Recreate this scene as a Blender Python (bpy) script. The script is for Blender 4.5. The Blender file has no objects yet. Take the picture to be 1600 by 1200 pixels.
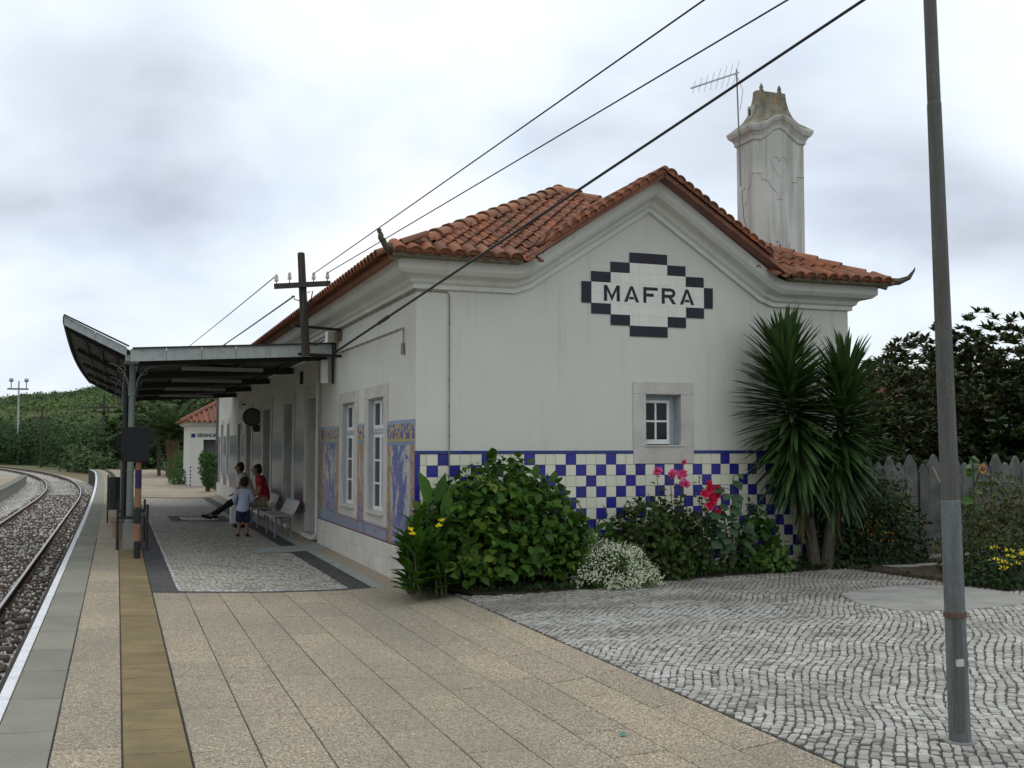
import bpy, math, random
import numpy as np
from mathutils import Vector, Matrix
rnd = random.Random(7)
nr = np.random.RandomState(11)
SC = bpy.context.scene
COL = SC.collection
PI = math.pi

# ------------------------------------------------------------------ camera, sky, sun, exposure
cd = bpy.data.cameras.new('camera')
cd.sensor_width = 36.0
cd.lens = 37.8
cd.clip_start = 0.05
cd.clip_end = 6000
cam = bpy.data.objects.new('camera', cd)
COL.objects.link(cam)
cam.location = (0, 0, 1.6)
cam.rotation_euler = (math.radians(90 + 3.304), 0, math.radians(-20.1355))
SC.camera = cam

SUN_EL, SUN_AZ = math.radians(56), math.radians(12)
w = bpy.data.worlds.new('World')
SC.world = w
w.use_nodes = True
nt = w.node_tree
for n in list(nt.nodes):
    nt.nodes.remove(n)
def N(tree, t, **kw):
    n = tree.nodes.new(t)
    for k, v in kw.items():
        if k == 'inp':
            for kk, vv in v.items():
                n.inputs[kk].default_value = vv
        else:
            setattr(n, k, v)
    return n
def ramp(tree, pts, interp='LINEAR'):
    r = tree.nodes.new('ShaderNodeValToRGB')
    r.color_ramp.interpolation = interp
    el = r.color_ramp.elements
    while len(el) > 1:
        el.remove(el[0])
    el[0].position, el[0].color = pts[0][0], tuple(pts[0][1]) + (1,)
    for p, c in pts[1:]:
        e = el.new(p)
        e.color = tuple(c) + (1,)
    return r
L = nt.links.new
out = N(nt, 'ShaderNodeOutputWorld')
sky = N(nt, 'ShaderNodeTexSky', sky_type='NISHITA', sun_disc=False, sun_elevation=SUN_EL, sun_rotation=SUN_AZ)
bsky = N(nt, 'ShaderNodeBackground', inp={'Strength': 0.12})
L(sky.outputs[0], bsky.inputs[0])
tc = N(nt, 'ShaderNodeTexCoord')
sep = N(nt, 'ShaderNodeSeparateXYZ')
L(tc.outputs['Generated'], sep.inputs[0])
mz = N(nt, 'ShaderNodeMath', operation='MAXIMUM', inp={1: 0.0}); L(sep.outputs['Z'], mz.inputs[0])
az = N(nt, 'ShaderNodeMath', operation='ADD', inp={1: 0.42}); L(mz.outputs[0], az.inputs[0])
dx = N(nt, 'ShaderNodeMath', operation='DIVIDE'); L(sep.outputs['X'], dx.inputs[0]); L(az.outputs[0], dx.inputs[1])
dy = N(nt, 'ShaderNodeMath', operation='DIVIDE'); L(sep.outputs['Y'], dy.inputs[0]); L(az.outputs[0], dy.inputs[1])
cmb = N(nt, 'ShaderNodeCombineXYZ'); L(dx.outputs[0], cmb.inputs[0]); L(dy.outputs[0], cmb.inputs[1])
n1 = N(nt, 'ShaderNodeTexNoise', inp={'Scale': 1.75, 'Detail': 6.0, 'Roughness': 0.47, 'Distortion': 0.25}); off1 = N(nt, 'ShaderNodeVectorMath', operation='ADD', inp={1: (-7.05, -13.97, 0.0)}); L(cmb.outputs[0], off1.inputs[0]); L(off1.outputs[0], n1.inputs['Vector'])
off = N(nt, 'ShaderNodeVectorMath', operation='ADD', inp={1: (6.04, -17.1, 0.0)}); L(cmb.outputs[0], off.inputs[0])
n2 = N(nt, 'ShaderNodeTexNoise', inp={'Scale': 1.5, 'Detail': 6.0, 'Roughness': 0.52, 'Distortion': 0.2}); L(off.outputs[0], n2.inputs['Vector'])
rc = ramp(nt, [(0.25, (0.55, 0.61, 0.71)), (0.35, (0.75, 0.82, 0.94)), (0.43, (0.89, 0.98, 1.09)), (0.50, (1.0, 1.08, 1.13)), (0.60, (1.14, 1.17, 1.17))])
L(n1.outputs[0], rc.inputs[0])
bcl = N(nt, 'ShaderNodeBackground', inp={'Strength': 0.93})
L(rc.outputs[0], bcl.inputs[0])
rm = ramp(nt, [(0.30, (0.45,) * 3), (0.42, (0.85,) * 3), (0.52, (1,) * 3)])
L(n2.outputs[0], rm.inputs[0])
mx = N(nt, 'ShaderNodeMixShader')
L(rm.outputs[0], mx.inputs[0]); L(bsky.outputs[0], mx.inputs[1]); L(bcl.outputs[0], mx.inputs[2])
L(mx.outputs[0], out.inputs[0])

sd = bpy.data.lights.new('sun', 'SUN')
sd.energy = 0.7
sd.angle = math.radians(18)
sd.color = (1.0, 0.95, 0.88)
so = bpy.data.objects.new('sun', sd)
COL.objects.link(so)
sdir = Vector((math.sin(SUN_AZ) * math.cos(SUN_EL), math.cos(SUN_AZ) * math.cos(SUN_EL), math.sin(SUN_EL)))
so.rotation_euler = (-sdir).to_track_quat('-Z', 'Y').to_euler()
so.location = (0, 0, 30)
vs = SC.view_settings
SC.display_settings.display_device = 'sRGB'
vs.view_transform = 'Standard'
vs.look = 'None'
vs.exposure = 0.0
vs.gamma = 1.0
vs.use_curve_mapping = False

# ------------------------------------------------------------------ helpers
W = {}
def tag(o, label=None, cat=None, group=None, kind=None):
    if label: o['label'] = label
    if cat: o['category'] = cat
    if group: o['group'] = group
    if kind: o['kind'] = kind
    return o
def thing(name, label, cat, loc=(0, 0, 0), group=None):
    o = bpy.data.objects.new(name, None)
    COL.objects.link(o)
    o.location = loc
    o.empty_display_size = 0.2
    W[o.name] = Vector(loc)
    return tag(o, label, cat, group)
def link(name, me, parent=None):
    o = bpy.data.objects.new(name, me)
    COL.objects.link(o)
    if parent:
        o.parent = parent
        W[o.name] = W[parent.name].copy()
    else:
        W[o.name] = Vector((0, 0, 0))
    return o
def copy_tree(o, parent=None):
    c = o.copy()
    COL.objects.link(c)
    W[c.name] = W[o.name].copy()
    if parent:
        c.parent = parent
    for ch in list(o.children):
        copy_tree(ch, c)
    return c

class MB:
    def __init__(s):
        s.v, s.f = [], []
    def add(s, vs, fs):
        b = len(s.v)
        s.v += [tuple(map(float, p)) for p in vs]
        s.f += [tuple(b + i for i in f) for f in fs]
        return s
    def box(s, x0, x1, y0, y1, z0, z1):
        return s.add([(x0, y0, z0), (x1, y0, z0), (x1, y1, z0), (x0, y1, z0), (x0, y0, z1), (x1, y0, z1), (x1, y1, z1), (x0, y1, z1)],
                     [(3, 2, 1, 0), (4, 5, 6, 7), (0, 1, 5, 4), (1, 2, 6, 5), (2, 3, 7, 6), (3, 0, 4, 7)])
    def cbox(s, x0, x1, y0, y1, z0, z1, c=0.01):
        # box with a chamfered top edge
        v = [(x0, y0, z0), (x1, y0, z0), (x1, y1, z0), (x0, y1, z0), (x0, y0, z1 - c), (x1, y0, z1 - c), (x1, y1, z1 - c), (x0, y1, z1 - c),
             (x0 + c, y0 + c, z1), (x1 - c, y0 + c, z1), (x1 - c, y1 - c, z1), (x0 + c, y1 - c, z1)]
        f = [(0, 1, 5, 4), (1, 2, 6, 5), (2, 3, 7, 6), (3, 0, 4, 7), (4, 5, 9, 8), (5, 6, 10, 9), (6, 7, 11, 10), (7, 4, 8, 11), (8, 9, 10, 11), (3, 2, 1, 0)]
        return s.add(v, f)
    def beam(s, p0, p1, wd, ht, up=(0, 0, 1)):
        p0, p1 = Vector(p0), Vector(p1)
        d = (p1 - p0).normalized()
        x = d.cross(Vector(up)).normalized()
        z = x.cross(d)
        vs = []
        for p in (p0, p1):
            for a, b in ((-1, -1), (1, -1), (1, 1), (-1, 1)):
                vs.append(p + x * (a * wd / 2) + z * (b * ht / 2))
        return s.add(vs, [(0, 1, 2, 3), (7, 6, 5, 4), (0, 4, 5, 1), (1, 5, 6, 2), (2, 6, 7, 3), (3, 7, 4, 0)])
    def tube(s, pts, r, n=8, cap=True):
        pts = [Vector(p) for p in pts]
        m = len(pts)
        rs = r if isinstance(r, (list, tuple)) else [r] * m
        ref = Vector((0, 0, 1))
        rings = []
        px = None
        for i, p in enumerate(pts):
            d = (pts[min(i + 1, m - 1)] - pts[max(i - 1, 0)]).normalized()
            if px is None:
                a = ref if abs(d.z) < 0.9 else Vector((1, 0, 0))
                px = d.cross(a).normalized()
            else:
                px = (px - d * px.dot(d)).normalized()
            py = d.cross(px)
            rings.append([p + (px * math.cos(2 * PI * k / n) + py * math.sin(2 * PI * k / n)) * rs[i] for k in range(n)])
        vs = [q for rg in rings for q in rg]
        fs = [(i * n + k, i * n + (k + 1) % n, (i + 1) * n + (k + 1) % n, (i + 1) * n + k) for i in range(m - 1) for k in range(n)]
        if cap:
            fs += [tuple(range(n - 1, -1, -1)), tuple((m - 1) * n + k for k in range(n))]
        return s.add(vs, fs)
    def lathe(s, prof, c=(0, 0, 0), n=16):
        c = Vector(c)
        m = len(prof)
        vs = [c + Vector((r * math.cos(2 * PI * k / n), r * math.sin(2 * PI * k / n), z)) for r, z in prof for k in range(n)]
        fs = [(i * n + k, i * n + (k + 1) % n, (i + 1) * n + (k + 1) % n, (i + 1) * n + k) for i in range(m - 1) for k in range(n)]
        fs += [tuple(range(n - 1, -1, -1)), tuple((m - 1) * n + k for k in range(n))]
        return s.add(vs, fs)
    def poly(s, pts):
        return s.add(pts, [tuple(range(len(pts)))])
    def prism(s, pts, vec):
        vec = Vector(vec)
        n = len(pts)
        a = [Vector(p) for p in pts]
        return s.add(a + [p + vec for p in a], [tuple(range(n - 1, -1, -1)), tuple(range(n, 2 * n))] + [(i, (i + 1) % n, n + (i + 1) % n, n + i) for i in range(n)])
    def ball(s, c, r, nu=10, nv=7):
        if not isinstance(r, (tuple, list)): r = (r, r, r)
        vs, fs = [], []
        for j in range(nv + 1):
            t = PI * j / nv
            for i in range(nu):
                a = 2 * PI * i / nu
                vs.append((c[0] + r[0] * math.sin(t) * math.cos(a), c[1] + r[1] * math.sin(t) * math.sin(a), c[2] - r[2] * math.cos(t)))
        for j in range(nv):
            for i in range(nu):
                fs.append((j * nu + i, j * nu + (i + 1) % nu, (j + 1) * nu + (i + 1) % nu, (j + 1) * nu + i))
        return s.add(vs, fs)
    def mesh(s, name, m=None, off=(0, 0, 0), smooth=False):
        me = bpy.data.meshes.new(name)
        o = Vector(off)
        me.from_pydata([(a - o.x, b - o.y, c - o.z) for a, b, c in s.v], [], s.f)
        if m: me.materials.append(m)
        if smooth: me.polygons.foreach_set('use_smooth', [True] * len(me.polygons))
        me.update()
        return me
    def build(s, name, m, parent=None, smooth=False, kind=None, label=None, bevel=0):
        me = s.mesh(name, m, W[parent.name] if parent else (0, 0, 0), smooth)
        o = link(name, me, parent)
        if bevel:
            b = o.modifiers.new('bevel', 'BEVEL'); b.width = bevel; b.segments = 2; b.limit_method = 'ANGLE'
        if kind: o['kind'] = kind
        if label: o['label'] = label
        return o

def fastmesh(name, verts, faces, m, smooth=False):
    # verts (n,3) and faces (k,c) arrays with one corner count
    me = bpy.data.meshes.new(name)
    verts = np.asarray(verts, np.float32); faces = np.asarray(faces, np.int32)
    k, c = faces.shape
    me.vertices.add(len(verts)); me.vertices.foreach_set('co', verts.ravel())
    me.loops.add(k * c); me.loops.foreach_set('vertex_index', faces.ravel())
    me.polygons.add(k); me.polygons.foreach_set('loop_start', np.arange(0, k * c, c, dtype=np.int32))
    if smooth: me.polygons.foreach_set('use_smooth', np.ones(k, bool))
    me.update(calc_edges=True)
    me.validate()
    if m: me.materials.append(m)
    return me

# ------------------------------------------------------------------ materials
def srgb(r, g, b):
    f = lambda c: (c / 255) / 12.92 if c / 255 <= 0.04045 else ((c / 255 + 0.055) / 1.055) ** 2.4
    return (f(r), f(g), f(b))
def newmat(name):
    m = bpy.data.materials.new(name)
    m.use_nodes = True
    t = m.node_tree
    b = t.nodes['Principled BSDF']
    return m, t, b
def mixc(t, fac, a, b, typ='MIX'):
    n = t.nodes.new('ShaderNodeMix'); n.data_type = 'RGBA'; n.blend_type = typ
    for sock, val in ((n.inputs[0], fac), (n.inputs[6], a), (n.inputs[7], b)):
        if hasattr(val, 'is_output'): t.links.new(val, sock)
        elif isinstance(val, (int, float)): sock.default_value = val
        else: sock.default_value = tuple(val) + (1,)
    return n.outputs[2]
def pos(t, scale=(1, 1, 1), coord='POS'):
    if coord == 'POS':
        o = t.nodes.new('ShaderNodeNewGeometry').outputs['Position']
    else:
        o = t.nodes.new('ShaderNodeTexCoord').outputs[coord]
    mp = t.nodes.new('ShaderNodeMapping'); mp.inputs['Scale'].default_value = scale
    t.links.new(o, mp.inputs[0])
    return mp.outputs[0]
def noise(t, vec, scale, detail=4, rough=0.55, dist=0.0):
    n = t.nodes.new('ShaderNodeTexNoise')
    n.inputs['Scale'].default_value = scale; n.inputs['Detail'].default_value = detail
    n.inputs['Roughness'].default_value = rough; n.inputs['Distortion'].default_value = dist
    t.links.new(vec, n.inputs['Vector'])
    return n.outputs[0]
def voro(t, vec, scale, feature='F1', outp='Color', rnds=1.0):
    n = t.nodes.new('ShaderNodeTexVoronoi'); n.feature = feature
    n.inputs['Scale'].default_value = scale; n.inputs['Randomness'].default_value = rnds
    t.links.new(vec, n.inputs['Vector'])
    return n.outputs[outp]
def rmp(t, fac, pts, interp='LINEAR'):
    r = ramp(t, pts, interp); t.links.new(fac, r.inputs[0]); return r.outputs[0]
def g(v): return (v, v, v)
def bump(t, b, h, strength=0.3, dist=0.02):
    n = t.nodes.new('ShaderNodeBump'); n.inputs['Strength'].default_value = strength; n.inputs['Distance'].default_value = dist
    t.links.new(h, n.inputs['Height']); t.links.new(n.outputs[0], b.inputs['Normal'])
def objrand(t, island=False):
    a = t.nodes.new('ShaderNodeObjectInfo').outputs['Random']
    if not island: return a
    i = t.nodes.new('ShaderNodeNewGeometry').outputs['Random Per Island']
    s = t.nodes.new('ShaderNodeMath'); s.operation = 'ADD'; t.links.new(a, s.inputs[0]); t.links.new(i, s.inputs[1])
    f = t.nodes.new('ShaderNodeMath'); f.operation = 'FRACT'; t.links.new(s.outputs[0], f.inputs[0])
    return f.outputs[0]
def mat(name, c1, c2=None, rough=0.8, scale=3.0, stretch=(1, 1, 1), bmp=0.0, bscale=40, metal=0.0, spec=0.35, lo=0.35, hi=0.65, rand=0.0, island=False, fine=0.12, dirt=None, dlo=0.55, dhi=0.75, dscale=2.0, dstretch=(1, 1, 1)):
    m, t, b = newmat(name)
    c2 = c2 or tuple(c * 0.8 for c in c1)
    p = pos(t, stretch)
    col = mixc(t, rmp(t, noise(t, p, scale, 5, 0.6), [(lo, g(0)), (hi, g(1))]), c1, c2)
    if fine:
        fn = rmp(t, noise(t, pos(t), 60, 3), [(0.3, g(1 - fine)), (0.7, g(1 + fine))])
        col = mixc(t, 1.0, col, fn, 'MULTIPLY')
    if rand:
        col = mixc(t, 1.0, col, rmp(t, objrand(t, island), [(0, g(1 - rand)), (1, g(1 + rand))]), 'MULTIPLY')
    if dirt:
        dn = rmp(t, noise(t, pos(t, dstretch), dscale, 6, 0.65), [(dlo, g(0)), (dhi, g(1))])
        col = mixc(t, dn, col, dirt)
    t.links.new(col, b.inputs['Base Color'])
    b.inputs['Roughness'].default_value = rough
    b.inputs['Metallic'].default_value = metal
    b.inputs['Specular IOR Level'].default_value = spec
    if bmp: bump(t, b, noise(t, pos(t), bscale, 4), bmp, 0.02)
    return m
def leafmat(name, cols, rough=0.6, trans=0.25, spec=0.2, patch=None, pscale=1.2):
    m, t, b = newmat(name)
    k = len(cols)
    col = rmp(t, objrand(t, True), [(i / max(1, k - 1), c) for i, c in enumerate(cols)])
    if patch:
        col = mixc(t, rmp(t, noise(t, pos(t), pscale, 3), [(0.5, g(0)), (0.68, g(0.8))]), col, patch)
    t.links.new(col, b.inputs['Base Color'])
    b.inputs['Roughness'].default_value = rough
    b.inputs['Specular IOR Level'].default_value = spec
    tr = t.nodes.new('ShaderNodeBsdfTranslucent')
    t.links.new(mixc(t, 1.0, col, (1.5, 1.5, 0.8), 'MULTIPLY'), tr.inputs[0])
    mx = t.nodes.new('ShaderNodeMixShader'); mx.inputs[0].default_value = trans
    o = t.nodes['Material Output']
    t.links.new(b.outputs[0], mx.inputs[1]); t.links.new(tr.outputs[0], mx.inputs[2]); t.links.new(mx.outputs[0], o.inputs[0])
    return m

M = {}
# plaster with faint vertical streaks and grime
def plaster(name, c1, c2, grime, glo=0.56, ghi=0.8):
    m, t, b = newmat(name)
    col = mixc(t, rmp(t, noise(t, pos(t), 0.9, 6, 0.6), [(0.35, g(0)), (0.68, g(1))]), c1, c2)
    st = rmp(t, noise(t, pos(t, (5, 5, 0.35)), 1.4, 6, 0.65), [(glo, g(0)), (ghi, g(0.6))])
    col = mixc(t, st, col, grime)
    sp = rmp(t, noise(t, pos(t), 14, 6, 0.7), [(0.62, g(0)), (0.78, g(0.35))])
    col = mixc(t, sp, col, grime)
    t.links.new(col, b.inputs['Base Color'])
    b.inputs['Roughness'].default_value = 0.85
    b.inputs['Specular IOR Level'].default_value = 0.2
    bump(t, b, noise(t, pos(t), 35, 5, 0.65), 0.12, 0.02)
    return m
M['wall'] = plaster('white_plaster', (0.665, 0.66, 0.595), (0.62, 0.62, 0.56), (0.42, 0.42, 0.36), 0.56, 0.86)
M['cornice'] = plaster('cornice_plaster', (0.70, 0.71, 0.66), (0.62, 0.63, 0.58), (0.36, 0.35, 0.30), 0.55, 0.85)
M['chimney'] = plaster('chimney_plaster', (0.64, 0.64, 0.60), (0.50, 0.51, 0.47), (0.27, 0.27, 0.23), 0.46, 0.66)
M['lichen'] = mat('lichen_mortar', (0.30, 0.27, 0.19), (0.15, 0.14, 0.11), rough=0.95, scale=9, bmp=0.5, bscale=30, dirt=(0.33, 0.18, 0.05), dlo=0.58, dhi=0.72, dscale=7)
M['stone'] = mat('limestone', (0.60, 0.57, 0.53), (0.48, 0.46, 0.42), rough=0.75, scale=3.5, bmp=0.15, bscale=50, dirt=(0.33, 0.27, 0.18), dlo=0.66, dhi=0.85, dscale=4)
M['plinth'] = mat('plinth_stone', (0.66, 0.63, 0.56), (0.55, 0.52, 0.46), rough=0.8, scale=2.5, bmp=0.2, bscale=40, rand=0.06, dirt=(0.34, 0.30, 0.24), dlo=0.6, dhi=0.8, dscale=3)
M['white'] = mat('white_paint', (0.80, 0.80, 0.78), (0.70, 0.71, 0.70), rough=0.5, scale=6)
M['greypaint'] = mat('grey_paint', (0.42, 0.46, 0.50), (0.36, 0.40, 0.43), rough=0.55, scale=5)
M['glass'] = None
def glassmat():
    m, t, b = newmat('window_glass')
    b.inputs['Base Color'].default_value = (0.012, 0.015, 0.014, 1)
    b.inputs['Roughness'].default_value = 0.06
    b.inputs['Specular IOR Level'].default_value = 0.22
    bump(t, b, noise(t, pos(t), 3, 2), 0.05, 0.05)
    return m
M['glass'] = glassmat()
M['dark'] = mat('dark_void', (0.02, 0.02, 0.018), rough=0.9)
M['doorgreen'] = mat('door_paint', (0.10, 0.11, 0.10), (0.07, 0.075, 0.07), rough=0.5)
def tilemat(name, c1, c2, rough=0.18, stain=None):
    m, t, b = newmat(name)
    col = mixc(t, objrand(t, True), c1, c2)
    if stain:
        col = mixc(t, rmp(t, noise(t, pos(t), 5, 5, 0.6), [(0.55, g(0)), (0.8, g(0.5))]), col, stain)
    t.links.new(col, b.inputs['Base Color'])
    b.inputs['Roughness'].default_value = rough
    b.inputs['Specular IOR Level'].default_value = 0.45
    bump(t, b, noise(t, pos(t), 9, 3), 0.06, 0.02)
    return m
M['cream_tile'] = tilemat('cream_tile', (0.78, 0.77, 0.62), (0.70, 0.69, 0.56), 0.25, (0.55, 0.52, 0.42))
M['blue_tile'] = tilemat('blue_tile', (0.028, 0.026, 0.30), (0.020, 0.020, 0.20), 0.22)
M['blue_trim'] = tilemat('blue_trim', (0.03, 0.045, 0.22), (0.025, 0.035, 0.18), 0.22)
M['sign_white'] = tilemat('sign_white_tile', (0.74, 0.73, 0.66), (0.68, 0.68, 0.62), 0.25)
M['sign_black'] = tilemat('sign_dark_tile', (0.010, 0.008, 0.026), (0.007, 0.006, 0.018), 0.55)
def roofmat(name, cols, mossy=0.6):
    m, t, b = newmat(name)
    k = len(cols)
    col = rmp(t, objrand(t, True), [(i / (k - 1), c) for i, c in enumerate(cols)])
    col = mixc(t, rmp(t, noise(t, pos(t), 5, 6, 0.7), [(0.5, g(0)), (0.72, g(mossy))]), col, (0.07, 0.06, 0.04))
    col = mixc(t, rmp(t, noise(t, pos(t), 23, 4, 0.7), [(0.56, g(0)), (0.72, g(0.55))]), col, (0.20, 0.17, 0.11))
    t.links.new(col, b.inputs['Base Color'])
    b.inputs['Roughness'].default_value = 0.85
    b.inputs['Specular IOR Level'].default_value = 0.2
    bump(t, b, noise(t, pos(t), 50, 4, 0.7), 0.35, 0.01)
    return m
RC = [(0.27, 0.10, 0.055), (0.19, 0.078, 0.05), (0.30, 0.125, 0.07), (0.22, 0.098, 0.066), (0.36, 0.13, 0.06), (0.165, 0.078, 0.056)]
M['roof'] = roofmat('terracotta_tile', RC, 0.95)
M['roofcap'] = roofmat('terracotta_cap', [(0.36, 0.14, 0.08), (0.28, 0.13, 0.08), (0.40, 0.17, 0.09), (0.26, 0.14, 0.09)], 0.75)
M['rooflead'] = mat('valley_mortar', (0.25, 0.12, 0.10), (0.16, 0.09, 0.08), rough=0.8)
M['eaves'] = mat('eaves_tile', (0.34, 0.15, 0.09), (0.22, 0.10, 0.07), rough=0.85, scale=6)
# exposed-aggregate slab
def aggregate(name, base, dark, light, stain, sc=120.0):
    m, t, b = newmat(name)
    vc = voro(t, pos(t), sc)
    sp = t.nodes.new('ShaderNodeSeparateColor'); t.links.new(vc, sp.inputs[0])
    col = rmp(t, sp.outputs[0], [(0.0, dark), (0.2, tuple(0.6 * x for x in base)), (0.45, base), (0.8, tuple(1.15 * x for x in base)), (0.93, light), (1.0, light)])
    col = mixc(t, 1.0, col, rmp(t, objrand(t), [(0, (0.90, 0.90, 0.92)), (1, (1.09, 1.07, 1.04))]), 'MULTIPLY')
    st = rmp(t, noise(t, pos(t, (1, 0.55, 1)), 0.75, 6, 0.6), [(0.44, g(0)), (0.66, g(0.62))])
    col = mixc(t, st, col, stain)
    st2 = rmp(t, noise(t, pos(t), 4.5, 6, 0.7), [(0.58, g(0)), (0.75, g(0.3))])
    col = mixc(t, st2, col, tuple(0.6 * c for c in stain))
    t.links.new(col, b.inputs['Base Color'])
    b.inputs['Roughness'].default_value = 0.9
    b.inputs['Specular IOR Level'].default_value = 0.2
    bump(t, b, voro(t, pos(t), sc, 'F1', 'Distance'), 0.5, 0.006)
    return m
M['slab'] = aggregate('aggregate_slab', (0.36, 0.30, 0.22), (0.16, 0.135, 0.10), (0.58, 0.53, 0.42), (0.235, 0.213, 0.168))
M['yellow_slab'] = mat('yellow_slab', (0.235, 0.17, 0.075), (0.155, 0.12, 0.058), rough=0.85, scale=2.2, stretch=(1, 1.6, 1), bmp=0.25, bscale=60, rand=0.12, dirt=(0.13, 0.105, 0.065), dlo=0.55, dhi=0.78, dscale=2.6)
M['grey_slab'] = mat('grey_slab', (0.24, 0.235, 0.185), (0.195, 0.19, 0.155), rough=0.85, scale=1.5, bmp=0.12, bscale=70, rand=0.10, dirt=(0.20, 0.19, 0.16), dlo=0.6, dhi=0.85, dscale=1.4)
M['white_line'] = mat('white_line', (0.74, 0.74, 0.76), (0.55, 0.55, 0.56), rough=0.7, scale=5, bmp=0.1, lo=0.45, hi=0.8)
M['joint'] = mat('joint_sand', (0.045, 0.041, 0.036), (0.027, 0.025, 0.022), rough=1.0, scale=9)
M['cobble_joint'] = mat('cobble_joint', (0.095, 0.09, 0.085), (0.05, 0.048, 0.044), rough=1.0, scale=6, dirt=(0.05, 0.065, 0.025), dlo=.6, dhi=.7, dscale=3)
M['concrete'] = mat('concrete', (0.34, 0.33, 0.30), (0.26, 0.255, 0.23), rough=0.9, scale=3, bmp=0.25, bscale=45, dirt=(0.19, 0.18, 0.155), dlo=0.55, dhi=0.75, dscale=2.2)
M['greydrain'] = mat('drain_concrete', (0.30, 0.33, 0.31), (0.24, 0.26, 0.25), rough=0.85, scale=3, bmp=0.1)
M['soil'] = mat('soil', (0.075, 0.055, 0.035), (0.045, 0.035, 0.022), rough=1.0, scale=9, bmp=0.6, bscale=25)
def cobblemat(name, c1, c2, jc, sc, soil=None):
    m, t, b = newmat(name)
    p = pos(t)
    wv = t.nodes.new('ShaderNodeVectorMath'); wv.operation = 'ADD'
    nz = t.nodes.new('ShaderNodeTexNoise'); nz.inputs['Scale'].default_value = 2.0; t.links.new(p, nz.inputs['Vector'])
    sc_ = t.nodes.new('ShaderNodeVectorMath'); sc_.operation = 'SCALE'; sc_.inputs['Scale'].default_value = 0.15; t.links.new(nz.outputs['Color'], sc_.inputs[0])
    t.links.new(p, wv.inputs[0]); t.links.new(sc_.outputs[0], wv.inputs[1])
    vc = voro(t, wv.outputs[0], sc, rnds=0.7)
    ve = voro(t, wv.outputs[0], sc, 'DISTANCE_TO_EDGE', 'Distance', 0.7)
    s = t.nodes.new('ShaderNodeSeparateColor'); t.links.new(vc, s.inputs[0])
    col = mixc(t, s.outputs[0], c1, c2)
    col = mixc(t, rmp(t, ve, [(0.04, g(0)), (0.12, g(1))]), jc, col)
    if soil:
        col = mixc(t, rmp(t, noise(t, pos(t), 1.1, 5), [(0.5, g(0)), (0.75, g(0.5))]), col, soil)
    t.links.new(col, b.inputs['Base Color'])
    b.inputs['Roughness'].default_value = 0.75
    bump(t, b, rmp(t, ve, [(0.0, g(0)), (0.2, g(1))]), 0.6, 0.015)
    return m
M['cob_light'] = cobblemat('light_cobbles', (0.52, 0.49, 0.42), (0.34, 0.32, 0.275), (0.12, 0.11, 0.10), 13.5, (0.27, 0.24, 0.19))
M['cob_dark'] = cobblemat('dark_cobbles', (0.075, 0.072, 0.075), (0.042, 0.040, 0.044), (0.03, 0.028, 0.028), 13.5)
M['cob_white'] = cobblemat('white_cobbles', (0.62, 0.61, 0.60), (0.48, 0.47, 0.46), (0.16, 0.15, 0.14), 13.5)
M['cobble'] = None
def cobm():
    m, t, b = newmat('limestone_cobble')
    col = rmp(t, objrand(t, True), [(0, (0.40, 0.395, 0.36)), (0.10, (0.20, 0.19, 0.165)), (0.18, (0.42, 0.415, 0.375)), (0.55, (0.54, 0.53, 0.485)), (0.8, (0.38, 0.37, 0.335)), (1, (0.62, 0.61, 0.57))])
    col = mixc(t, rmp(t, noise(t, pos(t), 24, 6, 0.75), [(0.42, g(0)), (0.72, g(0.75))]), col, (0.22, 0.21, 0.185))
    # soil washed out of the planting bed and trodden dirt
    sx = t.nodes.new('ShaderNodeSeparateXYZ'); t.links.new(pos(t), sx.inputs[0])
    mr = t.nodes.new('ShaderNodeMapRange'); mr.inputs[1].default_value = 8.2; mr.inputs[2].default_value = 11.6; mr.inputs[3].default_value = 0.0; mr.inputs[4].default_value = 0.16
    t.links.new(sx.outputs['Y'], mr.inputs[0])
    ad = t.nodes.new('ShaderNodeMath'); ad.operation = 'ADD'; t.links.new(noise(t, pos(t, (1, 1.4, 1)), 0.9, 8, 0.7), ad.inputs[0]); t.links.new(mr.outputs[0], ad.inputs[1])
    dirt = rmp(t, ad.outputs[0], [(0.46, g(0)), (0.68, g(0.72))])
    col = mixc(t, dirt, col, (0.17, 0.15, 0.12))
    t.links.new(col, b.inputs['Base Color'])
    b.inputs['Roughness'].default_value = 0.7
    b.inputs['Specular IOR Level'].default_value = 0.3
    bump(t, b, noise(t, pos(t), 60, 4), 0.3, 0.01)
    return m
M['cobble'] = cobm()
M['ballast'] = mat('ballast_stone', (0.68, 0.67, 0.62), (0.48, 0.465, 0.43), rough=0.95, scale=1.4, rand=0.4, island=True, bmp=0.3, bscale=60, dirt=(0.30, 0.27, 0.23), dlo=0.56, dhi=0.75, dscale=0.9)
M['ballast_rust'] = mat('rusty_ballast', (0.15, 0.095, 0.06), (0.10, 0.065, 0.045), rough=0.95, scale=3, rand=0.4, island=True)
M['ballast_bed'] = mat('ballast_bed', (0.42, 0.40, 0.36), (0.28, 0.265, 0.24), rough=1.0, scale=30, bmp=1.0, bscale=22, fine=0.3)
M['rail_rust'] = mat('rail_rust', (0.10, 0.055, 0.035), (0.065, 0.04, 0.028), rough=0.85, scale=8)
M['rail_head'] = mat('rail_head', (0.42, 0.40, 0.38), (0.30, 0.28, 0.26), rough=0.35, metal=0.8, scale=4)
M['sleeper'] = mat('sleeper', (0.10, 0.075, 0.055), (0.06, 0.045, 0.035), rough=0.95, scale=5, stretch=(1, 6, 1), bmp=0.4)
M['terrain'] = mat('dry_grass', (0.10, 0.12, 0.045), (0.16, 0.145, 0.075), rough=1.0, scale=0.15, bmp=0.5, bscale=6, dirt=(0.06, 0.085, 0.03), dscale=0.05)
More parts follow.
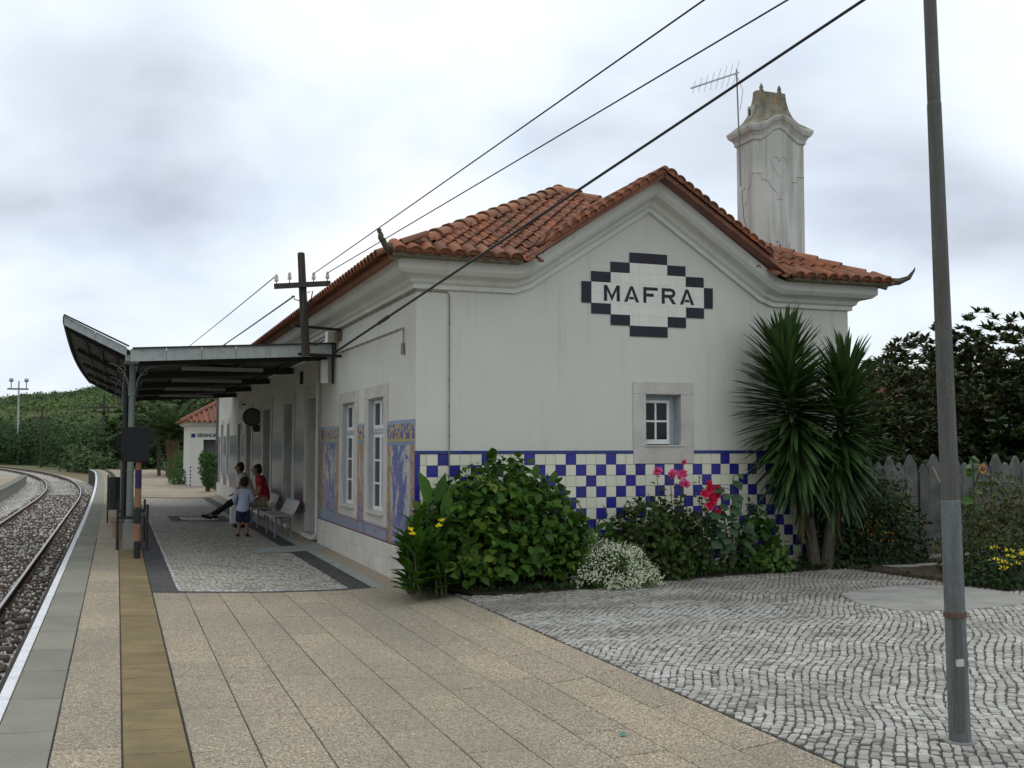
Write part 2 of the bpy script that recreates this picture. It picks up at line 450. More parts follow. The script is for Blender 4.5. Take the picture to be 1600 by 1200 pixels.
M['steel_grey'] = mat('painted_steel', (0.24, 0.27, 0.25), (0.19, 0.21, 0.20), rough=0.5, metal=0.1, scale=2.5, stretch=(3, 3, 0.4), dirt=(0.20, 0.12, 0.07), dlo=0.63, dhi=0.8, dscale=5)
M['fascia'] = mat('canopy_fascia', (0.44, 0.48, 0.46), (0.35, 0.39, 0.38), rough=0.6, scale=3, stretch=(4, 4, 1), rand=0.06, dirt=(0.17, 0.17, 0.15), dlo=0.6, dhi=0.8, dscale=4)
M['sheet'] = mat('corrugated_sheet', (0.15, 0.15, 0.13), (0.10, 0.10, 0.085), rough=0.8, scale=1.3, dirt=(0.12, 0.09, 0.06), dlo=0.62, dhi=0.85, dscale=2)
M['iron'] = mat('dark_iron', (0.035, 0.037, 0.037), (0.025, 0.026, 0.026), rough=0.6, scale=6)
M['black'] = mat('black_board', (0.009, 0.010, 0.014), (0.007, 0.008, 0.011), rough=0.6, scale=3)
M['orange'] = mat('orange_paint', (0.34, 0.17, 0.085), (0.25, 0.14, 0.08), rough=0.6, scale=8)
M['purple'] = mat('purple_band', (0.045, 0.028, 0.10), (0.035, 0.024, 0.08), rough=0.6, scale=8)
M['wood'] = mat('tarred_wood', (0.075, 0.066, 0.055), (0.045, 0.04, 0.034), rough=0.9, scale=6, stretch=(5, 5, 0.4), bmp=0.4, bscale=30)
M['bench'] = mat('bench_paint', (0.34, 0.34, 0.33), (0.28, 0.28, 0.27), rough=0.5, scale=6)
M['porcelain'] = mat('porcelain', (0.66, 0.64, 0.56), (0.5, 0.48, 0.42), rough=0.3, scale=8)
M['cable'] = mat('black_cable', (0.02, 0.022, 0.022), rough=0.7)
M['greycable'] = mat('grey_cable', (0.30, 0.27, 0.23), (0.22, 0.19, 0.16), rough=0.8, scale=8)
M['lamp_old'] = mat('lamp_post_upper', (0.125, 0.125, 0.115), (0.092, 0.094, 0.09), rough=0.65, scale=4, stretch=(6, 6, 0.6), metal=0.15, bmp=0.15, dirt=(0.10, 0.07, 0.045), dlo=0.55, dhi=0.75, dscale=6)
M['lamp_zinc'] = mat('lamp_post_zinc', (0.175, 0.195, 0.20), (0.12, 0.135, 0.14), rough=0.5, scale=4, stretch=(7, 7, 0.7), metal=0.2, bmp=0.12, dirt=(0.11, 0.11, 0.095), dlo=0.55, dhi=0.8, dscale=5)
M['rust'] = mat('rust', (0.15, 0.085, 0.058), (0.10, 0.07, 0.055), rough=0.95, scale=20, bmp=0.4)
M['fence'] = mat('fence_concrete', (0.16, 0.162, 0.15), (0.085, 0.09, 0.08), rough=0.95, scale=4, bmp=0.4, bscale=35, rand=0.1, dirt=(0.075, 0.08, 0.065), dlo=0.48, dhi=0.72, dscale=3)
M['bark'] = mat('bark', (0.12, 0.10, 0.075), (0.07, 0.06, 0.045), rough=0.95, scale=10, stretch=(1, 1, 0.3), bmp=0.8, bscale=20)
M['stem'] = mat('green_stem', (0.06, 0.09, 0.03), (0.05, 0.06, 0.025), rough=0.8)
M['metalthin'] = mat('aluminium', (0.45, 0.46, 0.47), rough=0.45, metal=0.5)
M['hydr'] = leafmat('hydrangea_leaf', [(0.024, 0.060, 0.008), (0.042, 0.105, 0.012), (0.066, 0.148, 0.017), (0.032, 0.080, 0.010), (0.12, 0.20, 0.022)], 0.5, 0.25, 0.22)
M['hydr_yel'] = leafmat('yellow_green_leaf', [(0.13, 0.19, 0.035), (0.17, 0.21, 0.035)], 0.5, 0.25)
M['canna'] = leafmat('canna_leaf', [(0.026, 0.072, 0.010), (0.038, 0.10, 0.014), (0.055, 0.125, 0.018)], 0.4, 0.25)
M['rose'] = leafmat('rose_leaf', [(0.018, 0.045, 0.010), (0.03, 0.068, 0.012), (0.048, 0.085, 0.014), (0.06, 0.055, 0.018)], 0.5, 0.2)
M['holly'] = leafmat('hollyhock_leaf', [(0.055, 0.10, 0.05), (0.075, 0.13, 0.065)], 0.6, 0.25)
M['lime'] = leafmat('lime_leaf', [(0.10, 0.18, 0.03), (0.07, 0.14, 0.03)], 0.5, 0.3)
M['yucca'] = leafmat('yucca_blade', [(0.026, 0.058, 0.016), (0.042, 0.09, 0.024), (0.066, 0.122, 0.034)], 0.45, 0.15, 0.3)
M['yuccadry'] = leafmat('dry_yucca_blade', [(0.085, 0.075, 0.035), (0.05, 0.055, 0.025), (0.11, 0.085, 0.045)], 0.7, 0.1)
M['loquat'] = leafmat('loquat_leaf', [(0.022, 0.038, 0.016), (0.034, 0.055, 0.022), (0.05, 0.07, 0.03), (0.10, 0.075, 0.045)], 0.5, 0.15, patch=(0.045, 0.05, 0.02))
M['shrub'] = leafmat('shrub_leaf', [(0.016, 0.034, 0.012), (0.028, 0.052, 0.016), (0.036, 0.066, 0.02)], 0.55, 0.15)
M['shrub2'] = leafmat('hedge_leaf', [(0.035, 0.055, 0.018), (0.06, 0.085, 0.025), (0.085, 0.10, 0.03), (0.09, 0.07, 0.03)], 0.55, 0.2)
M['wood_far'] = leafmat('woodland_leaf', [(0.025, 0.055, 0.018), (0.038, 0.078, 0.024), (0.055, 0.10, 0.03)], 0.7, 0.15, patch=(0.022, 0.05, 0.018), pscale=0.2)
M['hill_shrub'] = leafmat('hill_shrub_leaf', [(0.055, 0.09, 0.035), (0.085, 0.125, 0.048), (0.065, 0.105, 0.04)], 0.9, 0.0)
M['vine'] = leafmat('vine_leaf', [(0.12, 0.19, 0.055), (0.15, 0.22, 0.065)], 0.9, 0.0)
M['palm'] = leafmat('palm_leaf', [(0.025, 0.055, 0.02), (0.04, 0.08, 0.027), (0.055, 0.095, 0.035)], 0.5, 0.2)
M['topiary'] = leafmat('topiary_leaf', [(0.035, 0.085, 0.022), (0.06, 0.13, 0.03), (0.05, 0.11, 0.028)], 0.5, 0.2)
def flower(name, c1, c2, em=0):
    return leafmat(name, [c1, c2], 0.6, 0.3, 0.2)
M['yel'] = flower('yellow_petal', (0.75, 0.60, 0.03), (0.85, 0.72, 0.06))
M['orangefl'] = flower('orange_petal', (0.65, 0.20, 0.03), (0.72, 0.30, 0.05))
M['pink'] = flower('pink_petal', (0.72, 0.10, 0.30), (0.80, 0.18, 0.42))
M['red'] = flower('crimson_petal', (0.78, 0.035, 0.12), (0.70, 0.05, 0.17))
M['whitefl'] = flower('white_petal', (0.80, 0.80, 0.72), (0.62, 0.64, 0.52))
M['skin'] = mat('skin', (0.30, 0.16, 0.10), (0.27, 0.14, 0.09), rough=0.6, fine=0)
M['hair'] = mat('dark_hair', (0.018, 0.013, 0.010), rough=0.7, fine=0)
M['lilac'] = mat('lilac_shirt', (0.46, 0.50, 0.66), (0.42, 0.46, 0.62), rough=0.9, fine=0)
M['navy'] = mat('navy_cloth', (0.02, 0.03, 0.065), rough=0.9, fine=0)
M['redshirt'] = mat('red_shirt', (0.33, 0.018, 0.022), (0.28, 0.016, 0.02), rough=0.9, fine=0)
M['greyshirt'] = mat('grey_shirt', (0.48, 0.48, 0.46), rough=0.9, fine=0)
M['khaki'] = mat('khaki_cloth', (0.24, 0.19, 0.13), rough=0.9, fine=0)
M['blackcloth'] = mat('black_cloth', (0.012, 0.012, 0.015), rough=0.9, fine=0)
M['teal'] = mat('teal_scrap', (0.02, 0.30, 0.24), rough=0.6, fine=0)

# painted azulejo panel: flat print on glazed tiles, laid out over the panel's own box
def azulejo(name, seed, fig=(0.05, 0.06, 0.28), narrow=False, pale=(0.43, 0.48, 0.50)):
    m, t, b = newmat(name)
    gen = t.nodes.new('ShaderNodeTexCoord').outputs['Generated']
    s = t.nodes.new('ShaderNodeSeparateXYZ'); t.links.new(gen, s.inputs[0])
    u, v = s.outputs['Y'], s.outputs['Z']
    def math_(op, a, c=None):
        n = t.nodes.new('ShaderNodeMath'); n.operation = op
        for i, x in enumerate((a, c)):
            if x is None: continue
            if hasattr(x, 'is_output'): t.links.new(x, n.inputs[i])
            else: n.inputs[i].default_value = x
        return n.outputs[0]
    ob = t.nodes.new('ShaderNodeTexCoord').outputs['Object']
    mp = t.nodes.new('ShaderNodeMapping'); mp.inputs['Location'].default_value = (seed * 3.1, seed * 1.7, seed); t.links.new(ob, mp.inputs[0])
    P = mp.outputs[0]
    mp2 = t.nodes.new('ShaderNodeMapping'); mp2.inputs['Scale'].default_value = (1, 1.15, 0.8); t.links.new(P, mp2.inputs[0])
    n_fig = noise(t, mp2.outputs[0], 3.4, 7, 0.62, 0.8)
    cu = math_('ABSOLUTE', math_('SUBTRACT', u, 0.5))
    base = rmp(t, noise(t, P, 6, 4), [(0.35, pale), (0.7, (0.54, 0.56, 0.54))])
    fm = rmp(t, math_('ADD', n_fig, math_('MULTIPLY', cu, -0.38)), [(0.38, g(0)), (0.46, g(0.9))])
    col = mixc(t, fm, base, mixc(t, noise(t, P, 30, 3), fig, tuple(1.5 * c for c in fig)))
    # ground in deep blue at the foot of the picture
    low = rmp(t, math_('ADD', v, math_('MULTIPLY', noise(t, P, 7, 4), 0.25)), [(0.26, g(0.8)), (0.40, g(0))])
    col = mixc(t, low, col, rmp(t, noise(t, P, 14, 4), [(0.4, (0.10, 0.10, 0.34)), (0.6, (0.40, 0.36, 0.42))]))
    # side columns in orange and rose
    wn = math_('MULTIPLY', math_('SUBTRACT', noise(t, P, 8, 3), 0.5), 0.10)
    edge = 0.27 if narrow else 0.33
    side = rmp(t, math_('ADD', cu, wn), [(edge, g(0)), (edge + 0.04, g(1))])
    sc = rmp(t, noise(t, P, 16, 4, 0.6), [(0.36, (0.12, 0.11, 0.24)), (0.44, (0.36, 0.16, 0.08)), (0.54, (0.46, 0.26, 0.13)), (0.64, (0.44, 0.42, 0.38)), (0.72, (0.44, 0.26, 0.04))])
    col = mixc(t, side, col, sc)
    # top frieze: navy ground, gold scrolls
    tv = voro(t, P, 15, 'F1', 'Distance')
    fr = rmp(t, tv, [(0.18, (0.60, 0.36, 0.06)), (0.42, (0.52, 0.34, 0.12)), (0.55, (0.03, 0.04, 0.20)), (0.8, (0.05, 0.06, 0.28))])
    top = rmp(t, v, [(0.835, g(0)), (0.84, g(1))], 'CONSTANT')
    col = mixc(t, top, col, fr)
    band = rmp(t, v, [(0.0, g(0)), (0.80, g(1)), (0.832, g(0)), (0.965, g(1))], 'CONSTANT')
    col = mixc(t, band, col, (0.20, 0.27, 0.40))
    gold = rmp(t, v, [(0.0, g(0)), (0.832, g(1)), (0.845, g(0))], 'CONSTANT')
    col = mixc(t, gold, col, (0.50, 0.34, 0.07))
    # tile grid
    br = t.nodes.new('ShaderNodeTexBrick'); br.offset = 0.0
    for k, x in (('Scale', 1.0), ('Mortar Size', 0.003), ('Brick Width', 0.135), ('Row Height', 0.135)): br.inputs[k].default_value = x
    cx = t.nodes.new('ShaderNodeCombineXYZ'); so_ = t.nodes.new('ShaderNodeSeparateXYZ'); t.links.new(ob, so_.inputs[0])
    t.links.new(so_.outputs['Y'], cx.inputs[0]); t.links.new(so_.outputs['Z'], cx.inputs[1]); t.links.new(cx.outputs[0], br.inputs['Vector'])
    col = mixc(t, br.outputs['Fac'], col, tuple(0.6 * c for c in pale))
    t.links.new(col, b.inputs['Base Color'])
    b.inputs['Roughness'].default_value = 0.25
    bump(t, b, br.outputs['Fac'], -0.3, 0.003)
    return m
M['az1'] = azulejo('azulejo_reeds', 1.0, (0.045, 0.055, 0.27))
M['az2'] = azulejo('azulejo_narrow', 2.3, (0.30, 0.14, 0.09), True)
M['az3'] = azulejo('azulejo_figure', 4.1, (0.05, 0.05, 0.22))
def azulejo_dark(name):  # tile print in bands, dark top also adding canopy shade to the colour
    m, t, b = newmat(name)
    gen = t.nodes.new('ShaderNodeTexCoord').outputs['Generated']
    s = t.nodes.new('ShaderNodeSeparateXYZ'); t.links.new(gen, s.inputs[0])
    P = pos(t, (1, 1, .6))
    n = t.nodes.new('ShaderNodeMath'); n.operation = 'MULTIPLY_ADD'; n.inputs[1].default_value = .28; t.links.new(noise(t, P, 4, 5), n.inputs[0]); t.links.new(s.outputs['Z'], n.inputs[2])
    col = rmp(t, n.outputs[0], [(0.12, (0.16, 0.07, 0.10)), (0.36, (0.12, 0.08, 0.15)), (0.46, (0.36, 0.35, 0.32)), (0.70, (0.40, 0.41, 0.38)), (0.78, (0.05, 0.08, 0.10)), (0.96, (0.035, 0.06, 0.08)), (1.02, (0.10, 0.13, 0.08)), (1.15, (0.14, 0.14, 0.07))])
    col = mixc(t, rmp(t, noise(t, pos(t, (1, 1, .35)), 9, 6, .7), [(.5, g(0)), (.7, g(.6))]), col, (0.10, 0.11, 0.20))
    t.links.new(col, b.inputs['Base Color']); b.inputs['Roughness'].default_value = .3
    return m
M['az4'] = azulejo_dark('azulejo_dark_top')
M['az5'] = azulejo('azulejo_green', 6.4, (0.04, 0.10, 0.13), False, (0.40, 0.42, 0.42))
M['az_band'] = mat('azulejo_band', (0.30, 0.34, 0.42), (0.24, 0.28, 0.38), rough=0.3, scale=8)
M['az_pink'] = mat('azulejo_rose_line', (0.36, 0.08, 0.20), (0.28, 0.07, 0.18), rough=0.3, scale=8)
# ------------------------------------------------------------------ ground levels and the curve of the line
def gz(x, y=0.0):
    z = float(np.interp(x, [-0.75, 0.30, 1.60, 2.40, 2.95, 3.47, 4.6, 30], [0.03, -0.012, -0.075, -0.088, -0.072, -0.022, 0.006, 0.006]))
    return z * float(np.interp(y, [35, 60], [1, 0]))
def bend(y):       # sideways shift of the track
    return -max(0.0, y - 50.0) ** 2 / (2 * 345.0)
def pbend(y):      # platform edge eases in earlier
    return -max(0.0, y - 22.0) ** 2 / (2 * 2050.0) - max(0, y - 68) ** 2 / 420
def strip(name, m, xs, ys, zf, xb, kind='structure', parent=None, thick=0.0):
    b = MB()
    n = len(xs)
    vs = [(x + xb(y), y, zf(x, y)) for y in ys for x in xs]
    fs = [(j * n + i, j * n + i + 1, (j + 1) * n + i + 1, (j + 1) * n + i) for j in range(len(ys) - 1) for i in range(n - 1)]
    b.add(vs, fs)
    return b.build(name, m, parent, kind=kind if not parent else None)

# terrain to the horizon, track level
tb = MB()
R0 = [0, 60, 150, 400, 1200, 3500]
tb.add([(-3500, -3500, -1.06), (3500, -3500, -1.06), (3500, 3500, -1.06), (-3500, 3500, -1.06)], [(0, 1, 2, 3)])
tb.build('terrain', M['terrain'], kind='structure')

# hill behind the line
def hill_h(x, y):
    # ridge climbing to the right, with the slope facing the station
    top = 21.0 + (x + 47) * 0.185
    top = max(8.0, min(46.0, top))
    d = (y - 170) / (520 - 170)
    d = max(0.0, min(1.0, d))
    s = d ** 0.9
    f = max(0.0, 1 - max(0, y - 520) / 700.0)
    bumpy = 1.1 * math.sin(x * 0.06 + y * 0.013) + 0.7 * math.sin(x * 0.17 + 1.3) * d + 0.8 * math.sin(y * 0.045 + x * 0.02)
    return -1.2 + (top + 1.2) * s * f + bumpy * s
hb = MB()
hx = np.arange(-420, 521, 9.4); hy = np.concatenate([np.arange(165, 530, 9), np.arange(540, 1200, 45)])
nx = len(hx)
hb.add([(x, y, hill_h(x, y)) for y in hy for x in hx], [(j * nx + i, j * nx + i + 1, (j + 1) * nx + i + 1, (j + 1) * nx + i) for j in range(len(hy) - 1) for i in range(nx - 1)])
def hillmat():
    m, t, b = newmat('hillside')
    p = pos(t)
    col = rmp(t, noise(t, p, 0.022, 6, 0.6, 0.6), [(0.34, (0.05, 0.075, 0.03)), (0.46, (0.085, 0.11, 0.045)), (0.58, (0.12, 0.13, 0.06)), (0.7, (0.06, 0.085, 0.034))])
    col = mixc(t, rmp(t, noise(t, p, 0.2, 5, 0.7), [(0.48, g(0)), (0.6, g(0.7))]), col, (0.035, 0.06, 0.022))
    t.links.new(col, b.inputs['Base Color']); b.inputs['Roughness'].default_value = 1.0
    b.inputs['Specular IOR Level'].default_value = 0.0
    return m
hb.build('hill', hillmat(), smooth=True, kind='structure')

# ballast bed with a shoulder each side, following the bend
YS = list(np.concatenate([np.arange(-6, 50, 2.0), np.arange(50, 215, 3.0)]))
strip('track_bed', M['ballast_bed'], [-13, -9.5, -5.0, -4.0, -3.6, -1.3, -0.9, -0.55], YS, lambda x, y: {-13: -1.03, -9.5: -1.0, -5.0: -1.0}.get(x, -0.945 if -4.1 < x < -0.8 else -1.0) if y < 70 else -0.96, bend)
# dirt strip right of the line past the platform end
strip('dirt_verge', mat('dirt_verge', (0.20, 0.15, 0.085), (0.14, 0.12, 0.06), rough=1, scale=0.8, bmp=0.5), [-1.0, 6.0], list(np.arange(76, 130, 6.0)), lambda x, y: -0.98, bend)

# railway track: rails and sleepers
track = thing('railway_track', 'single railway track with rusty rails on grey ballast, curving away to the left', 'railway track', (-2.46, 14, -0.95))
def railpts(x0, z, step=2.0):
    return [(x0 + bend(y), y, z) for y in np.concatenate([np.arange(-6, 50, 4.0), np.arange(50, 230, 2.5)])]
def sweep(profile, pts):
    b = MB(); n = len(profile)
    vs = []
    for i, p in enumerate(pts):
        a = Vector(pts[max(0, i - 1)]); c = Vector(pts[min(len(pts) - 1, i + 1)])
        d = (c - a).normalized(); rt = Vector((d.y, -d.x, 0))
        vs += [Vector(p) + rt * u + Vector((0, 0, v)) for u, v in profile]
    fs = [(i * n + k, i * n + (k + 1) % n, (i + 1) * n + (k + 1) % n, (i + 1) * n + k) for i in range(len(pts) - 1) for k in range(n)]
    fs += [tuple(range(n - 1, -1, -1)), tuple((len(pts) - 1) * n + k for k in range(n))]
    return b.add(vs, fs)
for x0 in (-1.57, -3.31):
    r = sweep([(-0.07, -0.16), (0.07, -0.16), (0.07, -0.145), (0.012, -0.125), (0.012, -0.045), (0.033, -0.03), (0.033, -0.006), (-0.033, -0.006), (-0.033, -0.03), (-0.012, -0.045), (-0.012, -0.125), (-0.07, -0.145)], railpts(x0, -0.75)).build('rail', M['rail_rust'], track)
    sweep([(-0.026, -0.0055), (0.026, -0.0055), (0.024, 0.0), (-0.024, 0.0)], railpts(x0, -0.75)).build('rail_head', M['rail_head'], r)
sl = MB().cbox(-1.3, 1.3, -0.13, 0.13, -0.16, 0.0, 0.02).mesh('sleeper', M['sleeper'])
ys = np.arange(4, 60, 0.6)
for y in ys:
    o = link('sleeper', sl, track)
    o.location = Vector((-2.44 + bend(y) + rnd.uniform(-.02, .02), y, -0.893 + rnd.uniform(-.006, .006))) - W[track.name]
    o.rotation_euler = (0, 0, rnd.uniform(-.012, .012))
# loose ballast stones
def stones(name, n, fx, m, s0, s1, parent=None, label=None):
    oc = np.array([(1, 0, 0), (-1, 0, 0), (0, 1, 0), (0, -1, 0), (0, 0, .8), (0, 0, -.6)], float)
    of = np.array([(0, 2, 4), (2, 1, 4), (1, 3, 4), (3, 0, 4), (2, 0, 5), (1, 2, 5), (3, 1, 5), (0, 3, 5)])
    P = fx(n)
    sz = nr.uniform(s0, s1, (n, 1, 1))
    v = oc[None] * (1 + nr.uniform(-.35, .35, (n, 6, 3))) * sz
    a = nr.uniform(0, 2 * PI, n); ca, sa = np.cos(a)[:, None], np.sin(a)[:, None]
    v = np.stack([v[..., 0] * ca - v[..., 1] * sa, v[..., 0] * sa + v[..., 1] * ca, v[..., 2]], -1) + P[:, None, :]
    f = (of[None] + (np.arange(n) * 6)[:, None, None]).reshape(-1, 3)
    o = link(name, fastmesh(name, v.reshape(-1, 3), f, m), parent)
    o['kind'] = 'stuff'
    if label: o['label'] = label
    return o
def bal(n):
    y = 7 + (nr.random_sample(n) ** 1.9) * 78
    x = nr.uniform(-6.2, -0.74, n)
    z = np.where((x > -3.8) & (x < -1.2), -0.925, -0.965) + nr.uniform(-.025, .03, n)
    slp = (np.abs((y - 4 + 0.3) % 0.6 - 0.3) < 0.13) & (np.abs(x + 2.485) < 1.2) & (nr.random_sample(n) < 0.8)
    z = np.where(slp, z - 0.05, z)
    x = x + np.array([bend(v) for v in y])
    return np.stack([x, y, z], 1)
stones('ballast', 42000, bal, M['ballast'], 0.022, 0.05, label='grey crushed stone ballast around the rails')
def balr(n):
    y = 6 + (nr.random_sample(n) ** 1.7) * 120
    x = nr.choice([-1.57, -3.31], n) + nr.normal(0, .16, n) + nr.choice([0.14, -.10], n)
    z = -0.915 + nr.uniform(-.03, .02, n)
    return np.stack([x + np.array([bend(v) for v in y]), y, z], 1)
stones('rusty_ballast', 5000, balr, M['ballast_rust'], 0.02, 0.042, label='rust brown stained ballast beside the rails')

# ------------------------------------------------------------------ platform
plat = MB()
ysP = list(np.concatenate([np.arange(-8, 22, 5.0), np.arange(22, 81, 2.5)]))
xsP = [-0.70, -0.3, 0.3, 1.0, 1.6, 2.4, 2.95, 3.47]
nP = len(xsP)
vs = [((x + pbend(y)) if x < 0.4 else x, y, gz(x, y) - 0.007) for y in ysP for x in xsP]
fs = [(j * nP + i, j * nP + i + 1, (j + 1) * nP + i + 1, (j + 1) * nP + i) for j in range(len(ysP) - 1) for i in range(nP - 1)]
k0 = len(vs)
vs += [(-0.665 + pbend(y), y, -1.05) for y in ysP]
fs += [(j * nP, (j + 1) * nP, k0 + j + 1, k0 + j) for j in range(len(ysP) - 1)]
le = len(ysP) - 1
vs += [(3.47, ysP[-1], -1.05)]
fs += [tuple([le * nP + i for i in range(nP)] + [len(vs) - 1, k0 + le])]
plat.add(vs, fs)
platform = plat.build('platform', M['joint'], kind='structure')
# concrete coping under the edge slabs
def slab(name, m, x0, x1, y0, y1, dz=0.0, gap=0.007, th=0.05, bow=pbend):
    b = MB()
    g2 = gap / 2; gy_ = g2 * rnd.choice([.45, .7, 1.0, 1.7]) if name == 'paving_slab' else g2 * 1.2
    x0, x1, y0, y1 = x0 + g2 * rnd.uniform(.6, 1.2), x1 - g2 * rnd.uniform(.6, 1.2), y0 + gy_, y1 - gy_
    c = 0.004
    P = lambda x, y, z: (x + bow((y0 + y1) / 2 if False else y), y, gz(x, y) + z)
    top = [(x0 + c, y0 + c), (x1 - c, y0 + c), (x1 - c, y1 - c), (x0 + c, y1 - c)]
    bas = [(x0, y0), (x1, y0), (x1, y1), (x0, y1)]
    tl = [rnd.uniform(-.0015, .0015) for _ in range(4)]
    v = [P(x, y, dz - th) for x, y in bas] + [P(x, y, dz - c) for x, y in bas] + [P(x, y, dz + t) for (x, y), t in zip(top, tl)]
    f = [(0, 1, 5, 4), (1, 2, 6, 5), (2, 3, 7, 6), (3, 0, 4, 7), (4, 5, 9, 8), (5, 6, 10, 9), (6, 7, 11, 10), (7, 4, 8, 11), (8, 9, 10, 11)]
    b.add(v, f)
    o = b.build(name, m, platform)
    return o
def lengths(y0, y1, opts):
    r = [y0]
    while r[-1] < y1 - 0.05:
        r.append(min(y1, r[-1] + rnd.choice(opts)))
    return r
NB = lambda y: 0.0
X = lambda x: x * (1.6 - gz(x)) / 1.6
YE = 20.0
for a, b_ in zip(*(lambda l: (l[:-1], l[1:]))(lengths(2.2, YE, [0.85, 0.85, 0.9]))):
    slab('edge_slab', M['grey_slab'], -0.595, -0.295, a, b_)
    slab('white_edge_line', M['white_line'], -0.668, -0.598, a, b_, 0.003, 0.002)
l = lengths(2.2, YE, [1.0, 0.5, 1.5, 1.0])
for a, b_ in zip(l[:-1], l[1:]): slab('paving_slab', M['slab'], -0.292, 0.056, a, b_)
l = lengths(2.2, YE, [0.5, 0.5, 0.45])
for a, b_ in zip(l[:-1], l[1:]): slab('tactile_slab', M['yellow_slab'], 0.060, 0.392, a, b_, -0.001, 0.004)
colx = [X(0.397 + 0.3365 * i) for i in range(10)]
colx[-1] = 3.485
PANEL_Y0 = 12.62
for i in range(9):
    st = 2.0 + rnd.uniform(0, 0.9)
    ye = PANEL_Y0 if i < 8 else PANEL_Y0
    l = [1.0] + lengths(st, ye, [1.0, 1.0, 0.5, 1.5])
    for a, b_ in zip(l[:-1], l[1:]):
        slab('paving_slab', M['slab'], colx[i], colx[i + 1], a, b_, bow=NB)
# farther on the joints are finer than the picture shows: one sheet per strip
def far(name, m, x0, x1, y0, y1, bow, dz=0.0, nxs=3):
    xs = sorted(set([round(v, 4) for v in np.linspace(x0, x1, nxs)] + [k_ for k_ in (.30, 1.60, 2.40, 2.95) if x0 < k_ < x1])); nxs = len(xs); yy = list(np.arange(y0, y1, 2.0)) + [y1]
    b = MB()
    b.add([(x + bow(y), y, gz(x, y) + dz) for y in yy for x in xs], [(j * nxs + i, j * nxs + i + 1, (j + 1) * nxs + i + 1, (j + 1) * nxs + i) for j in range(len(yy) - 1) for i in range(nxs - 1)])
    o = b.build(name, m, platform); o['kind'] = 'stuff'
    return o
far('edge_paving', M['grey_slab'], -0.595, -0.295, YE, 80, pbend)
far('white_edge_line', M['white_line'], -0.668, -0.595, YE, 80, pbend, 0.003, 2)
far('far_paving', M['slab'], -0.295, 0.058, YE, 80, pbend)
far('tactile_paving', M['yellow_slab'], 0.058, 0.395, YE, 36.5, pbend)
far('far_paving', M['slab'], 0.33, 3.47, 36.52, 80, lambda y: pbend(y) * (1 if y > 36 else 0), 0.004, 8)
# cobbled panel under the canopy: dark border, light field, pale rule
PX0, PX1 = 0.40, 2.93
far('cobbled_panel', M['cob_light'], PX0 + 0.29, 2.62, PANEL_Y0 + 0.17, 36.2, NB, -0.002, 10)
far('dark_cobble_border', M['cob_dark'], PX0, PX0 + 0.275, PANEL_Y0 + 0.14, 36.5, NB, 0.0, 3)
far('white_cobble_rule', M['cob_white'], PX0 + 0.275, PX0 + 0.315, PANEL_Y0 + 0.145, 36.2, NB, 0.002, 2)
far('white_cobble_rule', M['cob_white'], PX0 + 0.315, 2.60, PANEL_Y0 + 0.12, PANEL_Y0 + 0.21, NB, 0.002, 10)
far('dark_cobble_border', M['cob_dark'], PX0, 2.93, PANEL_Y0 + 0.005, PANEL_Y0 + 0.12, NB, 0.001, 12)
far('dark_cobble_border', M['cob_dark'], 2.61, 2.86, PANEL_Y0 + 0.12, 36.5, NB, 0.0, 3)
far('drain_kerb', M['greydrain'], 2.87, 3.0, PANEL_Y0 + 0.0, 36.5, NB, 0.002, 2)
far('wall_foot_paving', M['slab'], 3.003, 3.485, PANEL_Y0 + 0.0, 40, NB, 0.0, 3)
o = far('doorstep_path', M['greydrain'], 2.08, 3.30, 17.35, 18.35, NB, 0.006, 5)
# dark frame with light centre set in the cobbles
for (x0, x1, y0, y1) in ((1.15, 2.45, 25.0, 25.35), (1.15, 2.45, 26.6, 26.95), (1.15, 1.4, 25.35, 26.6), (2.2, 2.45, 25.35, 26.6)):
    far('dark_cobble_frame', M['cob_dark'], x0, x1, y0, y1, NB, 0.004, 3)
far('white_cobble_centre', M['cob_white'], 1.4, 2.2, 25.35, 26.6, NB, 0.004, 3)

# ------------------------------------------------------------------ station yard, cobbles, soil bed
yb = MB()
yb.add([(3.47, -15, -0.035), (70, -15, -0.035), (70, 84, -0.035), (3.47, 84, -0.035), (3.47, 84, -1.06), (70, 84, -1.06)], [(0, 1, 2, 3), (3, 2, 5, 4)])
yb.build('yard_ground', M['joint'], kind='structure')
bedx = [3.3, 3.6, 4.3, 5.0, 6.0, 7.0, 8.2, 9.3, 10.4, 11.2]
bedy = [12.0, 11.28, 11.02, 11.05, 11.40, 11.52, 11.62, 11.55, 11.75, 11.2]
def bed_y(x): return float(np.interp(x, [3.3, 3.6, 4.3, 5.0, 6.0, 7.0, 8.2, 8.95, 9.08, 9.16, 14], [11.9, 11.18, 10.98, 11.05, 11.42, 11.55, 11.66, 11.75, 10.6, 9.3, 8.6]))
sb = MB()
xs = np.linspace(3.3, 14, 60)
n = len(xs)
sb.add([(x, bed_y(x), 0.0) for x in xs] + [(x, min(bed_y(x) + 0.15, 12.2), 0.05 + 0.015 * math.sin(x * 9)) for x in xs] + [(x, 13.0, 0.05) for x in xs],
       [(k * n + i, k * n + i + 1, (k + 1) * n + i + 1, (k + 1) * n + i) for k in range(2) for i in range(n - 1)])
sb.build('garden_soil', M['soil'], kind='structure')
yard = thing('cobble_yard', None, None, (6, 8, 0)); yard['kind'] = 'structure'
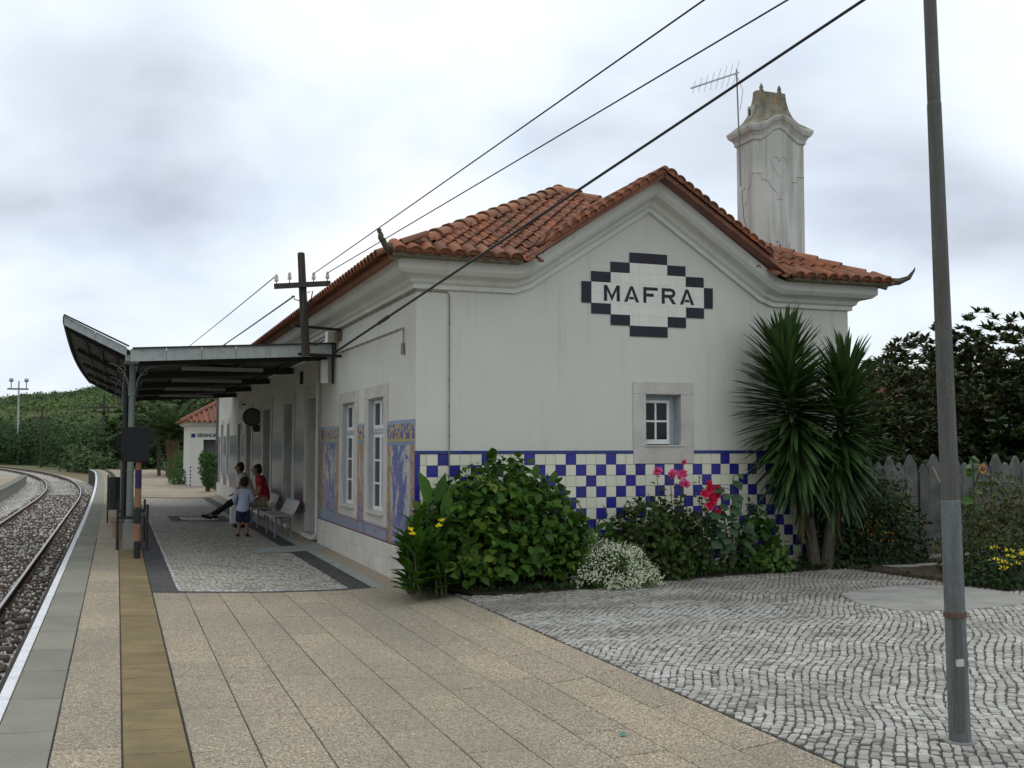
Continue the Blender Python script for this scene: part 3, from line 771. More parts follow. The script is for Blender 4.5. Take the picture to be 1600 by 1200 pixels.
# concrete patch outline
patch = [(7.30, 9.70), (7.05, 9.1), (7.12, 8.55), (7.6, 8.38), (8.3, 8.42), (8.95, 8.62), (9.1, 9.2), (8.95, 9.85), (8.4, 10.05), (7.8, 9.95)]
def inside(p, poly):
    c = False
    j = len(poly) - 1
    for i in range(len(poly)):
        if (poly[i][1] > p[1]) != (poly[j][1] > p[1]) and p[0] < (poly[j][0] - poly[i][0]) * (p[1] - poly[i][1]) / (poly[j][1] - poly[i][1]) + poly[i][0]:
            c = not c
        j = i
    return c
b = MB()
xs = list(np.linspace(3.487, 12.5, 40))
b.add([(x, y, gz(x) + 0.0005) for x in xs for y in (0.5, 13.0)], [(2 * i, 2 * i + 2, 2 * i + 3, 2 * i + 1) for i in range(len(xs) - 1)])
b.build('joint_sand', M['cobble_joint'], yard)
cs = []
rows = []
def wave(u, v): return 0.06 * math.sin(v * 1.15 + u * 0.55) + 0.022 * math.sin(v * 3.3 + u * 1.7) + 0.010 * math.sin(v * 6.1 - u * 2.0)
ANG = math.radians(40)
cA, sA = math.cos(ANG), math.sin(ANG)
def to_xy(u, v): return 3.5 + u * cA + v * sA, 1.0 - u * sA + v * cA      # rows run along v
def ok_stone(xm, ym): return ym < bed_y(xm) - 0.01 and not inside((xm, ym), patch) and math.hypot(xm - 4.31, ym - 4.72) > 0.085
# a row of edging stones along the slabs
y = 1.2
while y < 12:
    ln = rnd.uniform(.06, .11)
    pass
    y += ln
u = -8.2
while u < 8.4:
    wd = rnd.uniform(0.052, 0.066)
    v = 0.0 + rnd.uniform(0, .08)
    while v < 14.5:
        ln = rnd.uniform(0.042, 0.092)
        vm = v + ln / 2
        xm, ym = to_xy(u + wd / 2 + wave(u, vm), vm)
        if 3.494 < xm < 12 and 1.2 < ym < 12 and ok_stone(xm, ym):
            cs.append((xm + rnd.uniform(-.004, .004), ym + rnd.uniform(-.003, .003), wd, ln, (wave(u, v + ln) - wave(u, v)) / ln, -ANG + rnd.uniform(-.12, .12)))
        v += ln
    u += wd
cs = np.array(cs)
nC = len(cs)
fwd = np.array([math.sin(math.radians(20.1)), math.cos(math.radians(20.1))]); rt = np.array([fwd[1], -fwd[0]])
dep = cs[:, :2] @ fwd; lat = cs[:, :2] @ rt
inview = (lat / dep < 0.475) & (dep > 5.25)
order = np.argsort(np.where(inview, dep, 1e6))
near = set(order[:300].tolist())
def cobble_verts(i):
    xm, ym, wd, ln, sh, an = cs[i]
    ca_, sa_ = math.cos(an), math.sin(an)
    hx, hy = wd / 2 - rnd.uniform(.003, .0075), ln / 2 - rnd.uniform(.0015, .005)
    ci = 0.004
    h = 0.006 + rnd.uniform(-.0035, .005)
    tx, ty = rnd.uniform(-.07, .07), rnd.uniform(-.07, .07)
    v = []
    q = [(-1, -1), (1, -1), (1, 1), (-1, 1)]
    jit = [(rnd.uniform(-.006, .005) * a, rnd.uniform(-.008, .005) * b) for a, b in q]
    for (a, b), (ja, jb) in zip(q, jit):
        px, py = a * hx + ja, b * hy + jb
        v.append((px + sh * py, py, -0.045))
    for (a, b), (ja, jb) in zip(q, jit):
        px, py = a * hx + ja, b * hy + jb
        v.append((px + sh * py, py, h - 0.003 + tx * px + ty * py))
    for (a, b), (ja, jb) in zip(q, jit):
        px, py = a * (hx - ci) + ja, b * (hy - ci) + jb
        v.append((px + sh * py, py, h + tx * px + ty * py))
    v = [(p[0] * ca_ - p[1] * sa_, p[0] * sa_ + p[1] * ca_, p[2]) for p in v]
    v = [(max(p[0], 3.4885 - xm), p[1], p[2]) for p in v]
    return v
CF = [(0, 1, 5, 4), (1, 2, 6, 5), (2, 3, 7, 6), (3, 0, 4, 7), (4, 5, 9, 8), (5, 6, 10, 9), (6, 7, 11, 10), (7, 4, 8, 11), (8, 9, 10, 11)]
allv, allf = [], []
for i in range(nC):
    v = cobble_verts(i)
    xm, ym = cs[i, 0], cs[i, 1]
    z = gz(xm, 0)
    if i in near:
        me = MB().add(v, CF).mesh('cobblestone', M['cobble'])
        o = link('cobblestone', me, yard)
        o.location = Vector((xm, ym, z)) - W[yard.name]
    else:
        k = len(allv)
        allv += [(p[0] + xm - 6, p[1] + ym - 8, p[2] + z) for p in v]
        allf += [tuple(k + q for q in f) for f in CF]
o = link('cobblestone_paving', fastmesh('cobblestone_paving', allv, allf, M['cobble']), yard)
o['kind'] = 'stuff'
pb = MB()
pc = (8.1, 9.2)
ring = []
for i in range(len(patch)):
    a, b_ = patch[i], patch[(i + 1) % len(patch)]
    for tt in (0, 0.5):
        ring.append((a[0] + (b_[0] - a[0]) * tt, a[1] + (b_[1] - a[1]) * tt))
pb.prism([(p[0], p[1], -0.03) for p in ring], (0, 0, 0.052))
pb.build('concrete_patch', M['concrete'], kind='structure', bevel=0.012)
kb = MB()
for (x0, x1, y0, y1) in ((9.32, 10.9, 11.35, 11.55),):
    kb.cbox(x0, x1, y0, y1, -0.03, 0.06, 0.015)
kb.build('garden_kerb', M['concrete'], kind='structure')
b = MB()
b.add([(-.03, 0, .008), (.0, -.018, .016), (.035, .004, .01), (.012, .03, .02), (0, .006, .028)], [(0, 1, 4), (1, 2, 4), (2, 3, 4), (3, 0, 4), (3, 2, 1, 0)])
o = b.build('litter_scrap', M['teal']); o.location = (2.78, 5.72, gz(2.78)); tag(o, 'tiny crumpled teal scrap lying on the tan paving slabs', 'litter')

# island platform on the other side of the track
isl = MB()
pts = [(-4.75, 4), (-4.75, 20), (-4.75, 34), (-4.78, 46), (-4.92, 56), (-5.2, 67), (-5.72, 80)]
vs, fs = [], []
for x, y in pts:
    vs += [(x, y, -1.0), (x, y, -0.40), (x + .05, y, -0.40), (x + .05, y, -0.35), (x - .3, y, -0.35), (x - 2.6, y, -0.35), (x - 2.6, y, -1.0)]
for j in range(len(pts) - 1):
    fs += [(j * 7 + k, j * 7 + k + 1, (j + 1) * 7 + k + 1, (j + 1) * 7 + k) for k in range(6)]
fs += [tuple((len(pts) - 1) * 7 + k for k in range(7))]
isl.add(vs, fs)
island = isl.build('island_platform', mat('island_wall', (0.20, 0.20, 0.175), (0.15, 0.15, 0.135), rough=0.9, scale=2, stretch=(1, 4, 1)), kind='structure')
b = MB()
for j in range(len(pts) - 1):
    (xa, ya), (xb_, yb_) = pts[j], pts[j + 1]
    b.add([(xa - .35, ya, -0.345), (xa - 2.6, ya, -0.345), (xb_ - 2.6, yb_ - .5, -0.345), (xb_ - .35, yb_, -0.345)], [(0, 1, 2, 3)])
b.build('island_paving', M['slab'], island)
pn = MB().cbox(-0.012, 0.018, -0.235, 0.235, -0.6, 0.0, 0.01).mesh('wall_panel', mat('island_panel', (0.25, 0.25, 0.22), (0.19, 0.19, 0.17), rough=0.9, scale=2, rand=0.12))
for y in np.arange(40, 79.5, 0.6):
    o = link('wall_panel', pn, island)
    xx = float(np.interp(y, [p[1] for p in pts], [p[0] for p in pts]))
    o.location = (xx, y, -0.41)
# ramp end
MB().add([(-5.72, 80, -0.35), (-8.3, 80, -0.35), (-9.4, 90, -1.0), (-6.6, 87, -1.0), (-5.72, 80, -1.0)], [(0, 3, 2, 1), (0, 4, 3)]).build('ramp', M['concrete'], island)
# ------------------------------------------------------------------ station building
BX0, BX1, BY0, BY1 = 3.286, 9.42, 12.25, 38.4
BXC = 6.355
ZC = 3.46           # underside of the cornice
st = thing('station_building', 'white railway station with MAFRA on its gable and red tiled roof', 'station', (BX0, BY0, 0))
def wall_x(name, x, depth, y0, y1, z0, z1, holes, m, parent):
    # wall in the plane x (outer face), thickness towards +x, with rectangular holes (y0,y1,z0,z1)
    ys = sorted(set([y0, y1] + [h[0] for h in holes] + [h[1] for h in holes]))
    b = MB()
    for a, c in zip(ys[:-1], ys[1:]):
        mid = (a + c) / 2
        hs = sorted([h for h in holes if h[0] < mid < h[1]], key=lambda h: h[2])
        z = z0
        for h in hs:
            if h[2] > z: b.box(x, x + depth, a, c, z, h[2])
            z = h[3]
        if z < z1: b.box(x, x + depth, a, c, z, z1)
    return b.build(name, m, parent)
# window and door openings of the platform front
W1, W2 = (15.67, 16.59, 0.72, 2.25), (13.83, 14.75, 0.72, 2.25)
doors = [(18.75, 19.85, 0.05, 2.45), (21.6, 22.7, 0.05, 2.45), (24.9, 26.1, 0.05, 2.45), (28.6, 29.7, 0.05, 2.45)]
wins_far = [(31.2, 32.0, 0.72, 2.25), (34.55, 35.25, 0.72, 2.3), (36.6, 37.35, 0.72, 2.3)]
holes = [(a - .006, b_ + .006, c - .006, d + .006) for a, b_, c, d in [W1, W2] + doors + wins_far]
wall_x('facade_wall', BX0, 0.28, BY0 + 0.28, BY1, 0, 3.8, holes, M['wall'], st)
# gable wall with its small window
GW = (6.30, 6.80, 1.60, 2.26)
b = MB()
_e = .006
for (x0, x1, z0, z1) in ((BX0, GW[0] - _e, 0, ZC), (GW[1] + _e, BX1, 0, ZC), (GW[0] - _e, GW[1] + _e, 0, GW[2] - _e), (GW[0] - _e, GW[1] + _e, GW[3] + _e, ZC)):
    b.box(x0, x1, BY0, BY0 + 0.28, z0, z1)
KL, KR, PKZ = BXC - 1.74, BXC + 1.74, 4.60
b.prism([(BX0, BY0, ZC), (BX1, BY0, ZC), (BX1, BY0, 3.75), (KR + .3, BY0, 3.75), (BXC, BY0, 4.9), (KL - .3, BY0, 3.75), (BX0, BY0, 3.75)], (0, 0.28, 0))
b.build('gable_wall', M['wall'], st)
b = MB()
b.box(BX1 - .28, BX1, BY0 + .28, BY1, 0, 3.8); b.box(BX0 + .28, BX1 - .28, BY1 - .28, BY1, 0, 3.8)
b.build('rear_wall', M['wall'], st)
b = MB()
b.box(BX0 + 1.2, BX0 + 1.25, BY0 + .5, BY1 - .5, 0, 3.4); b.box(BX0 + .3, BX1 - .4, BY0 + 1.2, BY0 + 1.25, 0, 3.4); b.box(BX0 + .28, BX0 + 1.2, BY0 + .28, BY1 - .3, 3.3, 3.35)
b.build('inner_wall', M['dark'], st)

# cornice: one moulded profile carried round the corner and up over the gable
prof = [(0.0, 0.0), (0.045, 0.0), (0.045, 0.05), (0.085, 0.075), (0.10, 0.115), (0.13, 0.135), (0.15, 0.14), (0.23, 0.15), (0.27, 0.185), (0.285, 0.20), (0.285, 0.305), (0.0, 0.305)]
th = math.atan2(PKZ - ZC, BXC - KL)
upL = Vector((-math.sin(th), 0, math.cos(th))); upR = Vector((math.sin(th), 0, math.cos(th)))
def mit(u0, u1):
    m = (u0 + u1).normalized(); return m / max(0.3, m.dot(u0))
Z = Vector((0, 0, 1)); SO = Vector((0, -1, 0))
h2 = th / 2
upm1 = Vector((-math.sin(h2), 0, math.cos(h2)))
upm2 = Vector((math.sin(h2), 0, math.cos(h2)))
path = [((BX0, BY1, ZC), Vector((-1, 0, 0)), Z), ((BX0, BY0, ZC), Vector((-1, -1, 0)), Z),
        ((KL - .10, BY0, ZC), SO, mit(Z, upm1)), ((KL + .10, BY0, ZC + .10 * math.tan(th)), SO, mit(upm1, upL)),
        ((BXC, BY0, PKZ), SO, mit(upL, upR)),
        ((KR - .10, BY0, ZC + .10 * math.tan(th)), SO, mit(upR, upm2)), ((KR + .10, BY0, ZC), SO, mit(upm2, Z)),
        ((BX1, BY0, ZC), Vector((1, -1, 0)), Z), ((BX1, BY1, ZC), Vector((1, 0, 0)), Z)]
b = MB()
n = len(prof)
vs = [Vector(p) + o * u + up * v for p, o, up in path for u, v in prof]
fs = [(i * n + k, i * n + (k + 1) % n, (i + 1) * n + (k + 1) % n, (i + 1) * n + k) for i in range(len(path) - 1) for k in range(n)]
fs += [tuple(range(n - 1, -1, -1)), tuple((len(path) - 1) * n + k for k in range(n))]
b.add(vs, fs)
corn = b.build('cornice', M['cornice'], st)

# roof shells under the tiles
EX0, EX1, EY0, EZ = 2.86, 9.85, 11.82, 3.775
RZ = 5.52
RY0 = EY0 + 3.4
RY1 = BY1 - 3.0
roof = MB()
A, B_, C_, D_ = (EX0, EY0, EZ), (EX1, EY0, EZ), (EX1, BY1 + .4, EZ), (EX0, BY1 + .4, EZ)
r0, r1 = (BXC, RY0, RZ), (BXC, RY1, RZ)
KXL, KXR = KL - 0.12, KR + 0.12
sl_h = (RZ - EZ) / (RY0 - EY0)
GZ = 4.955
gy = EY0 + (GZ - EZ) / sl_h
roof.add([A, B_, C_, D_, r0, r1, (KXL, EY0, EZ), (BXC, gy, GZ), (KXR, EY0, EZ)], [(0, 6, 7, 4), (7, 8, 1, 4), (1, 2, 5, 4), (2, 3, 5), (3, 0, 4, 5)])
roof = roof.build('roof', M['rooflead'], st)
sl_h = (RZ - EZ) / (RY0 - EY0)       # hip slope
sl_m = (RZ - EZ) / (BXC - EX0)       # main slope
GZ = 4.955                            # gablet ridge
gy = EY0 + (GZ - EZ) / sl_h
KXL, KXR = KL - 0.12, KR + 0.12
b = MB()
b.add([(KXL, EY0, EZ), (BXC, EY0, GZ), (KXR, EY0, EZ), (BXC, gy, GZ)], [(0, 1, 3), (1, 2, 3)])
b.build('gablet_roof', M['rooflead'], st)

# tile shapes
def wave_tile(wd, ln, nseg=7):
    b = MB()
    pr = []
    for i in range(nseg + 1):
        t_ = i / nseg
        z = 0.042 * math.sin(PI * min(1, t_ / 0.52)) if t_ < 0.52 else -0.012 * math.sin(PI * (t_ - 0.52) / 0.48)
        pr.append((t_ * wd, z))
    th_ = 0.016
    m_ = nseg + 1
    vs = [(x, 0, z + 0.035) for x, z in pr] + [(x, ln, z) for x, z in pr] + [(x, 0, z + 0.035 - th_) for x, z in pr]
    fs = [(i, i + 1, m_ + i + 1, m_ + i) for i in range(nseg)] + [(2 * m_ + i, 2 * m_ + i + 1, i + 1, i) for i in range(nseg)]
    return b.add(vs, fs)
def barrel(r0, r1, ln, nseg=8, th_=0.016):
    b = MB()
    vs, fs = [], []
    for (r, y, dz) in ((r0, 0, 0.018), (r1, ln, 0.0)):
        for k in range(nseg + 1):
            a = PI * k / nseg
            vs.append((-r * math.cos(a), y, r * math.sin(a) * 0.85 + dz))
    for k in range(nseg + 1):
        a = PI * k / nseg
        vs.append((-(r0 - th_) * math.cos(a), 0, (r0 - th_) * math.sin(a) * 0.85 + 0.018))
    m_ = nseg + 1
    fs = [(k, k + 1, m_ + k + 1, m_ + k) for k in range(nseg)] + [(2 * m_ + k, 2 * m_ + k + 1, k + 1, k) for k in range(nseg)]
    fs.append(tuple(len(vs) + k for k in range(m_ - 1, -1, -1)))
    vs = vs + [(-(r0 - th_ * .5) * math.cos(PI * k / nseg), .02, (r0 - th_ * .5) * math.sin(PI * k / nseg) * .85 + .016) for k in range(m_)]
    return b.add(vs, fs)
TW, TL, TP = 0.17, 0.34, 0.262
me_tile = wave_tile(TW, TL).mesh('roof_tile', M['roof'], smooth=False)
me_cap = barrel(0.125, 0.10, 0.42).mesh('ridge_tile', M['roofcap'], smooth=False)
me_verge = barrel(0.088, 0.072, 0.34).mesh('verge_tile', M['roof'], smooth=False)
stuffv, stufff = [], []
def put(me, name, org, xa, ya, parent, asobj=True, jitter=0.02):
    xa, ya = Vector(xa).normalized(), Vector(ya).normalized()
    za = xa.cross(ya).normalized()
    mtx = Matrix.Identity(4)
    for i, ax in enumerate((xa, ya, za)):
        for k in range(3): mtx[k][i] = ax[k]
    j = rnd.uniform(-jitter, jitter)
    rz = Matrix.Rotation(j, 4, 'Z') @ Matrix.Rotation(rnd.uniform(-jitter, jitter) * .6, 4, 'X')
    p = Vector(org)
    full = Matrix.Translation(p) @ mtx @ rz
    if asobj:
        o = link(name, me, parent)
        o.matrix_local = Matrix.Translation(-W[parent.name]) @ full
        return o
    k = len(stuffv)
    stuffv.extend([tuple(full @ v.co) for v in me.vertices])
    stufff.extend([tuple(k + q for q in f.vertices) for f in me.polygons])
# hip face towards the camera
ya = Vector((0, 1, sl_h)).normalized()
ntile = 0
rows = int((RY0 - EY0) * math.hypot(1, sl_h) / TP) + 1
for r in range(rows):
    s_ = r * TP - 0.08
    y = EY0 + s_ * ya.y; z = EZ + s_ * ya.z + 0.03
    ylv = y + 0.15
    f = (ylv - EY0) / (RY0 - EY0)
    xl, xr = EX0 + (BXC - EX0) * f, EX1 - (EX1 - BXC) * f
    x = EX0 - 0.02
    while x < EX1:
        zg = GZ - abs(x + TW / 2 - BXC) * (GZ - EZ) / (BXC - KXL)      # gablet surface height at this x
        if x + TW * 0.25 > xl and x + TW * 0.75 < xr and z > zg - 0.14:
            put(me_tile, 'roof_tile', (x, y, z + rnd.uniform(-.006, .006)), (1, 0, 0), ya, roof, asobj=(ntile < 296)); ntile += 1
        x += TW
# gablet slopes: barrel tiles lying across the rake, their ends to the yard
Ls = math.hypot(BXC - KXL, GZ - EZ)
for sgn in (-1, 1):
    dirv = Vector((sgn * (KXR - BXC), 0, -(GZ - EZ))).normalized()     # down the slope
    nv = int(Ls / 0.158)
    for k in range(nv):
        d = 0.07 + k * (Ls - 0.42) / nv
        p = Vector((BXC, 0, GZ)) + dirv * d
        depth = (p.z - EZ) / sl_h
        nrow = 3
        for q in range(nrow):
            if q * 0.29 > depth + 0.1: break
            o = put(me_verge, 'verge_tile', (p.x, EY0 - 0.10 + 0.29 * q, p.z + 0.045 + 0.006 * q), dirv * (1 if sgn > 0 else -1), (0, 1, 0.03), roof, asobj=(q < 2))
    # bedding below the barrels
    a = Vector((BXC, EY0 - .06, GZ + .02)); c = a + dirv * (Ls + 0.1)
    MB().beam(a + Vector((0, .05, .015)), a + dirv * (Ls - .03) + Vector((0, .05, .015)), 0.05, 0.05).build('verge_bedding', M['eaves'], roof)
MB().tube([(BXC, EY0 - .05, GZ + .09), (BXC, gy + .1, GZ + .07)], 0.055, 8).build('gablet_ridge', M['roofcap'], roof)
for sgn in (-1, 1):
    MB().tube([(BXC, gy, GZ + .05), (BXC + sgn * (KXR - BXC) * .8, gy + (EY0 - gy) * .8, GZ + (EZ - GZ) * .8 + .06)], 0.028, 6).build('valley_strip', M['rooflead'], roof)
# hips and ridge
def caps(p0, p1, step=0.34, cut=0):
    p0, p1 = Vector(p0), Vector(p1)
    d = (p1 - p0); n_ = int(d.length / step); d.normalize()
    side = d.cross(Vector((0, 0, 1))).normalized()
    for k in range(n_):
        put(me_cap, 'ridge_tile', p0 + d * (k * step + cut) + Vector((0, 0, 0.012)), side, d, roof, jitter=0.035)
for _x in (EX0 + .05, EX1 - .05): MB().tube([(_x, EY0 + .05, EZ + .02), (BXC, RY0, RZ + .02)], .085, 8).build('hip_mortar', M['lichen'], roof)
MB().tube([(BXC, RY0, RZ + .02), (BXC, RY1, RZ + .02)], .085, 8).build('hip_mortar', M['lichen'], roof)
caps((EX0 + .05, EY0 + .05, EZ), r0)
caps((EX1 - .05, EY0 + .05, EZ), r0)
caps(r0, (BXC, RY0 + 4, RZ))
MB().tube([(BXC, RY0 + 4, RZ + .06), (BXC, RY1, RZ + .06)], 0.11, 8).build('ridge_run', M['roofcap'], roof)
# eaves of the platform side: a row of barrel ends, and the rows above as joined geometry
ya2 = Vector((1, 0, sl_m)).normalized()
y = EY0 + 0.12
while y < BY1 + 0.3:
    for r in range(2):
        s_ = r * 0.33 - 0.13
        if r == 1 and y > 26: continue
        put(me_verge, 'eaves_tile', (EX0 + s_ * ya2.x, y, EZ + s_ * ya2.z + 0.03), (0, -1, 0), ya2, roof, asobj=False)
    y += 0.185
# the low run on the right above the horizontal cornice, and hip-face eaves barrels
for (xa_, xb_) in ((EX0 + .1, KXL - .05), (KXR + .05, EX1 - .05)):
    x = xa_
    while x < xb_:
        put(me_verge, 'eaves_tile', (x, EY0 - .10, EZ + 0.005), (1, 0, 0), ya, roof, asobj=False)
        x += 0.175
fm = fastmesh
me = bpy.data.meshes.new('eaves_tiles')
wv = W[roof.name]
me.from_pydata([(a - wv.x, b_ - wv.y, c - wv.z) for a, b_, c in stuffv], [], stufff); me.materials.append(M['roof'])
o = link('eaves_tiles', me, roof); o['kind'] = 'stuff'
MB().box(EX0 + .02, EX0 + .16, EY0 + .05, BY1 + .35, EZ - .012, EZ + .02).build('eaves_board', M['eaves'], roof)
for (xa_, xb_) in ((EX0 + .03, KXL - .02), (KXR + .02, EX1 - .03)):
    MB().box(xa_, xb_, EY0 - .03, EY0 + .2, EZ - .009, EZ + .05).build('eaves_bedding', M['lichen'], roof)
# corner ornaments
b = MB()
b.tube([(EX0 + .05, EY0 + .02, EZ + .05), (EX0 - .05, EY0 - .05, EZ + .07), (EX0 - .11, EY0 - .10, EZ + .12)], [.05, .045, .03], 6)
b.ball((EX0 - .13, EY0 - .10, EZ + .17), (.035, .035, .06), 6, 5); b.ball((EX0 - .15, EY0 - .11, EZ + .235), (.028, .024, .035), 6, 4)
b.ball((EX0 - .09, EY0 - .09, EZ + .13), (.028, .028, .035), 6, 4)
b.build('roof_ornament', M['bark'], roof)
b = MB()
b.tube([(EX1 - .1, EY0 + .05, EZ + .05), (EX1 + .06, EY0 - .04, EZ + .05), (EX1 + .17, EY0 - .1, EZ + .10), (EX1 + .235, EY0 - .13, EZ + .20), (EX1 + .25, EY0 - .13, EZ + .24)], [.06, .05, .035, .016, .006], 6)
b.build('roof_ornament', M['bark'], roof)

# dado of cream and blue tiles on the gable
dado = MB().box(BX0 - .004, BX1, BY0 - .006, BY0, 0.0, 1.505).build('tile_dado', M['joint'], st)
P1, P2 = 0.1365, 0.135
tme = {}
def tile_mesh(wd, ht, m, name, e=.002):
    return MB().add([(0, 0, 0), (wd, 0, 0), (wd, 0, ht), (0, 0, ht), (e, -.008, e), (wd - e, -.008, e), (wd - e, -.008, ht - e), (e, -.008, ht - e)],
                    [(4, 5, 6, 7), (0, 1, 5, 4), (1, 2, 6, 5), (2, 3, 7, 6), (3, 0, 4, 7)]).mesh(name, m)
tc_, tb_ = tile_mesh(P1 - .0022, P2 - .0022, M['cream_tile'], 'cream_tile'), tile_mesh(P1 - .0022, P2 - .0022, M['blue_tile'], 'blue_tile')
def isblue(i, j):
    if j % 2 == 1: return i % 2 != 0
    return i % 4 == (0 if (j // 2) % 2 == 0 else 2)
FX0, FX1, FZ0 = 6.118, 6.984, 1.375       # stone frame of the gable window cuts the dado
cnt = 0
sv = {True: ([], []), False: ([], [])}
for j in range(11):
    z = 1.505 - (j + 1) * P2
    for i in range(-2, 42):
        x = 3.555 + i * P1
        if x + P1 > BX1: continue
        x0, x1, z0, z1 = max(x, BX0 + .05), x + P1, z, z + P2
        if z1 > FZ0 and x1 > FX0 and x0 < FX1:
            if x0 >= FX0 and x1 <= FX1:
                z1 = FZ0 - .003
            elif x0 < FX0: x1 = FX0
            else: x0 = FX1
        if x1 - x0 < .02 or z1 - z0 < .01: continue
        bl = isblue(i, j)
        full = abs(x1 - x0 - P1) < 1e-4 and abs(z1 - z0 - P2) < 1e-4
        if cnt < 292 and j < 8:
            me = (tb_ if bl else tc_) if full else tile_mesh(x1 - x0 - .0022, z1 - z0 - .0022, M['blue_tile'] if bl else M['cream_tile'], 'cut_tile')
            o = link('tile', me, dado); cnt += 1
            o.location = Vector((x0 + .001, BY0 - .007 + rnd.uniform(-.0006, .0006), z0 + .001)) - W[dado.name]
        else:
            v, f = sv[bl]
            k = len(v)
            a0, a1, c0, c1, yy = x0 + .001, x1 - .001, z0 + .001, z1 - .001, BY0 - .015
            v += [(a0, yy, c0), (a1, yy, c0), (a1, yy, c1), (a0, yy, c1)]; f.append((k, k + 1, k + 2, k + 3))
for bl in (True, False):
    o = MB().add(*sv[bl]).build('lower_tiles', M['blue_tile'] if bl else M['cream_tile'], dado); o['kind'] = 'stuff'
for (x0, x1) in ((BX0 - .012, FX0 - .002), (FX1 + .002, BX1)):
    MB().cbox(x0, x1, BY0 - .022, BY0, 1.507, 1.545, .006).build('blue_moulding', M['blue_trim'], dado)
MB().box(BX0 - .012, BX0 + .045, BY0 - .016, BY0 - .001, 0.0, 1.505).build('blue_moulding', M['blue_tile'], dado)

# MAFRA sign: glazed tiles, stepped outline
sign = MB().box(BXC - .95, BXC + .93, BY0 - .004, BY0 + .01, 3.50, 3.60).build('station_sign', M['sign_white'], st)
SP = 0.134
sx0, szt = BXC - 7 * SP - .003, 4.065
layout = [(5, 9, 5, 5), (3, 11, 5, 9), (1, 13, 3, 11), (0, 14, 1, 13), (0, 14, 1, 13), (1, 13, 3, 11), (3, 11, 5, 9), (5, 9, 5, 5)]
sw = tile_mesh(SP - .0003, SP - .0003, M['sign_white'], 'sign_tile', .0006); sk = tile_mesh(SP - .0001, SP - .0001, M['sign_black'], 'sign_tile', .0006)
for j, (a, c, wa, wc) in enumerate(layout):
    for i in range(a, c):
        o = link('tile', sw if wa <= i < wc else sk, sign)
        o.location = Vector((sx0 + i * SP, BY0 - .006, szt - (j + 1) * SP)) - W[sign.name]
# letters, drawn as strokes
LH = 0.203; lb = szt - 4 * SP - LH / 2
LY = BY0 - .0155
def letter(ch, x, wd):
    b = MB(); s = 0.045
    def bar(pts): b.prism([(x + p[0] * wd, LY, lb + p[1] * LH) for p in pts], (0, 0.004, 0))
    k = s / wd; q = s / LH * 0.92
    if ch == 'M':
        bar([(0, 0), (k, 0), (k, 1), (0, 1)]); bar([(1 - k, 0), (1, 0), (1, 1), (1 - k, 1)])
        bar([(k, 1), (k, .66), (.5, .0), (.5, .36)]); bar([(.5, .36), (.5, .0), (1 - k, .66), (1 - k, 1)])
    elif ch == 'A':
        bar([(0, 0), (k * 1.05, 0), (.5, .78), (.5, 1), (.5 - k * .45, 1)]); bar([(1, 0), (.5 + k * .45, 1), (.5, 1), (.5, .78), (1 - k * 1.05, 0)])
        bar([(k * 1.05 + .085, .17), (1 - k * 1.05 - .085, .17), (1 - k * 1.05 - .165, .17 + q * .8), (k * 1.05 + .165, .17 + q * .8)])
    elif ch == 'F':
        bar([(0, 0), (k, 0), (k, 1), (0, 1)]); bar([(k, 1 - q), (1, 1 - q), (1, 1), (k, 1)]); bar([(k, .40), (.72, .40), (.72, .40 + q), (k, .40 + q)])
    elif ch == 'R':
        bar([(0, 0), (k, 0), (k, 1), (0, 1)])
        bar([(k, 1 - q), (.62, 1 - q), (.62, 1), (k, 1)]); bar([(k, .38), (.62, .38), (.62, .38 + q), (k, .38 + q)])
        ro, ri_ = (1 - .38) / 2, (1 - .38) / 2 - q
        cz = .69
        for t_ in range(6):
            a0, a1 = -PI / 2 + PI * t_ / 6, -PI / 2 + PI * (t_ + 1) / 6
            e = .34
            bar([(.62 + e * math.cos(a0), cz + ro * math.sin(a0)), (.62 + e * math.cos(a1), cz + ro * math.sin(a1)), (.62 + max(0, e - k) * math.cos(a1), cz + ri_ * math.sin(a1)), (.62 + max(0, e - k) * math.cos(a0), cz + ri_ * math.sin(a0))])
        bar([(.48, .38), (.48 + k * 1.2, .38), (1.0, 0), (1.0 - k * 1.25, 0)])
    return b.build('letter', M['sign_black'], sign)
for ch, x, wd in zip('MAFRA', (0.305, 0.585, 0.858, 1.122, 1.385), (0.222, 0.215, 0.208, 0.210, 0.212)):
    letter(ch, sx0 + x, wd)

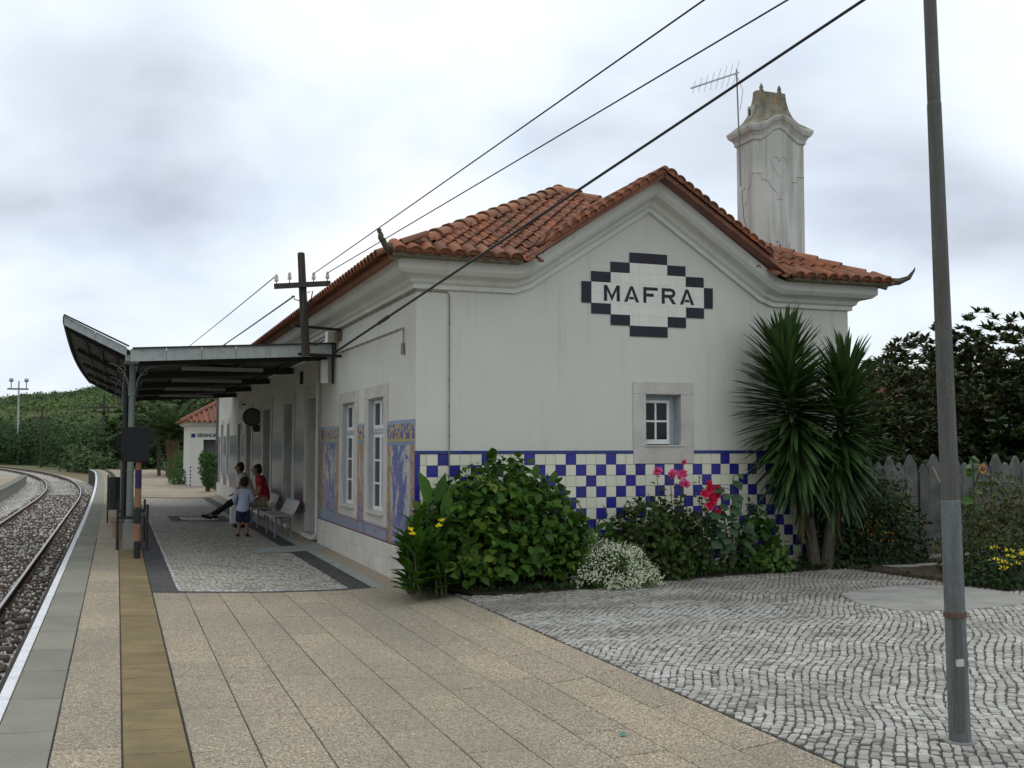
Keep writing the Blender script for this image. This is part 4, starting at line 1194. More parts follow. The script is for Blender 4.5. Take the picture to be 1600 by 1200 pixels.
# gable window
win = MB()
win.box(FX0, FX1, BY0 - .02, BY0 + .05, 2.26, 2.418); win.box(FX0, FX1, BY0 - .02, BY0 + .05, FZ0, 1.592)
win.box(FX0, GW[0], BY0 - .018, BY0 + .05, 1.592, 2.26); win.box(GW[1], FX1, BY0 - .018, BY0 + .05, 1.592, 2.26)
win = win.build('stone_window', M['stone'], st, bevel=.006)
MB().cbox(GW[0] - .02, GW[1] + .02, BY0 - .035, BY0 + .14, 1.593, 1.612, .004).build('sill', M['stone'], win)
b = MB()
b.box(GW[0], GW[0] + .012, BY0 + .05, BY0 + .2, 1.612, 2.26); b.box(GW[1] - .012, GW[1], BY0 + .05, BY0 + .2, 1.612, 2.26); b.box(GW[0] + .012, GW[1] - .012, BY0 + .05, BY0 + .2, 2.248, 2.26)
b.build('reveal', M['greypaint'], win)
def casement(x0, x1, z0, z1, y, nx_, nz, fr, mun, parent, axis='y', name='sash', bot=None):
    # frame with muntins; returns panes as parts too
    b = MB()
    def bx(a0, a1, c0, c1, d0, d1, bb):
        if axis == 'y': bb.box(a0, a1, y + d0, y + d1, c0, c1)
        else: bb.box(y + d0, y + d1, a0, a1, c0, c1)
    bt = bot or fr
    bx(x0, x0 + fr, z0, z1, 0, .04, b); bx(x1 - fr, x1, z0, z1, 0, .04, b)
    bx(x0 + fr, x1 - fr, z1 - fr, z1, .001, .041, b); bx(x0 + fr, x1 - fr, z0, z0 + bt, .001, .041, b)
    xs = np.linspace(x0 + fr, x1 - fr, nx_ + 1); zs = np.linspace(z0 + bt, z1 - fr, nz + 1)
    for xx in xs[1:-1]: bx(xx - mun / 2, xx + mun / 2, z0 + bt, z1 - fr, .004, .036, b)
    for zz in zs[1:-1]: bx(x0 + fr, x1 - fr, zz - mun / 2, zz + mun / 2, .006, .034, b)
    f = b.build(name, M['white'], parent)
    for i in range(nx_):
        for j in range(nz):
            p = MB(); bx(xs[i] + .003, xs[i + 1] - .003, zs[j] + .003, zs[j + 1] - .003, .016, .022, p)
            p.build('pane', M['glass'], parent)
    return f
casement(GW[0] + .015, GW[1] - .09, 1.625, 2.19, BY0 + .13, 2, 2, .035, .025, win, bot=.06)
MB().box(GW[1] - .088, GW[1] - .014, BY0 + .15, BY0 + .19, 1.613, 2.247).build('inner_shutter', M['greypaint'], win)
MB().box(GW[0] + .014, GW[1] - .014, BY0 + .17, BY0 + .2, 2.192, 2.246).build('head_rail', M['greypaint'], win)

# facade windows
def facade_window(h, far_=False):
    y0, y1, z0, z1 = h
    wd = 0.225 if not far_ else 0.16
    b = MB()
    b.box(BX0 - .02, BX0 + .06, y0 - wd, y1 + wd, z1, z1 + .17); b.box(BX0 - .02, BX0 + .06, y0 - wd, y1 + wd, z0 - .16, z0 - .03)
    b.box(BX0 - .018, BX0 + .06, y0 - wd, y0, z0 - .03, z1); b.box(BX0 - .018, BX0 + .06, y1, y1 + wd, z0 - .03, z1)
    s = b.build('stone_window', M['stone'], st, bevel=.006)
    MB().cbox(BX0 - .06, BX0 + .17, y0 - .03, y1 + .03, z0 - .03, z0, .006).build('sill', M['stone'], s)
    b = MB()
    b.box(BX0 + .003, BX0 + .25, y0 - .001, y0 + .012, z0, z1); b.box(BX0 + .003, BX0 + .25, y1 - .012, y1 + .001, z0, z1); b.box(BX0 + .003, BX0 + .25, y0 + .012, y1 - .012, z1 - .012, z1 + .001)
    b.build('reveal', M['greypaint'], s)
    zt = z0 + (z1 - z0) * .71
    MB().box(BX0 + .05, BX0 + .12, y0 + .013, y1 - .013, zt - .03, zt + .03).build('transom', M['greypaint'], s)
    ym = (y0 + y1) / 2
    for a, c in ((y0 + .014, ym - .002), (ym + .002, y1 - .014)):
        casement(a, c, z0 + .005, zt - .032, BX0 + .062, 1, 3, .055, .026, s, 'x')
        casement(a, c, zt + .032, z1 - .014, BX0 + .062, 1, 1, .05, .02, s, 'x')
facade_window(W1); facade_window(W2)
for h in wins_far: facade_window(h, True)
# doors with stone surrounds
for (y0, y1, z0, z1) in doors:
    b = MB()
    wd = 0.26
    b.box(BX0 - .045, BX0 + .06, y0 - wd, y0, 0.0, 0.40); b.box(BX0 - .045, BX0 + .06, y1, y1 + wd, 0.0, 0.40)
    b.box(BX0 - .03, BX0 + .06, y0 - wd, y0, 0.40, z1); b.box(BX0 - .03, BX0 + .06, y1, y1 + wd, 0.40, z1); b.box(BX0 - .03, BX0 + .06, y0 - wd, y1 + wd, z1, z1 + .25)
    s = b.build('stone_doorway', M['stone'], st, bevel=.008)
    MB().box(BX0 + .06, BX0 + .275, y0, y0 + .01, z0, z1).build('reveal', M['stone'], s)
    MB().box(BX0 + .06, BX0 + .275, y1 - .01, y1, z0, z1).build('reveal', M['stone'], s)
    MB().cbox(BX0 - .12, BX0 + .275, y0, y1, -.02, z0, .01).build('doorstep', M['stone'], s)
    zt = 1.95
    ym = (y0 + y1) / 2
    for a, c in ((y0 + .012, ym - .003), (ym + .003, y1 - .012)):
        b = MB(); b.box(BX0 + .2, BX0 + .24, a, c, z0 + .01, zt)
        for (p0, p1) in ((z0 + .12, z0 + .75), (z0 + .85, zt - .1)):
            b.box(BX0 + .188, BX0 + .2, a + .09, c - .09, p0, p1)
        b.build('door', M['doorgreen'], s)
    MB().box(BX0 + .19, BX0 + .24, y0 + .012, y1 - .012, zt + .002, zt + .06).build('transom', M['doorgreen'], s)
    MB().box(BX0 + .21, BX0 + .22, y0 + .012, y1 - .012, zt + .062, z1).build('pane', M['glass'], s)

# painted tile panels between the openings, with their base band
def panel(y0, y1, m, z0=0.54, z1=1.92):
    b = MB(); b.box(BX0 - .012, BX0 - .002, y0, y1, z0, z1)
    o = b.mesh('painted_tile_panel', m, ((BX0, (y0 + y1) / 2, (z0 + z1) / 2)))
    q = link('painted_tile_panel', o, st); q.location = Vector((BX0, (y0 + y1) / 2, (z0 + z1) / 2)) - W[st.name]
    return q
panel(BY0 + .0, 13.60, M['az1'], .37); panel(14.98, 15.44, M['az2']); panel(16.82, 18.46, M['az3'])
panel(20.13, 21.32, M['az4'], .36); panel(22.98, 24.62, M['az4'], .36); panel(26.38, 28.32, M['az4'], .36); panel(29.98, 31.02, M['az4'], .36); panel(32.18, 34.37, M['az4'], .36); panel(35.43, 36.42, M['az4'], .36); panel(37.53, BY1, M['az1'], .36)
for (y0, y1) in ((13.60, 16.82), (16.82, 18.46)):
    o = MB().box(BX0 - .0125, BX0 - .002, y0, y1, .37, .539 if y0 < 16 else .5395).build('tile_band', M['az_band'], st)
    b = MB()
    b.box(BX0 - .0145, BX0 - .0126, y0, y1, .372, .384)
    if y0 < 16:
        for (a, c) in ((13.60, 14.98), (14.98, 15.44), (15.44, 16.82)):
            b.box(BX0 - .0145, BX0 - .0126, a + .01, c - .01, .524, .536)
            b.box(BX0 - .0145, BX0 - .0126, a + .01, a + .028, .386, .524); b.box(BX0 - .0145, BX0 - .0126, c - .028, c - .01, .386, .524)
        for cy in (14.29, 16.13):
            for t_ in (-1, 1):
                b.prism([(BX0 - .0145, cy, .43), (BX0 - .0145, cy + t_ * .05, .475), (BX0 - .0145, cy + t_ * .03, .485), (BX0 - .0145, cy, .452)], (.0018, 0, 0))
    b.build('rose_line', M['az_pink'], o)
# stone plinth: blocks with open joints
pl = MB().box(BX0 - .035, BX0, BY0 - .035, 18.46, 0.0, 0.368).build('plinth', M['joint'], st)
for (z0, z1, offs) in ((-.06, .175, 0.0), (.18, .368, .45)):
    y = BY0 - .04 - offs
    while y < 18.47:
        a, c = max(y, BY0 - .045), min(y + .95, 18.47)
        if c - a > .05:
            MB().cbox(BX0 - .052, BX0 - .03, a + .003, c - .003, z0, z1, .004).build('plinth_stone', M['plinth'], pl)
        y += .95
y = 20.15
for (a, c) in ((20.13, 21.32), (22.98, 24.62), (26.38, 28.32), (29.98, 34.2), (34.2, 38.42)):
    MB().cbox(BX0 - .05, BX0, a + .003, c - .003, -.1, .355, .004).build('plinth_stone', M['plinth'], pl)

MB().box(BX0 - .02, BX0, 20.45, 20.75, 2.78, 3.02).build('vent', M['dark'], st)
# chimney
CX0, CX1, CY0, CY1 = 8.57, 9.42, 13.2, 13.66
ch = MB()
ch.box(CX0, CX1, CY0, CY1, 3.7, 6.12)
ch = ch.build('chimney', M['chimney'], st)
ccx, ccy, hw, hd = (CX0 + CX1) / 2, (CY0 + CY1) / 2, (CX1 - CX0) / 2, (CY1 - CY0) / 2
# moulded cap: rises in a curve over the middle of the wide faces
def capline(e, z, rise, seg=8):
    pts = []
    for i in range(seg + 1):
        t_ = -1 + 2 * i / seg
        pts.append((ccx + t_ * (hw + e), ccy - hd - e, z + rise * 0.5 * (1 + math.cos(PI * min(1, abs(t_) * 1.25)))))
    for i in range(seg + 1):
        t_ = 1 - 2 * i / seg
        pts.append((ccx + t_ * (hw + e), ccy + hd + e, z + rise * 0.5 * (1 + math.cos(PI * min(1, abs(t_) * 1.25)))))
    return pts
levels = [(0.001, 5.80, 0), (0.0015, 6.02, .21), (.025, 6.04, .21), (.03, 6.09, .21), (.055, 6.13, .21), (.085, 6.155, .21), (.105, 6.20, .20), (.11, 6.235, .19), (.09, 6.25, .18), (0.03, 6.30, .14), (-.05, 6.37, .09), (-.105, 6.46, .05), (-.145, 6.58, .02), (-.17, 6.72, 0), (-.18, 6.84, 0)]
rings = [capline(*l_) for l_ in levels]
def ringmesh(idx, close_top=False):
    b = MB(); n_ = len(rings[0])
    vs = [p for i in idx for p in rings[i]]
    fs = [(k * n_ + i, k * n_ + (i + 1) % n_, (k + 1) * n_ + (i + 1) % n_, (k + 1) * n_ + i) for k in range(len(idx) - 1) for i in range(n_)]
    if close_top: fs.append(tuple((len(idx) - 1) * n_ + i for i in range(n_)))
    return b.add(vs, fs)
ringmesh(range(0, 9)).build('cap_moulding', M['chimney'], ch)
ringmesh(range(8, 15), True).build('chimney_hood', M['lichen'], ch)
for sx in (-.15, .16):
    MB().lathe([(.035, 0), (.038, .015), (.024, .04), (.032, .06), (.022, .09), (.006, .125)], (ccx + sx, ccy - .02, 6.84), 8).build('finial', M['lichen'], ch)
MB().box(ccx - hw + .085, ccx - hw + .16, ccy - .06, ccy + .06, 6.42, 6.60).build('vent', M['chimney'], ch)
MB().box(ccx - hw + .080, ccx - hw + .10, ccy - .018, ccy + .018, 6.46, 6.56).build('vent_slot', M['dark'], ch)
# incised ornament on the faces: heart, drop and a shoulder line
b = MB()
def orn(pts, r=.007): b.tube(pts, r, 5)
fy = CY0 - .002
ht_ = []
for i in range(17):
    a = 2 * PI * i / 16
    ht_.append((ccx + .13 * math.sin(a) ** 3 * 1.05, fy, 5.70 + .011 * (13 * math.cos(a) - 5 * math.cos(2 * a) - 2 * math.cos(3 * a) - math.cos(4 * a))))
orn(ht_)
for sgn in (-1, 1):
    orn([(ccx + sgn * hw, fy, 5.55), (ccx + sgn * .30, fy, 5.55), (ccx + sgn * .30, fy, 5.47), (ccx + sgn * .20, fy, 5.46), (ccx + sgn * .13, fy, 5.36), (ccx + sgn * .05, fy, 5.30), (ccx + sgn * .012, fy, 5.22)], .008)
orn([(ccx - .04, fy, 5.20), (ccx + .04, fy, 5.20)], .010)
orn([(CX0 - .002, CY0 + .0, 5.55), (CX0 - .002, CY0 + .06, 5.55), (CX0 - .002, CY0 + .1, 5.40), (CX0 - .002, CY0 + .17, 5.33), (CX0 - .002, CY0 + .19, 5.16), (CX0 - .002, CY0 + .25, 5.14)], .010)
b.build('ornament', M['chimney'], ch)
# weeds growing at the chimney foot
wd_ = thing('wall_weed', 'sprigs of dry weed growing at the foot of the chimney', 'weed', (9.0, 13.1, 4.2))
b = MB(); lv = []
for k in range(7):
    x = 8.95 + rnd.uniform(-.2, .25); h = rnd.uniform(.15, .42)
    tip = (x + rnd.uniform(-.08, .08), 13.1, 4.2 + h)
    b.tube([(x, 13.12, 4.15), tip], .004, 4)
    for q in range(5):
        t_ = rnd.uniform(.4, 1); c = (x + (tip[0] - x) * t_ + rnd.uniform(-.03, .03), 13.1 + rnd.uniform(-.02, .02), 4.15 + (h + .05) * t_)
        b.add([(c[0] - .015, c[1], c[2]), (c[0], c[1] - .01, c[2] - .02), (c[0] + .015, c[1], c[2]), (c[0], c[1], c[2] + .02)], [(0, 1, 2, 3)])
b.build('sprig', M['rust'], wd_)

# cables pinned to the walls
cb = MB()
def pinned(name, pts, r, m, parent=None, pins=0.35):
    b = MB(); b.tube(pts, r, 5)
    for a, c in zip(pts[:-1], pts[1:]):
        a, c = Vector(a), Vector(c); n_ = int((c - a).length / pins)
        for k in range(1, n_ + 1):
            p = a + (c - a) * (k / (n_ + 1)); b.ball(p, .014, 5, 4)
    return b.build(name, m, parent)
o = pinned('wall_cable', [(3.27, 17.0, 3.435), (3.27, 12.235, 3.435), (3.66, 12.235, 3.435), (3.69, 12.23, 3.40), (3.69, 12.225, 0.05)], .008, M['greycable']); tag(o, 'thin grey cable pinned under the cornice and down the gable wall', 'cable')
o = pinned('wall_cable', [(3.27, 16.9, 3.08), (3.27, 12.8, 3.05), (3.268, 12.78, 3.03), (3.266, 12.78, 2.84)], .008, M['greycable']); tag(o, 'short cable pinned along the platform front below the upper one', 'cable')
MB().tube([(3.262, 12.78, 2.86), (3.262, 12.78, 2.72)], [.022, .03], 6).build('cable_end', M['greycable'], o)
o = pinned('drainpipe', [(3.22, 18.47, 3.4), (3.22, 18.47, 0.1), (3.15, 18.47, .04)], .035, M['stone'], None, 1.2); tag(o, 'slim pale downpipe beside the first doorway', 'drainpipe')
# ------------------------------------------------------------------ platform canopy
cp = thing('platform_canopy', 'grey butterfly canopy over the platform on a row of steel posts', 'canopy', (0.19, 17.2, 0))
CY_0, CY_1 = 17.2, 33.8
VX, VZ = 0.19, 3.03
TX, TZ = -0.78, 3.50
RX, RZc = 3.27, 3.20
def cbow(y): t_ = (y - CY_0) / (CY_1 - CY_0); return -0.10 * math.sin(PI * t_)
def sheet(name, x0, z0, x1, z1, bow0, bow1):
    # corrugated sheet, ribs across the line
    b = MB(); ys_ = np.arange(CY_0, CY_1 + .01, 0.055); vs = []
    for k, y in enumerate(ys_):
        dz = 0.012 if (k // 2) % 2 else -0.012
        vs += [(x0 + bow0 * cbow(y), y, z0 + dz), (x1 + bow1 * cbow(y), y, z1 + dz)]
    return b.add(vs, [(2 * k, 2 * k + 1, 2 * k + 3, 2 * k + 2) for k in range(len(ys_) - 1)]).build(name, M['sheet'], cp)
sheet('roof_sheet', TX, TZ, VX, VZ, 1, 0); sheet('roof_sheet', VX, VZ, RX, RZc, 0, 0)
# gutter, fascia boards
MB().box(VX - .10, VX + .10, CY_0 + .03, CY_1, VZ - .14, VZ - .05).build('gutter', M['fascia'], cp)
def fascia(p0, p1, h, n_):
    p0, p1 = Vector(p0), Vector(p1)
    for k in range(n_):
        a = p0 + (p1 - p0) * (k / n_); c = p0 + (p1 - p0) * ((k + 1) / n_)
        d = (c - a).normalized() * .003
        b = MB()
        b.prism([a + d, c - d, c - d + Vector((0, 0, -h)), a + d + Vector((0, 0, -h))], (0, .025, 0))
        b.build('fascia_board', M['fascia'], cp)
fascia((TX, CY_0 - .03, TZ + .03), (VX - .08, CY_0 - .03, VZ + .06), .135, 2)
fascia((VX - .03, CY_0 - .033, VZ + .035), (RX, CY_0 - .033, RZc + .04), .19, 6)
b = MB()
b.beam((TX, CY_0 - .035, TZ + .045), (VX - .05, CY_0 - .035, VZ + .075), .07, .02); b.beam((VX, CY_0 - .035, VZ + .048), (RX, CY_0 - .035, RZc + .053), .07, .02)
b.build('fascia_cap', M['iron'], cp)
b = MB()
for y in np.arange(CY_0, CY_1, .8):
    b.beam((TX + cbow(y), y, TZ - .02), (TX + cbow(min(y + .8, CY_1)), min(y + .8, CY_1), TZ - .02), .03, .10)
b.build('edge_board', M['iron'], cp)
# rafters and purlins
for y in (18.0, 21.6, 25.2, 28.8, 32.4):
    MB().beam((VX, y, VZ - .10), (RX, y, RZc - .10), .08, .13).build('rafter', M['iron'], cp)
    MB().beam((VX, y, VZ - .08), (TX + .06, y, TZ - .08), .08, .12).build('rafter', M['iron'], cp)
for f in (.3, .62, .9):
    x, z = VX + (RX - VX) * f, VZ + (RZc - VZ) * f
    MB().box(x - .03, x + .03, CY_0 + .05, CY_1, z - .075, z - .015).build('purlin', M['iron'], cp)
for f in (.25, .5, .75):
    x, z = VX + (TX - VX) * f, VZ + (TZ - VZ) * f
    MB().box(x - .025, x + .025, CY_0 + .05, CY_1, z - .07, z - .018).build('purlin', M['iron'], cp)
MB().beam((VX + .15, 18.1, VZ - .06), (RX - .6, 21.5, RZc - .09), .05, .05).build('wind_brace', M['iron'], cp)
for y in (19.8, 23.4, 27.0, 30.6):
    l_ = MB().box(1.05, 2.45, y - .07, y + .07, VZ - .09, VZ - .03).build('strip_light', M['fascia'], cp)
# posts
def scroll(sx):
    b = MB()
    pts = []
    for k in range(9):
        a = PI / 2 * k / 8
        pts.append((sx * (.05 + .30 * (1 - math.cos(a))), 0, 2.45 + .42 * math.sin(a)))
    b.tube(pts, .012, 5)
    pts = [(sx * (.16 + .055 * math.cos(a)), 0, 2.78 + .055 * math.sin(a)) for a in np.linspace(0, 2 * PI, 11)]
    b.tube(pts, .009, 4)
    return b
for i, y in enumerate((18.0, 21.6, 25.2, 28.8, 32.4)):
    ps = MB()
    x = 0.205
    zb = gz(x, y)
    p = MB()
    p.lathe([(.075, zb + .40), (.075, zb + .43), (.055, zb + .46), (.052, zb + 1.2), (.058, zb + 1.21), (.058, zb + 1.24), (.05, zb + 1.25), (.048, 2.38), (.062, 2.40), (.062, 2.46), (.05, 2.48), (.047, 2.92)], (x, y, 0), 12)
    p.box(x - .07, x + .07, y - .07, y + .07, 2.90, 2.95)
    pst = p.build('post', M['steel_grey'], cp, smooth=False)
    MB().cbox(x - .10, x + .10, y - .10, y + .10, zb - .02, zb + .40, .012).build('base_block', M['concrete'], pst)
    for sx in (-1, 1):
        o = scroll(sx).build('scroll_bracket', M['steel_grey'], pst)
        o.location = Vector((x, y, 0 if sx > 0 else .03)) - W[cp.name]
        for v in o.data.vertices: v.co += W[cp.name]
MB().tube([(0.12, 18.1, 2.9), (0.11, 18.1, 0.45)], .04, 8).build('downpipe', M['iron'], cp)

# square board on a banded post in front of the railings
bx, by = 0.297, 16.5
bz = gz(bx, by)
sg = thing('platform_board', 'square black board on an orange and black banded post at the canopy end', 'sign', (bx, by, bz))
bands = [(0.0, .245, 'iron'), (.245, .495, 'orange'), (.495, .73, 'iron'), (.73, 1.0, 'orange'), (1.0, 1.27, 'purple'), (1.27, 1.62, 'orange')]
for z0, z1, mm in bands:
    MB().tube([(bx, by, bz + z0), (bx, by, bz + min(z1, 1.50))], .048 if z1 < 1.3 else .04, 10).build('post_band', M[mm], sg)
brd = MB().box(0.06, 0.445, by - .095, by - .045, 1.375, 1.875).build('board', M['black'], sg, bevel=.006)
b = MB(); b.box(.09, .415, by - .043, by + .02, 1.50, 1.83); b.box(-.01, .055, by + .2, by + .55, 1.50, 1.75)
b.build('back_housing', M['black'], sg)

# railing / planter stand and bins between the posts
rl = thing('platform_railing', 'dark iron railing frame around the foot of the first canopy post', 'railing', (0.24, 18.6, gz(.24)))
b = MB()
for x in (0.03, 0.465):
    b.tube([(x, 17.8, gz(x) - .01), (x, 17.8, .69)], .022, 6)
    b.tube([(x, 19.6, gz(x) - .01), (x, 19.6, .69)], .022, 6)
    b.tube([(x, 17.8, .47), (x, 19.6, .47)], .016, 6)
b.build('upright', M['iron'], rl)
b = MB(); b.beam((.03, 17.8, .49), (.465, 17.8, .49), .03, .045); b.beam((.03, 19.6, .49), (.465, 19.6, .49), .03, .045)
b.build('crossbar', M['iron'], rl)
pt = thing('plant_pot', 'round terracotta flower pot behind the first canopy post', 'plant pot', (.07, 19.9, gz(.07)))
MB().lathe([(.10, -.01), (.15, .30), (.17, .31), (.17, .36), (.14, .36), (.13, .30)], (.07, 19.9, .0), 14).build('pot', mat('pot_clay', (.33, .25, .19), rough=.9), pt)
bn = thing('litter_bin', 'dark slatted litter bin on the platform edge side of the posts', 'bin', (-.01, 24.0, 0))
b = MB(); b.lathe([(.15, .28), (.17, .30), (.17, .95), (.14, .95), (.13, .4)], (-.01, 24, 0), 12); b.build('basket', M['iron'], bn)
b = MB(); b.tube([(-.16, 24, -.02), (-.16, 24, 1.0)], .018, 6); b.tube([(.14, 24, -.02), (.14, 24, 1.0)], .018, 6); b.build('upright', M['iron'], bn)
cb_ = thing('control_cabinet', 'narrow grey cabinet behind the first canopy post', 'cabinet', (.17, 22.6, 0))
MB().cbox(.07, .27, 22.4, 22.7, -.02, 1.3, .01).build('case', M['steel_grey'], cb_)
MB().box(.085, .255, 22.392, 22.4, .1, 1.25).build('door', M['fascia'], cb_)

# clock, lamp, boxes and the loudspeaker on the front
ck = thing('station_clock', 'round black double faced platform clock on a wall bracket', 'clock', (3.13, 27, 2.3))
def disc(y0, y1, r, m, name, z=2.31):
    b = MB(); n_ = 24
    b.add([(3.10 + r * math.cos(2 * PI * k / n_), y, z + r * math.sin(2 * PI * k / n_)) for y in (y0, y1) for k in range(n_)],
          [tuple(range(n_)), tuple(range(2 * n_ - 1, n_ - 1, -1))] + [(k, n_ + k, n_ + (k + 1) % n_, (k + 1) % n_) for k in range(n_)])
    return b.build(name, m, ck)
disc(26.92, 27.08, .225, M['iron'], 'case')
disc(26.912, 26.919, .185, mat('clock_face', (.10, .095, .08), rough=.3), 'face')
b = MB(); b.beam((3.10, 26.908, 2.31), (3.17, 26.908, 2.43), .004, .015, (0, 1, 0)); b.beam((3.10, 26.908, 2.31), (3.03, 26.908, 2.28), .004, .02, (0, 1, 0)); b.build('hand', M['black'], ck)
b = MB(); b.box(3.10, 3.30, 26.97, 27.03, 2.02, 2.07); b.box(3.14, 3.29, 26.93, 27.07, 1.95, 2.12); b.build('bracket', M['iron'], ck)
wl = thing('wall_lamp', 'small white lamp fixed high on the front beyond the clock', 'lamp', (3.2, 30.3, 2.75))
MB().box(3.1, 3.2, 30.2, 30.4, 2.62, 2.85).build('shade', M['white'], wl)
MB().box(3.2, 3.29, 30.26, 30.34, 2.72, 2.77).build('bracket', M['iron'], wl)
ls = thing('loudspeaker', 'white column loudspeaker hung under the canopy end on a black bar', 'loudspeaker', (3.2, 17.4, 2.7))
MB().cbox(3.09, 3.19, 17.38, 17.52, 2.62, 3.0, .01).build('case', M['white'], ls)
MB().tube([(3.235, 17.2, 3.25), (3.235, 17.2, 2.60)], .026, 6).build('bar', M['cable'], ls)
jb = thing('junction_box', 'beige junction box with cables under the cornice by the pole', 'junction box', (3.2, 17.1, 3.4))
MB().cbox(3.10, 3.285, 16.95, 17.15, 3.25, 3.43, .01).build('case', M['porcelain'], jb)
MB().cbox(3.2, 3.285, 16.72, 16.93, 3.27, 3.41, .01).build('side_case', mat('brown_box', (.22, .16, .12), rough=.8), jb)
b = MB()
for k in range(3): b.tube([(3.19 + .03 * k, 17.05, 3.25), (3.2 + .03 * k, 17.06 + .04 * k, 3.12), (3.235, 17.2, 3.0)], .010, 5)
b.tube([(2.6, 16.34, 3.38), (2.72, 16.5, 3.20), (2.9, 16.8, 3.17), (3.05, 17, 3.28)], .008, 5)
b.build('cable_loop', M['cable'], jb)

# tarred telegraph pole bracketed off the front
tp = thing('telegraph_pole', 'short tarred telegraph pole bracketed off the front wall, crossarm with four insulators', 'telegraph pole', (2.62, 16.3, 2.95))
MB().tube([(2.655, 16.3, 2.96), (2.60, 16.3, 3.9), (2.565, 16.3, 4.52), (2.565, 16.3, 4.535)], [.066, .06, .055, .035], 12).build('pole', M['wood'], tp)
MB().beam((2.16, 16.22, 3.985), (3.00, 16.22, 4.075), .07, .075).build('crossarm', M['wood'], tp)
ins = []
for x in (2.19, 2.385, 2.745, 2.955):
    z = 4.06 + (x - 2.19) * .107
    if x == 2.385: z += .02
    b = MB(); b.lathe([(.026, 0), (.031, .012), (.028, .05), (.02, .062), (.026, .075), (.016, .105), (.004, .115)], (x, 16.22, z), 10)
    q = b.build('insulator', M['porcelain'], tp); ins.append((x, 16.22, z + .09))
    MB().tube([(x, 16.22, z - .09), (x, 16.22, z + .01)], .007, 5).build('pin', M['iron'], q)
b = MB(); b.beam((2.46, 16.33, 3.42), (3.27, 16.75, 3.425), .04, .04); b.beam((2.55, 16.33, 2.99), (3.27, 16.75, 3.01), .04, .045); b.build('wall_bracket', M['iron'], tp)
b = MB(); b.tube([(2.42, 16.25, 3.83), (2.44, 16.25, 3.865), (2.47, 16.25, 3.85), (2.46, 16.25, 3.81), (2.55, 16.27, 3.79)], .008, 5); b.tube([(2.66, 16.25, 3.92), (2.74, 16.25, 3.95), (2.70, 16.26, 3.75), (2.65, 16.26, 3.55)], .009, 5); b.build('hook', M['iron'], tp)

def wire(name, p0, p1, r, label, sag=0.0, ext=1.0, m='cable', group=None, n_=24):
    p0, p1 = Vector(p0), Vector(p1)
    pts = []
    for k in range(n_ + 1):
        t_ = ext * k / n_
        pts.append(p0 + (p1 - p0) * t_ + Vector((0, 0, -sag * 4 * (k / n_) * (1 - k / n_))))
    o = MB().tube(pts, r, 6).build(name, M[m])
    return tag(o, label, 'wire', group)
wire('overhead_wire', ins[2], (3.53, 6, 4.50), .0065, 'thin overhead wire running up from the pole, left of the two thin ones', .0, 2.2)
wire('overhead_wire', ins[3], (4.15, 6, 4.59), .0065, 'thin overhead wire running up from the pole, right of the two thin ones', .01, 2.2)
o = wire('overhead_cable', (3.22, 17.1, 3.08), (2.40, 3, 3.145), [max(.0055, .019 - .0135 * 2.2 * k / 24) for k in range(25)], 'thick black cable rising from the front wall across the gable and sky', .0, 2.2)
MB().tube([Vector((3.22, 17.1, 3.08)).lerp(Vector((2.4, 3, 3.145)), f) for f in (.30, .35)], .022, 6).build('cable_clamp', M['cable'], o)
wire('overhead_wire', (2.45, 16.25, 3.85), (-1.66, 140, 7.0), .012, 'dark wire leaving the pole along the roof edge towards the far poles', .9, 1.0)
wire('overhead_wire', ins[0], (-2.3, 140, 7.2), .008, 'faint wire leaving the pole for the far poles, above the dark one', .7, 1.0)

# galvanised lamp post in the yard
lp = thing('lamp_post', 'tall stepped grey steel lamp post standing in the cobbles at right', 'lamp post', (4.31, 4.72, gz(4.31)))
def lean(z): return 4.312 - .022 * z
p0 = gz(4.31)
MB().tube([(lean(0), 4.72, p0 - .03), (lean(1.30), 4.72, 1.30), (lean(1.305), 4.72, 1.305)], [.0585, .0525, .050], 10).build('base_section', M['lamp_zinc'], lp)
MB().tube([(lean(1.3), 4.72, 1.3), (lean(3.5), 4.72, 3.50), (lean(3.51), 4.72, 3.51)], [.050, .039, .037], 10).build('middle_section', M['lamp_old'], lp)
MB().tube([(lean(3.5), 4.72, 3.5), (lean(6.2), 4.72, 6.2)], [.0365, .030], 10).build('upper_section', M['lamp_old'], lp)
b = MB(); b.tube([(lean(6.2), 4.72, 6.2), (lean(6.4) , 4.72, 6.38), (lean(6.5) - .3, 4.6, 6.5), (lean(6.5) - .9, 4.4, 6.52)], .025, 8); b.build('lamp_arm', M['lamp_old'], lp)
MB().cbox(lean(6.5) - 1.4, lean(6.5) - .85, 4.15, 4.4, 6.46, 6.58, .03).build('lamp_head', M['steel_grey'], lp)
b = MB(); b.tube([(lean(.70) - .004, 4.715, .675), (lean(.70) - .004, 4.715, .70)], [.062, .0615], 10); b.build('rust_band', M['rust'], lp)
b = MB(); b.box(lean(.4) - .052, lean(.4) - .022, 4.655, 4.69, .08, .66); b.build('cable_cover', M['lamp_old'], lp)
MB().cbox(lean(.5) - .05, lean(.5) - .012, 4.652, 4.672, .42, .46, .004).build('label_plate', M['porcelain'], lp)
MB().tube([(4.312, 4.72, p0 - .012), (4.312, 4.72, p0 + .014)], .085, 14).build('mortar_collar', M['concrete'], lp)

